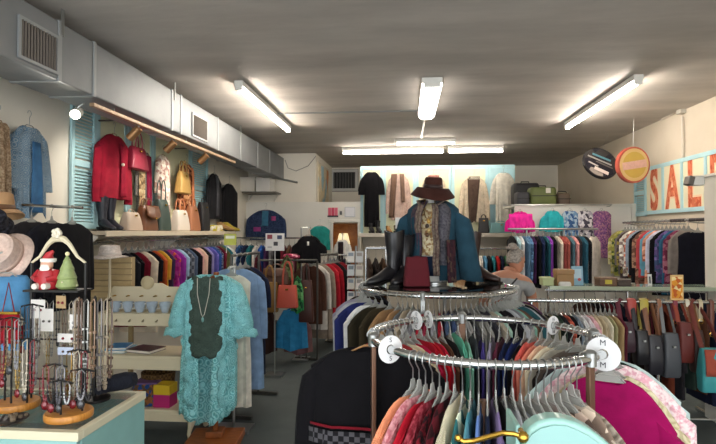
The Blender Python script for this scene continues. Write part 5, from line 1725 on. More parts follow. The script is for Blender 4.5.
for i, e in enumerate(BK):
    x = xa + 0.05 + (xb - xa - 0.24) * i / (len(BK) - 1)
    hang('hanging_top', lb[i], (x, KYY, zr), PI / 2 + 0.1 + rnd.uniform(-0.08, 0.08), fabric(e[1], e[2]), Shape(0.19, rnd.uniform(0.58, 0.72), 0.03, -0.1, 0.07, 1.03, 0.006, 170 + i), 0.5, None, 'tops on the rack under the hot pink top', detail=False, flat=0.42, spread=0.0)
hang('hanging_top', 'long white blouse turned outward at the end of the rack under the turquoise one', (xb - 0.06, KYY, zr), 0.85, fabric('d9d2c8'), Shape(0.17, 0.72, 0.035, -0.1, 0.08, 1.15, 0.01, 199), 0.5, None, None, detail=False)

# ------------------------------------------------------------------ SALE boards and shutter on the long bare wall
SX = XR - 0.002
yS = [at_x(p, 0, XR).y for p in (634, 645.5, 663, 682, 706, 726)]
zS1, zS0 = at_x(646, 168.6, XR).z, at_x(635, 217, XR).z
t = shutter('pale blue louvred shutter standing before the letter S', 'x', yS[1] + 0.003, yS[0], XR - 0.02, zS0 + 0.004, zS1, -1)
t = thing('sale_sign', 'cream and pale blue sign boards spelling SALE in mottled orange letters', 'sign', (SX, (yS[1] + yS[5]) / 2, zS0 + 0.02), -PI / 2)
c0 = (yS[1] + yS[5]) / 2
Hh = zS1 - zS0 - 0.02
LET = fabric('cc7050', 'print', 'bb5a40', 'd98a66', 0.7)
LETE = plain('ecc9a4', 0.6)
for i, ch in enumerate('SALE'):
    a, b = c0 - yS[i + 1], c0 - yS[i + 2]
    w_ = b - a
    pn = MB().box(((a + b) / 2, -0.012, Hh / 2), (w_, 0.02, Hh)).build('letter_board', plain('e6dfc0', 0.6, vary=0.05), t, smooth=False)
    for k, (mt, sz, dd, bo) in enumerate(((LETE, 0.79, -0.0225, 0.048), (LET, 0.79, -0.0245, 0.024))):
        lettering('letter_edge' if k == 0 else 'letter', ch, sz, mt, pn, ((a + b) / 2, dd, Hh * 0.47), depth=0.001, sx=0.6 if ch != 'L' else 0.72, bold=bo)
fr = MB()
for i in range(1, 6):
    x = c0 - yS[i]
    fr.box((x, -0.026, Hh / 2), (0.05, 0.016, Hh))
W0, W1 = c0 - yS[1], c0 - yS[5]
fr.box(((W0 + W1) / 2, -0.027, Hh - 0.02), (W1 - W0, 0.017, 0.05)).box(((W0 + W1) / 2, -0.027, 0.025), (W1 - W0, 0.017, 0.05))
fr.build('frame', BLUE, t, smooth=False, bevel=0.002)
# conduit and junction box
yj = at_x(682, 112, XR - 0.03).y
t = thing('wall_conduit', 'white conduit with a junction box on the wall above the SALE sign', 'pipe', (XR - 0.03, yj, zS1 + 0.01))
MB().tube([(0, 0, 0), (0, 0, at_x(682, 118, XR).z - zS1)], 0.014, 8).build('pipe', WALLR and plain('cfc6b6', 0.5), t)
zq = at_x(682, 114, XR).z - zS1
MB().box((-0.01, 0, zq + 0.03), (0.07, 0.1, 0.1)).build('junction_box', plain('b9b4a8', 0.5), t, smooth=False, bevel=0.004)
MB().tube([(0, 0.05, zq + 0.04), (0, 0.5, zq + 0.02)], 0.012, 8).tube([(0, -0.05, zq + 0.05), (0, -0.7, zq + 0.1)], 0.012, 8).build('pipe', plain('cfc6b6', 0.5), t)

# two round signs hung from the ceiling
p = at_y(632.5, 165, 7.2)
r = 0.24
t = thing('round_sign', 'round yellow sign with a red rim and pale band, hung by the SALE sign', 'sign', p, 0, rot=(0.05, 0.0, 0.28))
X9 = Matrix.Rotation(PI / 2, 3, 'X')
MB().lathe([(0.001, -0.03), (r, -0.03), (r, 0.03), (0.001, 0.03)], 40, rot=X9).build('rim', plain('b0503f', 0.5), t)
MB().lathe([(0.001, 0.031), (r * 0.9, 0.031), (r * 0.9, 0.035), (0.001, 0.035)], 40, rot=X9).build('ring', plain('d3b478', 0.5), t)
MB().lathe([(0.001, 0.036), (r * 0.72, 0.036), (r * 0.72, 0.039), (0.001, 0.039)], 40, rot=X9).build('disc', plain('c4a348', 0.5, vary=0.15), t)
MB().box((0, -0.043, 0), (r * 1.5, 0.004, r * 0.42), Matrix.Rotation(-0.16, 3, 'Y')).build('band', plain('d6a99a', 0.5, vary=0.2, scale=25), t, smooth=False)
MB().tube([(0, 0, r), (0, 0, CZ - p.z)], 0.002, 5).build('hanging_wire', STEEL, t)
p = at_y(600, 163.5, 7.35)
t = thing('round_sign', 'tilted round dark sign with blue and white streaks, next to the yellow one', 'sign', p, 0, rot=(-0.45, 0.32, 0.05))
MB().lathe([(0.001, -0.02), (r, -0.02), (r * 1.02, 0.0), (r, 0.02), (0.001, 0.02)], 40, rot=X9).build('plate', plain('211f21', 0.35), t)
MB().lathe([(0.001, 0.0205), (r * 0.92, 0.0205), (r * 0.92, 0.023), (0.001, 0.023)], 40, rot=X9).build('face', fabric('3a3634', 'print', '26232a', '8a8078', 0.22), t)
for i, (x, z, l, h_, c, a_) in enumerate(((0.0, 0.09, 0.26, 0.03, '4f8190', 0.1), (-0.02, 0.03, 0.34, 0.022, '9a948e', 0.12), (0.05, -0.02, 0.24, 0.02, '5a534e', 0.15), (0.02, -0.13, 0.2, 0.05, 'd6c7bc', 0.15), (-0.1, -0.06, 0.14, 0.02, 'b5aaa4', 0.2))):
    MB().box((x, -0.026, z), (l, 0.004, h_), Matrix.Rotation(a_, 3, 'Y')).build('streak', plain(c, 0.5), t, smooth=False)
MB().tube([(0, 0, r), (0.02, -0.1, r + 0.22)], 0.002, 5).build('hanging_wire', STEEL, t)

# ------------------------------------------------------------------ rail along the SALE wall
RX, RZ = 3.05, 1.78
ya, yb = 5.68, 7.5
t = thing('clothes_rail', 'steel clothes rail under the SALE sign with black end grips', 'clothes rail', (RX, ya - 0.1, RZ))
MB().tube([(0, 0, 0), (0, yb - ya + 0.2, 0)], 0.0135, 12).build('rail', STEEL, t)
for y in (0.35, 1.1, 1.9):
    MB().tube([(0, y, -0.016), (0.1, y, -0.03), (XR - RX - 0.002, y, -0.03)], 0.008, 8).build('bracket', STEEL, t)
for y in (0.05, 0.45):
    MB().tube([(0, y - 0.05, 0.0), (0, y + 0.25, 0.0)], 0.019, 10).build('grip', plain('3a3232', 0.6), t)
SW = [('black navy sleeveless dress', '15151f', 'plain', 0.78, 0, None), ('taupe grey blouse', '8a8078', 'plain', 0.6, 0.4, None), ('maroon print blouse', '6e2a44', 'print', 0.62, 0.4, 'a56a7a'), ('teal blue dress', '2a5a78', 'plain', 0.72, 0.3, None), ('plum blue blouse', '5a4a7a', 'print', 0.6, 0.4, '3a4a6a'),
      ('black long dress', '111014', 'plain', 0.75, 0.5, None), ('pale lavender blouse', 'c4c4d4', 'plain', 0.5, 0.4, None), ('peach floral dress', 'c98f74', 'print', 0.72, 0.3, 'a5604c'), ('aqua blue blouse', '5f9ab0', 'plain', 0.55, 0.4, None), ('coral red blouse', 'b5484c', 'plain', 0.58, 0.4, None), ('brown print skirt top', '6a4a3e', 'print', 0.7, 0.4, 'a8826a'),
      ('black knit blouse', '19181b', 'knit', 0.66, 0.5, None), ('grey blue blouse', '8a96a4', 'plain', 0.55, 0.4, None), ('rust print blouse', 'b56a54', 'print', 0.6, 0.4, 'e0d8cc'), ('white print blouse', 'd6d0c6', 'print', 0.6, 0.4, '8a7a74'), ('dark floral blouse', '4a3f3e', 'print', 0.64, 0.4, '9a8a4a'), ('ash grey blouse', '76706e', 'plain', 0.6, 0.4, None), ('yellow green floral blouse', '9a9a4a', 'print', 0.62, 0.4, '4a5a3a'), ('olive yellow blouse', 'a39a58', 'print', 0.6, 0.4, 'd0c89a')]
lb = rack_labels([e[0] for e in SW], 'the rail under the SALE sign', 'the white column')
for i, e in enumerate(SW):
    y = ya + 0.06 + (yb - ya - 0.1) * (i / (len(SW) - 1)) + (0.08 if i else 0.0)
    hang('hanging_top', lb[i], (RX, y, RZ), (0.0 if i == 0 else rnd.uniform(-0.1, 0.1)) - (0.15 if i else 0), fabric(e[1], e[2], e[5]), Shape(0.2 if i == 0 else rnd.uniform(0.165, 0.19), e[3], 0.028, -0.11 if i else -0.13, 0.075 if i else 0.05, 1.06, 0.006, 210 + i, nk=0.065 if i else 0.1), e[4], None, 'clothes on the rail under the SALE sign', detail=False, flat=0.36, spread=0.02)

# ------------------------------------------------------------------ white column with the clip-on lamp
p0 = at_y(703.5, 175, 4.7)
t = thing('white_column', 'tall square white post standing beside the navy dress', 'post', (at_y(703.5, 175, 4.94).x + 0.12, 4.82, 0))
MB().box((0, 0, p0.z / 2), (0.24, 0.24, p0.z)).build('shaft', plain('e2dbcd', 0.5), t, smooth=False, bevel=0.006)
MB().box((0, 0, p0.z + 0.012), (0.27, 0.27, 0.024)).build('top_cap', WHITEP, t, smooth=False, bevel=0.004)
MB().box((-0.0, 0, 0.06), (0.26, 0.26, 0.12)).build('plinth', WHITEP, t, smooth=False, bevel=0.004)
p = at_y(691, 181, 4.75)
s = thing('clip_spotlight', 'white clip-on spotlight with a dark lens fixed to the white post', 'spotlight', (p.x, 4.75, p.z), 0)
MB().box((0.045, 0, 0), (0.09, 0.09, 0.085)).build('lamp_head', plain('d6d2c8', 0.4), s, smooth=False, bevel=0.01)
MB().box((-0.02, -0.01, 0), (0.05, 0.085, 0.08), Matrix.Rotation(0.25, 3, 'Y')).build('lens_hood', plain('6b6660', 0.3, 0.4), s, smooth=False, bevel=0.008)
MB().box((0.098, 0.0, -0.01), (0.02, 0.03, 0.04)).build('clip', STEEL, s, smooth=False, bevel=0.003)
# ------------------------------------------------------------------ long low racks in front of the SALE wall
FZ = 1.17
F0, F1 = at_y(545, 285, 4.9).x, 2.72
t = thing('display_rack', 'long chrome rack with a greenish glass shelf carrying small boxes', 'clothes rack', (F0, 4.9, 0))
L_ = F1 - F0
MB().tube([(0, 0, FZ - 0.05), (L_, 0, FZ - 0.05)], 0.0135, 12).build('rail', CHROME, t)
MB().box((L_ / 2, 0, FZ - 0.008), (L_, 0.32, 0.012)).build('glass_shelf', plain('a9bfae', 0.08, trans=0.4, alpha=0.8), t, smooth=False)
MB().box((L_ / 2, -0.165, FZ - 0.012), (L_, 0.012, 0.03)).build('front_edge', plain('a8b29a', 0.3, 0.3), t, smooth=False)
for x in (0.03, L_ / 2, L_ - 0.03):
    MB().tube([(x, 0, 0.03), (x, 0, FZ - 0.016)], 0.0125, 10).build('post', CHROME, t)
    MB().box((x, 0, 0.02), (0.03, 0.44, 0.03)).build('foot', CHROME, t, smooth=False, bevel=0.004)
FS = FZ - 0.001


def box_on(label, px0, px1, pt, Y, c, d=0.1, name='box', cat='box', lid=None, deco=None):
    a, b = at_y(px0, pt, Y), at_y(px1, pt, Y)
    t = thing(name, label, cat, ((a.x + b.x) / 2, Y, FS))
    w_, h_ = b.x - a.x, a.z - FS
    MB().box((0, 0, h_ * 0.36), (w_, d, h_ * 0.72)).build('box_body', plain(c, 0.55, vary=0.15), t, smooth=False, bevel=0.004)
    MB().box((0, 0, h_ * 0.86), (w_ + 0.008, d + 0.008, h_ * 0.27)).build('lid', plain(lid or c, 0.5, vary=0.2), t, smooth=False, bevel=0.004)
    if deco:
        MB().box((0, -d / 2 - 0.005, h_ * 0.5), (w_ * 0.4, 0.006, h_ * 0.5)).build('yellow_block', plain(deco, 0.5), t, smooth=False)
    return t


box_on('brown wooden box on the glass shelf beside the pale blue card', 555, 572, 269, 4.85, '9a7444', 0.12)
t = thing('picture_card', 'pale blue picture card with a red spot standing on the glass shelf', 'card', (at_y(577, 283, 4.9).x, 4.88, FS), 0, rot=(-0.12, 0, 0))
h_ = at_y(577, 266, 4.9).z - FS
MB().box((0, 0, h_ / 2), (0.1, 0.006, h_)).build('card', plain('7fa9bc', 0.4, vary=0.15), t, smooth=False)
MB().box((0, -0.004, h_ * 0.6), (0.07, 0.003, h_ * 0.5)).build('picture', plain('b4ccd4', 0.4, vary=0.1), t, smooth=False)
MB().ball((0.015, -0.004, h_ * 0.3), 0.016, 8, (1, 0.2, 1)).build('red_spot', plain('b4403c', 0.4), t)
MB().tube([(0, 0.003, h_ * 0.6), (0, 0.06, -0.001 + 0.01)], 0.003, 5).build('easel_leg', STEEL, t)
box_on('brown box with a yellow block on the glass shelf near the black dresses', 597, 614, 277, 4.88, '6a4b38', 0.13, lid='7d5f49', deco='c9b53f')
box_on('dark speckled low box beyond the one with the yellow block', 615, 628, 279, 4.88, '4c3d36', 0.13)
box_on('pale green lidded box lying near the woman on the glass shelf', 541, 552, 277, 4.86, 'b6bf8a', 0.12)
t = thing('folded_cloth', 'white folded cloth on the glass shelf between the green box and the wooden box', 'cloth', (at_y(562, 283, 4.78).x + 0.02, 4.765, FS))
MB().loft([rrect(0.11 * k, 0.035 * k, 0.015, z) for z, k in ((0, 0.9), (0.01, 1), (0.03, 0.95), (0.04, 0.8))]).build('folds', fabric('dcd8d0'), t)
t = thing('picture_card', 'white standing booklet with dark figures by the black dresses', 'card', (at_y(649, 283, 4.9).x, 4.88, FS), 0, rot=(-0.1, 0, 0))
h_ = at_y(649, 274, 4.9).z - FS
MB().box((0, 0, h_ / 2), (0.035, 0.005, h_)).build('card', plain('d8d6d0', 0.5), t, smooth=False)
MB().box((0, -0.0035, h_ * 0.5), (0.012, 0.002, h_ * 0.6)).build('picture', plain('3a3a40', 0.5), t, smooth=False)
a, b = at_y(665, 274, 4.0), at_y(678, 299, 4.0)

NZ, NYY = 1.145, 3.95
N0, N1 = at_y(528, 298, NYY).x, 2.75
t = thing('clothes_rack', 'long chrome rack hung with garments and handbags in front of the glass shelf', 'clothes rack', (N0, NYY, 0))
L_ = N1 - N0
MB().tube([(0, 0, NZ), (L_, 0, NZ)], 0.0135, 12).build('rail', CHROME, t)
MB().tube([(0.03, 0.03, 0.3), (L_ - 0.05, 0.03, 0.3)], 0.006, 8).build('brace', STEEL, t)
for x in (0.03, L_ * 0.5, L_ - 0.05):
    MB().tube([(x, 0.03, 0.03), (x, 0.03, NZ - 0.012)], 0.0125, 10).build('post', CHROME, t)
    MB().box((x, 0.03, 0.02), (0.03, 0.44, 0.03)).build('foot', CHROME, t, smooth=False, bevel=0.004)
# picture card on the rack
t = thing('tarot_card_sign', 'ornate orange and cream picture card clipped on the rail above the bags', 'card', ((a.x + b.x) / 2, NYY - 0.025, b.z), 0)
h_ = a.z - b.z
MB().box((0, 0, h_ / 2), (b.x - a.x, 0.005, h_)).build('card', plain('d0a668', 0.45), t, smooth=False)
MB().box((0, -0.004, h_ / 2), ((b.x - a.x) * 0.8, 0.003, h_ * 0.84)).build('picture', fabric('cf8a34', 'print', 'b45a2a', 'dcc890', 1.6), t, smooth=False)
MB().box((0, 0.006, h_ * 0.2), (0.02, 0.012, 0.04)).build('clip', STEEL, t, smooth=False)

NR = [('dark brown print top', '4d3a30', 'print'), ('olive grey top', '6a6a58', 'plain'), ('black brown top', '201b1a', 'plain'), ('faded khaki top', '8a8468', 'plain'), ('dark green top', '2c3a30', 'plain'), ('charcoal top', '2a292c', 'plain'), ('coral and black top', 'c8604c', 'stripe'), ('black top with a coral yoke', '17161a', 'plain'), ('grey blue top', '7f8a94', 'plain'),
      ('pale white top', 'd4d2ce', 'plain'), ('white top with pink hem', 'd8cdd0', 'plain'), ('soft pink top', 'd8a8ac', 'plain'), ('cream striped trousers', 'd8c8a8', 'plain'), ('beige trousers', 'bfae90', 'plain'), ('pale cream trousers', 'ddd2b8', 'plain'), ('light olive trousers', '9a946c', 'plain'), ('tan trousers', 'a98c64', 'plain'), ('maroon trousers', '5a2430', 'plain')]
lb = rack_labels([e[0] for e in NR], 'the bag rack', 'the woman')
xe = at_y(617, 298, NYY).x
for i, e in enumerate(NR):
    x = N0 + 0.06 + (xe - N0 - 0.08) * i / (len(NR) - 1)
    hang('hanging_top', lb[i], (x, NYY, NZ), PI / 2 + 0.12 + rnd.uniform(-0.06, 0.06), fabric(e[1], e[2]), Shape(0.18, rnd.uniform(0.6, 0.85), 0.015, -0.1, 0.06, 1.0, 0.003, 240 + i), 0.45 if i < 12 else 0, None, 'garments on the bag rack', detail=i < 0, flat=0.34, spread=0.0, r0=0.045)


def sling(label, px0, px1, pt, pb, Y, m, sm=None, strap_w=0.016, name='shoulder_bag', d=0.09, ptop=300, taper=0.9, hook=True, flap=False, m2=None):
    """a bag hanging by its long strap from the rail"""
    a, b = at_y(px0, pt, Y), at_y(px1, pb, Y)
    top = NZ + 0.004
    t = thing(name, label, 'handbag', ((a.x + b.x) / 2, Y, b.z), 0)
    w, h = b.x - a.x, a.z - b.z
    R = [rrect(w * k, d * k2, d * 0.2, h * u) for u, k, k2 in ((0, 0.92, 0.7), (0.05, 1, 0.95), (0.4, 1, 1.15), (0.8, taper + (1 - taper) * 0.3, 0.9), (1, taper, 0.5))]
    MB().loft(R).build('bag_body', m, t)
    dz = top - b.z
    oy = NYY - Y
    pts = [(-w * 0.4 * taper, 0, h - 0.02), (-w * 0.3, oy * 0.5, h + (dz - h) * 0.5), (-0.03, oy - 0.012, dz - 0.01), (0, oy, dz + 0.016), (0.03, oy + 0.012, dz - 0.01), (w * 0.3, oy * 0.5 + 0.01, h + (dz - h) * 0.5), (w * 0.4 * taper, 0.01, h - 0.02)]
    MB().tube(pts, strap_w, 6, flat=0.3).build('hanging_strap', sm or m, t)
    if flap:
        MB().grid(lambda u, v: Vector((w * (u - 0.5) * 0.9, -d * 0.5 - 0.02 * math.sin(v * 2), h * (1 - 0.6 * v))), 6, 4).build('flap', m2 or m, t, solid=0.004)
    MB().box((0, -d * 0.5 - 0.012, h * 0.72), (0.018, 0.012, 0.012)).build('clasp', STEEL, t, smooth=False)
    return t


BYY = NYY - 0.09
sling('dark plum shoulder bag with a red and gold tassel near the cream trousers', 619, 634, 322, 352, BYY, plain('38242c', 0.5, vary=0.2), plain('5a1c2a', 0.5))
sling('black leather bag hanging between the plum bag and the brown strap', 634, 648, 330, 364, BYY + 0.005, plain('1b191c', 0.4, vary=0.2), plain('2a2426', 0.5))
sling('charcoal bag on a long tan brown strap', 646, 662, 335, 374, BYY - 0.005, plain('232127', 0.45, vary=0.2), plain('7c5036', 0.5), 0.02)
sling('grey leather tote with slim grey straps on the bag rack', 662, 679, 333, 377, BYY, plain('47494d', 0.5, vary=0.2), plain('70706f', 0.5), 0.012)
sling('rust red suede bag hanging beside the grey tote', 677, 692, 322, 362, BYY + 0.0, plain('611f17', 0.6, vary=0.2), plain('8a3a28', 0.5), 0.014)
sling('dark brown bag with a pale tag beside the rust red one', 691, 703, 330, 372, BYY, plain('3a2620', 0.5, vary=0.2), plain('8a5a38', 0.5), 0.012)
sling('turquoise cloth tote with a rust printed patch at the end of the bag rack', 699, 727, 348, 392, BYY - 0.14, plain('3f9a9c', 0.55, vary=0.12), plain('6a2f26', 0.5), 0.016, flap=True, m2=fabric('3f9296', 'print', '9a4a3a', '3a8488', 0.35))
for i, (px, pb, c, lb) in enumerate(((641, 330, 'a8963a', 'olive yellow scarf hanging over the bag rack rail'), (656, 352, '8a5a3a', 'long tan leather belt hanging from the bag rack rail'), (672, 322, '7c2a3a', 'wine red belt hanging above the grey tote'), (684, 318, 'c4bda8', 'pale cream belt hanging over the rust red bag'),
                                     (697, 322, 'b9a888', 'sand coloured belt near the turquoise tote'), (708, 335, '6a3a2a', 'brown plaited belt over the turquoise tote'), (629, 320, 'a03a30', 'red and yellow scarf above the dark plum bag'))):
    tp, bt = at_y(px, 297, NYY + 0.03), at_y(px, pb, NYY + 0.03)
    t = thing('hanging_belt' if 'belt' in lb else 'hanging_scarf', lb, 'belt' if 'belt' in lb else 'scarf', (tp.x, NYY, NZ + 0.014))
    dz = NZ - bt.z
    w_ = 0.014 if 'belt' in lb else 0.03
    MB().tube([(-0.004, -0.022, -dz), (0, -0.022, -0.03), (0, -0.016, 0.0), (0, 0, 0.006), (0, 0.018, 0), (0, 0.024, -0.03), (0.004, 0.024, -dz * 0.92)], w_, 8, flat=0.25).build('strap', plain(c, 0.55, vary=0.2), t)
    if 'belt' in lb:
        MB().tube([(w_ * 1.2 * math.cos(q) - 0.004, -0.024, -dz + w_ * 1.2 * math.sin(q)) for q in [2 * PI * k / 10 for k in range(10)]], 0.0025, 5, closed=True).build('buckle', BRASS, t)
# garments on the rail under the glass shelf, seen above the bags
FR = [('brown long dress', '3d2a22'), ('black long coat', '141215'), ('maroon long dress', '5a1a22'), ('dark navy coat', '1c1f2c'), ('deep brown coat', '2c201a'), ('wine dress', '4a1620'), ('black skirt', '100f12'), ('rust brown dress', '6a3222'), ('charcoal dress', '2a282c'), ('dark green dress', '24302a'), ('chestnut coat', '4f3020'), ('ink blue dress', '1a2034')]
lb = rack_labels([e[0] for e in FR], 'the rail under the glass shelf', 'the woman')
for i, e in enumerate(FR):
    x = F0 + 0.35 + (F1 - F0 - 0.45) * i / (len(FR) - 1)
    x += 0.09 if abs(x - (F0 + F1) / 2) < 0.06 else 0
    hang('hanging_dress', lb[i], (x, 4.9, FZ - 0.05), PI / 2 + 0.1 + rnd.uniform(-0.05, 0.05), fabric(e[1]), Shape(0.19, rnd.uniform(0.7, 0.9), 0.032, -0.1, 0.07, 1.05, 0.01, 280 + i), 0.5, None, 'long clothes on the rail under the glass shelf', detail=False)
# ------------------------------------------------------------------ round racks
def round_rack(label, c, r, z, legs, m_leg):
    t = thing('round_rack', label, 'clothes rack', (c[0], c[1], 0))
    MB().tube([(r * math.cos(a), r * math.sin(a), z) for a in [2 * PI * k / 64 for k in range(64)]], 0.0145, 12, closed=True).build('ring_rail', CHROME, t)
    for a in legs:
        a = math.radians(a)
        ca, sa_ = math.cos(a), math.sin(a)
        R = Matrix.Rotation(a, 3, 'Z')
        MB().box((r * ca, r * sa_, (z - 0.02) / 2 + 0.01), (0.016, 0.03, z - 0.045), R).build('leg', m_leg, t, smooth=False, bevel=0.003)
        MB().tube([(0.03 * ca, 0.03 * sa_, 0.04), (r * ca, r * sa_, 0.025), ((r + 0.1) * ca, (r + 0.1) * sa_, 0.012)], 0.012, 8).build('foot', m_leg, t)
        MB().lathe([(0.02, -0.022), (0.021, 0.02), (0.012, 0.028), (0.001, 0.03)], 14, (r * ca, r * sa_, z)).build('joint_cap', STEEL, t)
        MB().tube([(0.0, 0, 0.42), ((r - 0.01) * ca, (r - 0.01) * sa_, 0.42)], 0.008, 8).build('spoke', m_leg, t)
    MB().tube([(0, 0, 0.03), (0, 0, z - 0.24)], 0.018, 10).build('centre_pole', m_leg, t)
    return t


def ring_pos(c, r, z, deg):
    a = math.radians(deg)
    return (c[0] + r * math.cos(a), c[1] + r * math.sin(a), z), a


CA, RA, ZA = (0.3, 2.03), 0.428, 1.25
CB, RB, ZB = (0.23, 3.81), 0.55, 1.25
round_rack('nearer round chrome rack packed with tops, with white size discs', CA, RA, ZA, (193, 95, 8, -49), BRONZE)
tb = round_rack('round chrome rack under the mannequin in the brown hat', CB, RB, ZB, (170.5, 80, -11.5, -102.5), STEEL)
MB().lathe([(0.001, ZB + 0.014), (RB - 0.07, ZB + 0.014), (RB - 0.065, ZB + 0.018), (RB - 0.065, ZB + 0.024), (0.001, ZB + 0.024)], 48).build('black_top', plain('0f0f10', 0.08, coat=0.5), tb)
MB().tube([(-RB, 0, ZB), (RB, 0, ZB)], 0.011, 8).tube([(0, -RB, ZB), (0, RB, ZB)], 0.011, 8).build('crossbar', CHROME, tb)

# size discs on the nearer ring
for deg, dia, txt, lb in ((125.7, 0.085, '12', 'white round size disc on the far arc of the nearer ring, face turned'), (117, 0.08, '14', 'white size disc seen almost edge-on at the far arc of the ring'), (215, 0.095, 'S', 'white oval looking size disc by the brown wooden hanger'), (39.4, 0.08, '16', 'white size disc at the far arc of the ring above the coral tops'), (-36, 0.11, 'M', 'big white size disc above the magenta blouse')):
    p, a = ring_pos(CA, RA, ZA, deg)
    d = thing('size_disc', lb, 'size disc', p, 0, rot=(0, 0, a))
    rot = Matrix.Rotation(PI / 2, 3, 'X')
    R_ = dia / 2
    n = 28
    rg = []
    for q, y in ((0.0165, -0.0015), (R_, -0.0015), (R_, 0.0015), (0.0165, 0.0015), (0.0165, -0.0015)):
        rg.append([Vector((q * math.cos(2 * PI * k / n), y, q * math.sin(2 * PI * k / n))) for k in range(n)])
    MB().loft(rg, False, False).build('disc', plain('e4e4e4', 0.4, vary=0.04), d, ang=0.6)
    for s in (-1, 1):
        lettering('size_letters', txt, dia * 0.24, plain('3a3a44', 0.5), d, (0, -0.0022 * s, R_ * 0.66), (PI / 2, 0, 0) if s > 0 else (PI / 2, 0, PI), 0.0004)
        lettering('size_letters', txt, dia * 0.24, plain('3a3a44', 0.5), d, (0, -0.0022 * s, -R_ * 0.66), (PI / 2, 0, 0) if s > 0 else (PI / 2, 0, PI), 0.0004)

NEAR = [('peach orange sweater', 'e8946c', 'knit', None), ('pale pink flecked sweater', 'd59a9c', 'speck', 'b56a72'), ('bright red sweater', 'a81527', 'plain', None), ('dark red flecked top', '7a1c28', 'speck', 'a84450'),
        ('black and red top', '1f1417', 'speck', '7a1c28'), ('burgundy checked top', '5a1822', 'check', '2a1014'), ('ivory knit top', 'd6cdb0', 'knit', None), ('ivory and teal print top', 'c9cfb8', 'print', '2f6a6c'), ('teal print top', '2a6670', 'print', '5a94a0'), ('cornflower blue top', '6a88c4', 'plain', None),
        ('navy top', '1a2138', 'plain', None), ('dusty purple top', '796892', 'plain', None), ('jet black top', '121114', 'plain', None), ('sheer grey top', '98989a', 'plain', None),        ('silver sequined top', 'cfcfcb', 'speck', '4e4e52'), ('pale blue grey top', 'a6b0ba', 'plain', None), ('light ash top', 'c1beb8', 'plain', None), ('coral knit top', 'cf6257', 'knit', None), ('white blouse', 'e4e2de', 'plain', None),
        ('beige leopard blouse', 'b9a592', 'print', '6d5a4c'), ('taupe leopard blouse', 'a28e80', 'print', '5a4a42'), ('sand print blouse', 'c6b5a2', 'print', '8a7668'), ('grey beige lace blouse', 'b6a898', 'lace', '85786a')]
lb = rack_labels([e[0] for e in NEAR], 'the ring with size discs', 'the black poncho')
a0_, a1_ = 230, 302
for i, e in enumerate(NEAR):
    deg = a0_ + (a1_ - a0_) * i / (len(NEAR) - 1)
    p, a = ring_pos(CA, RA, ZA, deg)
    sp_ = Shape(rnd.uniform(0.165, 0.19), 0.62, 0.0095, -0.12 + rnd.uniform(-0.015, 0.01), 0.085, 1.0, 0.0015, 300 + i, wedge=2.2)
    hang('hanging_top', lb[i], p, a, fabric(e[1], e[2], e[3]), sp_, rnd.choice([0.2, 0.45, 0.45]), None, 'tops on the nearer round rack', rail=0.0145, flat=0.2, r0=0.045, r1=0.034, spread=0.0)
SIDE = [('magenta satin blouse', '8c0a4c', 'plain', None, 0.2, 0.05), ('sheer champagne blouse', 'd2c7a4', 'lace', 'b8ab86', 0.215, 0.04), ('pink flecked white blouse', 'e4d2d0', 'speck', 'cf9aa4', 0.25, 0.03), ('bottle green top', '24352e', 'plain', None, 0.22, 0.02), ('pale mint knit top', 'c3d6d3', 'knit', None, 0.28, 0.03), ('denim blue grey top', '4a5468', 'plain', None, 0.21, 0.02), ('black crinkled top', '19181b', 'speck', '5a5a60', 0.2, 0.02)]
lb = rack_labels([e[0] for e in SIDE], 'the ring with size discs', 'the big white disc')
for i, e in enumerate(SIDE):
    deg = (336, 343, 349, 354, 359, 365, 371)[i]
    p, a = ring_pos(CA, RA, ZA, deg)
    sp_ = Shape(e[4], 0.62, 0.018, -0.1 if i < 2 else -0.075, 0.15, 1.05, 0.004, 340 + i, wedge=1.6)
    hang('hanging_top', lb[i], p, a, fabric(e[1], e[2], e[3]), sp_, 0.45, None, 'tops beside the big white disc', rail=0.0145, flat=0.3, r0=0.055, r1=0.045, spread=0.01)
FAR = [('grey black top', '3a393c'), ('dark taupe top', '5a5048'), ('brown black blouse', '2a2220'), ('stone top', 'a8a090'), ('cream chiffon blouse', 'dccdb0'), ('pale peach blouse', 'dcb294'), ('orange coral blouse', 'd4806a'), ('coral red blouse', 'c85a50'), ('black blouse', '141316'), ('royal navy blouse', '1c2a5c'),
       ('deep navy blouse', '1a2446'), ('wine blouse', '5c2436'), ('grey lilac blouse', '9a94a8'), ('violet blouse', '4a3f84'), ('dark slate blouse', '33383c'), ('mint lace blouse', '8fc4ae'), ('jade top', '5aa88c'), ('near black top', '1a191a'), ('brown top', '5a3c2c'), ('cherry red top', 'b01c34'), ('scarlet top', 'b51a24'), ('crimson top', '9a1626'), ('ruby red top', 'a81a3c'),
       ('oatmeal top', 'cbbb9c'), ('peach cream top', 'dcc4a4'), ('rose print top', 'b06a68'), ('brick red top', '8c2a2c'), ('black lace top', '161417'), ('grey green top', '6a7268'), ('brown suede top', '84583a')]
lb = rack_labels([e[0] for e in FAR], 'the far side of the disc ring', 'the magenta blouse')
for i, e in enumerate(FAR):
    deg = 17 + (163 - 17) * i / (len(FAR) - 1)
    p, a = ring_pos(CA, RA, ZA, deg)
    hang('hanging_top', lb[i], p, a, fabric(e[1]), Shape(0.18, 0.55, 0.0135, -0.085 + rnd.uniform(-0.02, 0.01), 0.06, 1.0, 0.002, 360 + i, wedge=2.2), 0.3, None, 'tops on the far arc of the nearer round rack', rail=0.0145, flat=0.27, r0=0.045, r1=0.034, spread=0.0, detail=False)

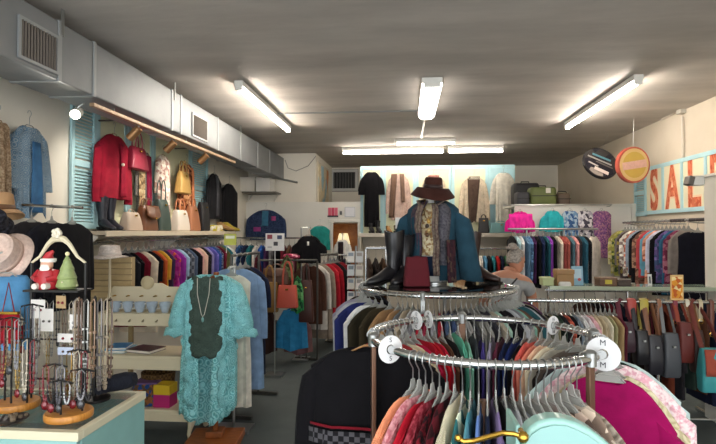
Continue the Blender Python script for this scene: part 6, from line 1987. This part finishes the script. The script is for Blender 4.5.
# black poncho with the patterned border, a wooden hanger beside it
p, a = ring_pos(CA, RA, ZA, 179)
PS = Shape(0.245, 0.66, 0.055, -0.055, 0.06, 1.12, 0.012, 9, wedge=0.6, nk=0.1)
z_ = PS.neck
BLKF = fabric('0e0d10')
tri = MB()
for k in range(9):
    x = 0.0 + k * 0.026
    y = -0.075
    tri.add([(x, y, -0.36), (x + 0.026, y, -0.36), (x + 0.013, y - 0.004, -0.395)], [(0, 1, 2)])
PT = hang('poncho', 'black poncho with a red and grey patterned border beside the peach sweater', p, a + PI, BLKF, Shape(0.245, 0.66, 0.05, -0.055, 0.07, 1.12, 0.012, 9, wedge=-0.6, nk=0.1), 0.42, WH, None,
          [('red_border', PS.patch(-0.24, 0.24, -0.335, -0.345, 0.014, 16, 2), fabric('6e1420')), ('patterned_border', PS.patch(-0.245, 0.245, -0.355, -0.41, 0.013, 16, 4), fabric('4f4d51', 'check', '1c1b1e', None, 2.2)),
           ('grey_stripe', PS.patch(-0.245, 0.245, -0.44, -0.455, 0.014, 16, 2), fabric('5c5a5e')), ('grey_stripe', PS.patch(-0.245, 0.245, -0.475, -0.485, 0.014, 16, 2), fabric('5c5a5e'))], rail=0.0145, plate=False, r0=0.06, r1=0.05, flat=0.5)
p, a = ring_pos(CA, RA, ZA, 173)
t = thing('wooden_hanger', 'empty brown wooden hanger on the ring beside the black poncho', 'hanger', p, a)
h, hk = hanger_mesh(0.2, -0.07, 0.07, rr=0.0145, gauge=0.008)
h.build('hanger_bar', wood('9a6844'), t)
_, hk = hanger_mesh(0.2, -0.07, 0.07, rr=0.0145, gauge=0.0035)
hk.build('hook', STEEL, t)

# clothes on the ring under the mannequin
BR = [(176, 'grey blouse', '8a8a90'), (183, 'mauve grey blouse', '8f8896'), (190, 'silver blouse', 'a5a5a8'), (197, 'lilac white top', 'b9b4c4'), (203.5, 'navy blue jacket', '242a5a'), (211, 'white shirt', 'dedcd8'), (219, 'dark olive jacket', '2f2a1e'), (226, 'olive brown jacket', '3a3224'), (233, 'tan top', '9a7854'), (240, 'caramel top', 'a5805a'),
      (247, 'beige top', 'b8a890'), (254, 'grey top', '77777a'), (261, 'raspberry top', '8c2a40'), (268, 'crimson top', 'a01f2c'), (275, 'denim top', '44567c'), (282, 'ash top', '9a9896'), (289, 'stone grey top', '8c8a84'), (296, 'charcoal top', '35343a'), (303, 'mint top', '9ab8a8'), (310, 'black top', '17161a'),
      (317, 'smoke grey top', '6f6f72'), (324, 'brown top', '5a4434'), (331, 'dark teal top', '264a50'), (338, 'steel grey top', '82868a'), (345, 'ink black top', '111014'), (352, 'khaki top', '7d7458'), (0, 'plum top', '4c2a44'), (8, 'sage top', '7c8a74'), (16, 'rust top', '8a4a30'),
      (165, 'dark brown jacket', '2e241e'), (157, 'black jacket', '161519'), (149, 'dark grey cardigan', '3c3b40')]
BR += [(243.5 + 7 * k, n_ + ' blouse', c_) for k, (n_, c_) in enumerate((('pewter', '77787a'), ('pearl grey', 'aeadaa'), ('cherry red', 'a01f30'), ('dove grey', '96959a'), ('steel blue', '4f6480'), ('silver grey', 'b4b4b4'), ('graphite', '3c3c40'), ('ash grey', '8f8d88'), ('stone beige', 'a79c8a'), ('onyx black', '18171a'), ('fog grey', 'a3a4a6'), ('sea green', '6f9686'), ('cocoa brown', '4d382c'), ('ice grey', 'b9bcc0'), ('coal black', '201f22')))]
BR.sort(key=lambda e: (e[0] - 140) % 360)
lb = rack_labels([e[1] for e in BR], 'the ring under the mannequin', 'the black boot')
for i, e in enumerate(BR):
    p, a = ring_pos(CB, RB, ZB, e[0])
    hang('hanging_top', lb[i], p, a, fabric(e[2]), Shape(rnd.uniform(0.17, 0.2), 0.66, 0.012, -0.085 - 0.02 * rnd.random(), 0.08, 1.02, 0.003, 400 + i, wedge=1.6), 0.5, None, 'tops on the ring under the mannequin', rail=0.0145, flat=0.25, r0=0.048, r1=0.038, spread=0.0, detail=False)

# ------------------------------------------------------------------ mannequin
MY = 3.86
mx = at_y(433, 240, MY).x
mz = ZB + 0.025
TURN = -0.28
t = thing('mannequin', 'white headless torso mannequin standing on the round rack in the blue jacket', 'mannequin', (mx, MY, mz), TURN)
SK = plain('d9d6d0', 0.4, vary=0.03)
sec = [(0.02, 0.0, 0.13, 0.095), (0.06, 0, 0.145, 0.105), (0.14, 0, 0.148, 0.108), (0.26, 0.005, 0.118, 0.086), (0.34, 0.0, 0.125, 0.09), (0.43, -0.01, 0.145, 0.105), (0.5, -0.002, 0.158, 0.09), (0.55, 0.005, 0.155, 0.07), (0.585, 0.01, 0.11, 0.055), (0.61, 0.012, 0.055, 0.05), (0.64, 0.008, 0.047, 0.047), (0.7, 0.0, 0.045, 0.047)]


def ell(z, y0, rx, ry, n=32, k0=0.0, k1=2 * PI, full=True):
    return [Vector((rx * math.cos(a), y0 + ry * math.sin(a), z)) for a in ([2 * PI * i / n for i in range(n)] if full else [k0 + (k1 - k0) * i / n for i in range(n + 1)])]


MB().loft([ell(z, y, rx, ry) for z, y, rx, ry in sec]).build('torso', SK, t)
MB().lathe([(0.1, 0), (0.1, 0.012), (0.02, 0.02)], 24).build('base', STEEL, t)
# blouse
b_ = thing('blouse', 'cream floral blouse under the blue jacket on the mannequin', 'blouse', (mx, MY, mz), TURN)
MB().loft([ell(z, y, rx + 0.008, ry + 0.008, 32) for z, y, rx, ry in [(0.205, 0.002, 0.132, 0.097)] + sec[3:9]], False, False).build('blouse_body', fabric('c9b890', 'print', '9c7c58', 'd8cbac', 2.2), b_, solid=0.002)
sk_ = thing('skirt', 'dark navy skirt below the blouse on the mannequin', 'skirt', (mx, MY, mz), TURN)
MB().loft([ell(z, y, rx + 0.01, ry + 0.01, 32) for z, y, rx, ry in sec[1:3]] + [ell(0.2, 0, 0.14, 0.107, 32)], False, False).build('skirt_body', fabric('1f2c44'), sk_, solid=0.002)
# jacket
JK = fabric('25414f', 'plain')
JL = fabric('45282e', 'print', '33222a', '55443c', 1.6)
j = thing('jacket', 'teal blue open jacket with wide sleeves and a patterned lining on the mannequin', 'jacket', (mx, MY, mz), TURN)
js = [(0.598, 0.012, 0.1, 0.075), (0.572, 0.008, 0.15, 0.088), (0.54, 0.004, 0.185, 0.1), (0.5, -0.002, 0.19, 0.115), (0.43, -0.008, 0.182, 0.132), (0.34, 0, 0.168, 0.12), (0.26, 0.004, 0.168, 0.116), (0.14, 0, 0.19, 0.135), (0.03, 0, 0.205, 0.14)]
rings, lining = [], []
for i, (z, y, rx, ry) in enumerate(js):
    g = 0.22 + 0.16 * min(1, i / 4)
    r_ = ell(z, y, rx, ry, 40, -PI / 2 + g, 3 * PI / 2 - g * 0.9, False)
    for q, v_ in enumerate(r_):
        v_.y += 0.008 * math.sin(q * 1.1) * i / 8
    rings.append(r_)
    lining.append([Vector((v.x * 0.965, (v.y - y) * 0.955 + y, v.z)) for v in r_])
MB().loft(rings, False, False, closed=False).build('jacket_body', JK, j, solid=0.004)
MB().loft(lining, False, False, closed=False).build('lining', JL, j)
MB().grid(lambda u, v: Vector((0.13 + 0.045 * u + 0.012 * v, -0.118 - 0.025 * (1 - u) - 0.01 * math.sin(u * 7) - 0.02 * v + 0.055 * u * u, 0.32 - 0.3 * v)), 6, 8).build('lining_fold', JL, j, solid=0.003)
# turned-back front edges (collar bands)
for s, nm, mt in ((0, 'collar_band', fabric('5d5b60', 'speck', '45424a')), (-1, 'collar_band', fabric('54404a', 'speck', '3c3440'))):
    rr = []
    for i, r_ in enumerate(rings[:8]):
        e0 = r_[0] if s == 0 else r_[-1]
        e1 = r_[4] if s == 0 else r_[-5]
        rr.append([e0 + Vector((0, -0.008, 0)), e0.lerp(e1, 0.5) + Vector((0, -0.018, 0)), e1 + Vector((0, -0.007, 0))])
    MB().loft(rr, False, False, closed=False).build(nm, mt, j, solid=0.004)
for s in (-1, 1):
    n = 16
    if s > 0:
        path = [(0.15, 0, 0.535, 0.06), (0.205, 0, 0.5, 0.066), (0.228, -0.01, 0.4, 0.066), (0.244, -0.01, 0.28, 0.068), (0.266, -0.01, 0.14, 0.074), (0.284, -0.01, 0.03, 0.08)]
    else:
        path = [(-0.15, 0, 0.535, 0.06), (-0.195, 0, 0.5, 0.06), (-0.22, -0.01, 0.4, 0.058), (-0.228, -0.01, 0.28, 0.056), (-0.232, -0.01, 0.16, 0.058)]
    rr = []
    for i, (x, y, z, r_) in enumerate(path):
        tl = (0.75, 0.6, 0.3, 0.2, 0.15, 0.1)[i]
        rr.append([Vector((x + r_ * math.cos(a), y + r_ * 0.8 * math.sin(a) + 0.006 * math.sin(a * 4 + i), z - s * r_ * math.cos(a) * tl)) for a in [2 * PI * q / n for q in range(n)]])
    so = MB().loft(rr, True, False).build('sleeve', JK, j, solid=0.003)
    MB().loft([[v * 0.97 + Vector((path[-1][0] * 0.03, 0, path[-1][2] * 0.03 + 0.003)) for v in rr[-1]], [v * 0.94 + Vector((path[-1][0] * 0.06, 0, path[-1][2] * 0.06 + 0.04)) for v in rr[-1]]], False, True).build('cuff_lining', JL, so)
# long scarf round the neck
sc = thing('scarf', 'long grey brown scarf hanging down the front of the blue jacket', 'scarf', (mx, MY, mz), TURN)
for s, ln in ((-1, 0.2), (1, 0.5)):
    MB().grid(lambda u, v: Vector((s * (0.05 + 0.015 * math.sin(v * 2)) + (u - 0.5) * 0.042 + 0.004 * math.sin(v * 14), -0.165 - 0.02 * math.sin(min(1, v * 2.2) * PI / 2) - 0.006 * math.cos(u * 9), 0.57 - ln * v)), 6, 14).build('scarf_end', fabric('74685c', 'speck', '5a4844'), sc, solid=0.003)
MB().tube([(-0.055, -0.15, 0.56), (-0.098, -0.06, 0.602), (-0.075, 0.06, 0.615), (0, 0.09, 0.618), (0.075, 0.06, 0.615), (0.098, -0.06, 0.602), (0.055, -0.15, 0.56)], 0.013, 8, flat=0.5).build('neck_wrap', fabric('8a7c6c', 'speck', '6e5a54'), sc)
nk_ = thing('pendant_necklace', 'chunky gold and dark pendant necklace on the mannequin', 'necklace', (mx - 0.036, MY - 0.125, mz + 0.5), TURN)
MB().tube([(-0.035, 0.05, 0.11), (-0.04, -0.005, 0.05), (-0.02, -0.02, -0.02), (0, -0.022, -0.035), (0.02, -0.02, -0.02), (0.04, -0.005, 0.05), (0.035, 0.05, 0.11)], 0.004, 6).build('chain', plain('7a5a2a', 0.3, 0.8), nk_)
for q in range(4):
    MB().ball((0.006 * (-1) ** q, -0.026, -0.05 - q * 0.032), 0.017, 8, (0.9, 0.45, 1)).build('pendant_stone', plain(('c49a4a', '3a2a22', 'c2a46a', '5a3a20')[q], 0.3, 0.3), nk_)
# brown hat
p = at_y(433, 193, MY - 0.02)
hat('wide brimmed brown felt hat on the mannequin', (p.x, MY - 0.01, mz + 0.688), fabric('40251f'), plain('2e1815', 0.6), 0.172, 0.074, 0.09, rot=(0.1, 0.05, 0.2), wave=0.014, droop=0.06)
# red bag against the jacket
a, b = at_y(403, 254, MY - 0.25), at_y(430, 281, MY - 0.25)
bag('dark red handbag standing against the front of the mannequin jacket', ((a.x + b.x) / 2, MY - 0.245, mz + 0.0), 0.1, b.x - a.x, a.z - mz - 0.02, 0.13, plain('5a101c', 0.9, vary=0.35), 0.0, two=False, taper=0.8, clasp=False)

# boots on the ring
p = at_y(394, 282, 3.72)
for k, (dx, dy, rz_b) in enumerate(((-0.02, 0.0, -0.9), (0.075, 0.05, -0.35))):
    boot('tall black leather boot beside the mannequin on the round rack', (p.x + dx, 3.72 + dy, mz), rz_b, 0.38 if k == 0 else 0.36, BLK, 'pair of tall black boots by the mannequin', s=1.08)
p = at_y(474, 285, 3.95)
boot('dark brown boot behind the wide blue sleeve on the round rack', (p.x + 0.02, 4.02, mz), 0.9, 0.37, plain('33211c', 0.4, vary=0.2), None, s=1.05)
t = thing('white_sign_card', 'small white price card standing on a wire behind the tall black boots', 'sign', (at_y(402, 223, 3.98).x, 3.98, mz))
zc_ = at_y(402, 223, 3.98).z - mz
MB().tube([(0, 0, 0.004), (0, 0, zc_)], 0.004, 6).box((0, 0, 0.004), (0.1, 0.08, 0.008)).build('stand', STEEL, t)
MB().box((0, -0.006, zc_), (0.1, 0.004, 0.085)).build('card', plain('dcdad6', 0.5), t, smooth=False)
t = thing('brown_suitcase_bag', 'dark brown textured bag on a shelf behind the tall black boots', 'handbag', (at_y(374, 268, 4.9).x, 4.9, 0)) if False else None
# dark brown jackets rack seen behind the ring, left of the boots
QX0, QX1 = at_y(366, 255, 5.1).x, at_y(386, 255, 5.1).x
bar_rack('clothes_rack', 'short rack of dark brown jackets behind the tall black boots', (QX0, 5.1), (QX1, 5.1), at_y(375, 248, 5.1).z, 0.18)
lbq = ['dark brown cord jacket on the short rack, next to the leaflets', 'blackish brown jacket on the short rack, in the middle', 'chocolate brown jacket on the short rack, next to the tall boots']
for i in range(3):
    hang('jacket', lbq[i], (QX0 + 0.03 + (QX1 - QX0 - 0.06) * i / 2, 5.1, at_y(375, 248, 5.1).z), PI / 2 + 0.15, fabric(('3a2c22', '241c18', '46301f')[i]), Shape(0.19, 0.6, 0.022, -0.1, 0.08, 1.0, 0.006, 450 + i), 0.5, None, None, detail=False, flat=0.4)
# ------------------------------------------------------------------ the woman between the racks
def skinned(name, verts, edges, radii, mat, parent, subd=2, root=0):
    me = bpy.data.meshes.new(name)
    me.from_pydata(verts, edges, [])
    o = bpy.data.objects.new(name, me)
    COL.objects.link(o)
    md = o.modifiers.new('skin', 'SKIN')
    md.use_smooth_shade = True
    for i, r in enumerate(radii):
        me.skin_vertices[0].data[i].radius = r if isinstance(r, tuple) else (r, r)
        me.skin_vertices[0].data[i].use_root = i == root
    sb = o.modifiers.new('subd', 'SUBSURF')
    sb.levels = sb.render_levels = subd
    dg = bpy.context.evaluated_depsgraph_get()
    m2 = bpy.data.meshes.new_from_object(o.evaluated_get(dg))
    bpy.data.objects.remove(o)
    m2.name = name
    m2.materials.clear()
    m2.materials.append(mat)
    for p in m2.polygons:
        p.use_smooth = True
    o = bpy.data.objects.new(name, m2)
    COL.objects.link(o)
    if parent:
        o.parent = parent
    return o


WYY = 4.47
wp = at_y(505, 300, WYY)
PR_ = thing('person', 'woman in a grey top with grey hair in a bun, bending between the racks', 'person', (wp.x, WYY, 0), -0.25)
SKIN = plain('b98064', 0.55, vary=0.06)
HAIR = fabric('a39a90', 'speck', '857b72')
# x right, y away from the camera; she looks away and down to one side
B = {'pel': (-0.0, 0.0, 0.84), 'waist': (0.0, 0.01, 1.0), 'chest': (0.015, 0.06, 1.16), 'upch': (0.02, 0.075, 1.25), 'neck': (0.045, 0.095, 1.305), 'nk2': (0.065, 0.115, 1.345),
     'shl': (-0.15, 0.07, 1.245), 'ell': (-0.2, 0.11, 1.0), 'wrl': (-0.13, 0.27, 0.98), 'hal': (-0.12, 0.34, 0.985),
     'shr': (0.185, 0.08, 1.225), 'elr': (0.235, 0.13, 0.98), 'wrr': (0.17, 0.29, 0.98), 'har': (0.16, 0.36, 0.985),
     'hil': (-0.09, 0, 0.8), 'knl': (-0.1, -0.02, 0.45), 'anl': (-0.1, 0.0, 0.09), 'tol': (-0.11, 0.13, 0.035), 'hir': (0.09, 0, 0.8), 'knr': (0.1, -0.02, 0.45), 'anr': (0.1, 0.0, 0.09), 'tor': (0.12, 0.13, 0.035)}
K = list(B)
E = [('pel', 'waist'), ('waist', 'chest'), ('chest', 'upch'), ('upch', 'neck'), ('neck', 'nk2'), ('upch', 'shl'), ('shl', 'ell'), ('ell', 'wrl'), ('wrl', 'hal'), ('upch', 'shr'), ('shr', 'elr'), ('elr', 'wrr'), ('wrr', 'har'),
     ('pel', 'hil'), ('hil', 'knl'), ('knl', 'anl'), ('anl', 'tol'), ('pel', 'hir'), ('hir', 'knr'), ('knr', 'anr'), ('anr', 'tor')]
Rr = {'pel': (0.14, 0.11), 'waist': (0.12, 0.09), 'chest': (0.135, 0.1), 'upch': (0.11, 0.075), 'neck': 0.05, 'nk2': 0.047, 'shl': 0.055, 'ell': 0.04, 'wrl': 0.026, 'hal': 0.03, 'shr': 0.055, 'elr': 0.04, 'wrr': 0.026, 'har': 0.03,
      'hil': 0.09, 'knl': 0.058, 'anl': 0.038, 'tol': 0.03, 'hir': 0.09, 'knr': 0.058, 'anr': 0.038, 'tor': 0.03}
body = skinned('body', [B[k] for k in K], [(K.index(a), K.index(b)) for a, b in E], [Rr[k] for k in K], SKIN, PR_)
# hands: four fingers and a thumb curled on the rail in front of her
for s, hk_ in ((-1, 'hal'), (1, 'har')):
    hx, hy, hz2 = B[hk_]
    vs, es, rs = [(hx, hy - 0.02, hz2)], [], [0.02]
    for f in range(4):
        fx = hx + (f - 1.5) * 0.019
        ln = (0.075, 0.085, 0.08, 0.065)[f]
        o_ = len(vs)
        vs += [(fx, hy + 0.03, hz2 + 0.004), (fx, hy + 0.03 + ln * 0.5, hz2 - 0.004), (fx, hy + 0.03 + ln * 0.75, hz2 - 0.03), (fx, hy + 0.03 + ln * 0.6, hz2 - 0.05)]
        es += [(0, o_), (o_, o_ + 1), (o_ + 1, o_ + 2), (o_ + 2, o_ + 3)]
        rs += [0.011, 0.0095, 0.009, 0.008]
    o_ = len(vs)
    vs += [(hx - s * 0.035, hy + 0.015, hz2 - 0.01), (hx - s * 0.045, hy + 0.05, hz2 - 0.025)]
    es += [(0, o_), (o_, o_ + 1)]
    rs += [0.011, 0.009]
    skinned('hand', vs, es, rs, SKIN, PR_)
# head, tipped forward and turned
HR = Euler((0.35, 0.12, 2.45)).to_matrix()
HC_ = Vector((0.085, 0.13, 1.405))


def headpt(x, y, z):
    return HC_ + HR @ (Vector((x, y, z)) * 0.9)


rings = []
for z, rx, ry, y0 in ((-0.105, 0.02, 0.02, -0.04), (-0.095, 0.038, 0.04, -0.035), (-0.06, 0.055, 0.07, -0.015), (-0.02, 0.065, 0.083, -0.003), (0.03, 0.071, 0.09, 0.002), (0.07, 0.064, 0.08, 0.004), (0.1, 0.042, 0.055, 0.004), (0.113, 0.012, 0.015, 0.004)):
    rings.append([headpt(rx * math.cos(a), y0 + ry * math.sin(a), z) for a in [2 * PI * k / 20 for k in range(20)]])
MB().loft(rings).build('head', SKIN, PR_)
ft = MB()
ft.loft([[headpt(x, y, z) for x, y, z in q] for q in ([(-0.008, -0.082, 0.02), (0.008, -0.082, 0.02), (0.006, -0.078, 0.024), (-0.006, -0.078, 0.024)], [(-0.016, -0.086, -0.03), (0.016, -0.086, -0.03), (0.008, -0.11, -0.025), (-0.008, -0.11, -0.025)], [(-0.012, -0.08, -0.038), (0.012, -0.08, -0.038), (0.006, -0.1, -0.036), (-0.006, -0.1, -0.036)])])
for s in (-1, 1):
    ft.loft([[headpt(s * (0.066 + 0.012 * math.sin(a)), 0.012 + 0.018 * math.cos(a) * k, -0.005 + 0.03 * math.sin(a) * k) for a in [2 * PI * q / 10 for q in range(10)]] for k in (1, 0.6)])
ft.build('nose_and_ears', SKIN, PR_)
for s in (-1, 1):
    MB().ball(headpt(s * 0.028, -0.078, 0.012), 0.011, 8).build('eye', plain('3a2a22', 0.2), PR_)
MB().tube([headpt(-0.022, -0.078, -0.066), headpt(0, -0.086, -0.064), headpt(0.022, -0.078, -0.066)], 0.005, 6).build('mouth', plain('9a5048', 0.5), PR_)
hr = []
for z, rx, ry, y0 in ((-0.045, 0.06, 0.045, 0.045), (-0.01, 0.073, 0.07, 0.028), (0.03, 0.079, 0.083, 0.018), (0.065, 0.073, 0.082, 0.01), (0.1, 0.055, 0.066, 0.004), (0.122, 0.016, 0.02, 0.004)):
    hr.append([headpt(rx * math.cos(a) * (1 + 0.03 * math.sin(a * 9)), y0 + ry * math.sin(a) * (0.9 if math.sin(a) < 0 else 1), z) for a in [2 * PI * k / 24 for k in range(24)]])
MB().loft(hr).build('hair', HAIR, PR_)
bn = headpt(0.0, 0.075, 0.115)
MB().ball(bn, 0.04, 12, (1, 1, 0.85)).tube([bn + Vector((0.04 * math.cos(a), 0.04 * math.sin(a), -0.012)) for a in [2 * PI * k / 12 for k in range(12)]], 0.014, 8, closed=True).build('hair_bun', HAIR, PR_)
# clothes
Kt = ['pel', 'waist', 'chest', 'upch', 'shl', 'shr', 'sl2', 'sr2']
Bt = dict(B, sl2=(-0.178, 0.09, 1.12), sr2=(0.212, 0.105, 1.1), upch=(0.02, 0.07, 1.225), shl=(-0.15, 0.07, 1.225), shr=(0.185, 0.08, 1.205))
Rt = {'pel': (0.165, 0.13), 'waist': (0.145, 0.11), 'chest': (0.155, 0.115), 'upch': (0.12, 0.085), 'shl': 0.064, 'shr': 0.064, 'sl2': 0.064, 'sr2': 0.064}
Et = [('pel', 'waist'), ('waist', 'chest'), ('chest', 'upch'), ('upch', 'shl'), ('upch', 'shr'), ('shl', 'sl2'), ('shr', 'sr2')]
skinned('grey_top', [Bt[k] for k in Kt], [(Kt.index(a), Kt.index(b)) for a, b in Et], [Rt[k] for k in Kt], fabric('9a9a98', 'plain'), PR_)
Kl = ['pel', 'hil', 'knl', 'an1', 'hir', 'knr', 'an2']
Bl = dict(B, an1=(-0.1, 0, 0.13), an2=(0.1, 0, 0.13), pel=(0, 0, 0.82))
Rl = {'pel': (0.155, 0.12), 'hil': 0.1, 'knl': 0.072, 'an1': 0.06, 'hir': 0.1, 'knr': 0.072, 'an2': 0.06}
skinned('dark_trousers', [Bl[k] for k in Kl], [(Kl.index(a), Kl.index(b)) for a, b in (('pel', 'hil'), ('hil', 'knl'), ('knl', 'an1'), ('pel', 'hir'), ('hir', 'knr'), ('knr', 'an2'))], [Rl[k] for k in Kl], fabric('23252e'), PR_)
for s in (-1, 1):
    MB().loft([[Vector((s * 0.105 + w_ * math.cos(a), y, max(0.0, zc2 + h_ * math.sin(a)))) for a in [2 * PI * k / 12 for k in range(12)]] for y, w_, zc2, h_ in ((-0.06, 0.02, 0.04, 0.03), (-0.04, 0.042, 0.045, 0.045), (0.04, 0.045, 0.045, 0.045), (0.13, 0.048, 0.03, 0.035), (0.18, 0.03, 0.025, 0.025))]).build('shoe', plain('2a2622', 0.5), PR_)
MB().tube([(0.1, -0.06, 1.27), (0.045, -0.09, 1.2), (-0.02, -0.105, 1.1), (-0.09, -0.115, 0.98), (-0.15, -0.08, 0.9)], 0.014, 8, flat=0.4).build('bag_strap', plain('1c1b1e', 0.5), PR_)
MB().loft([rrect(0.07 * k, 0.2 * k, 0.02, z, 5, -0.23, -0.02) for z, k in ((0.68, 0.9), (0.7, 1), (0.86, 1), (0.89, 0.8))]).build('hip_bag', plain('1f1e22', 0.5), PR_)

# ------------------------------------------------------------------ mint cabinet corner with its brass handle, close to the camera
M0, M1 = 1.085, 1.13
t = thing('mint_cabinet', 'pale mint painted cabinet with an arched top and a curved brass handle', 'cabinet', (0, 0, 0))
MINT = plain('8ab5aa', 0.4, vary=0.05, coat=0.3)


def cab(px, py):
    p = at_y(px, py, M1)
    return (p.x, p.z)


top = [cab(519, 428), cab(524, 420), cab(533, 414), cab(545, 411), cab(557, 411.5), cab(570, 415), cab(583, 421.5), cab(596, 431), cab(610, 444), cab(620, 456)]
out = [(top[0][0], 0.06)] + top + [(top[-1][0], 0.06)]
MB().slab(out, M0, M1).build('cabinet_body', MINT, t, smooth=True, bevel=0.006, ang=0.5)
inner = [(x - 0.004 if i > 4 else x + 0.004, z - 0.012) for i, (x, z) in enumerate(top)]
MB().slab([(inner[0][0], 0.1)] + inner + [(inner[-1][0], 0.1)], M0 - 0.004, M0 - 0.0005).build('front_panel', plain('7eaaa4', 0.35, vary=0.04, coat=0.3), t, smooth=True, ang=0.5)
c0x = top[0][0]
MB().span((c0x - 0.002, M0 + 0.02, 0.06), (c0x - 0.012, M1 + 0.08, at_y(510, 408, M1 + 0.08).z)).build('side_panel', MINT, t, smooth=False, bevel=0.003)
for x in (c0x + 0.02, top[-1][0] - 0.02):
    for y in (M0 + 0.02, M1 - 0.02):
        MB().tube([(x, y, 0), (x, y, 0.06)], 0.012, 8).build('foot', MINT, t)
hp = [at_y(523, 437, M0 - 0.03), at_y(514, 434, M0 - 0.03), at_y(503, 433, M0 - 0.02), at_y(488, 437, M0), at_y(474, 441, M0 + 0.01), at_y(464, 441.5, M0 + 0.02), at_y(458, 438, M0 + 0.02)]
hd = MB().tube(hp, 0.0055, 8).build('brass_handle', BRASS, t)
MB().ball(hp[0], 0.012, 10).tube([hp[0], hp[0] + Vector((0.003, 0.035, 0))], 0.006, 8).build('handle_mount', BRASS, hd)
MB().ball(hp[-1], 0.008, 8).build('handle_knob', BRASS, hd)
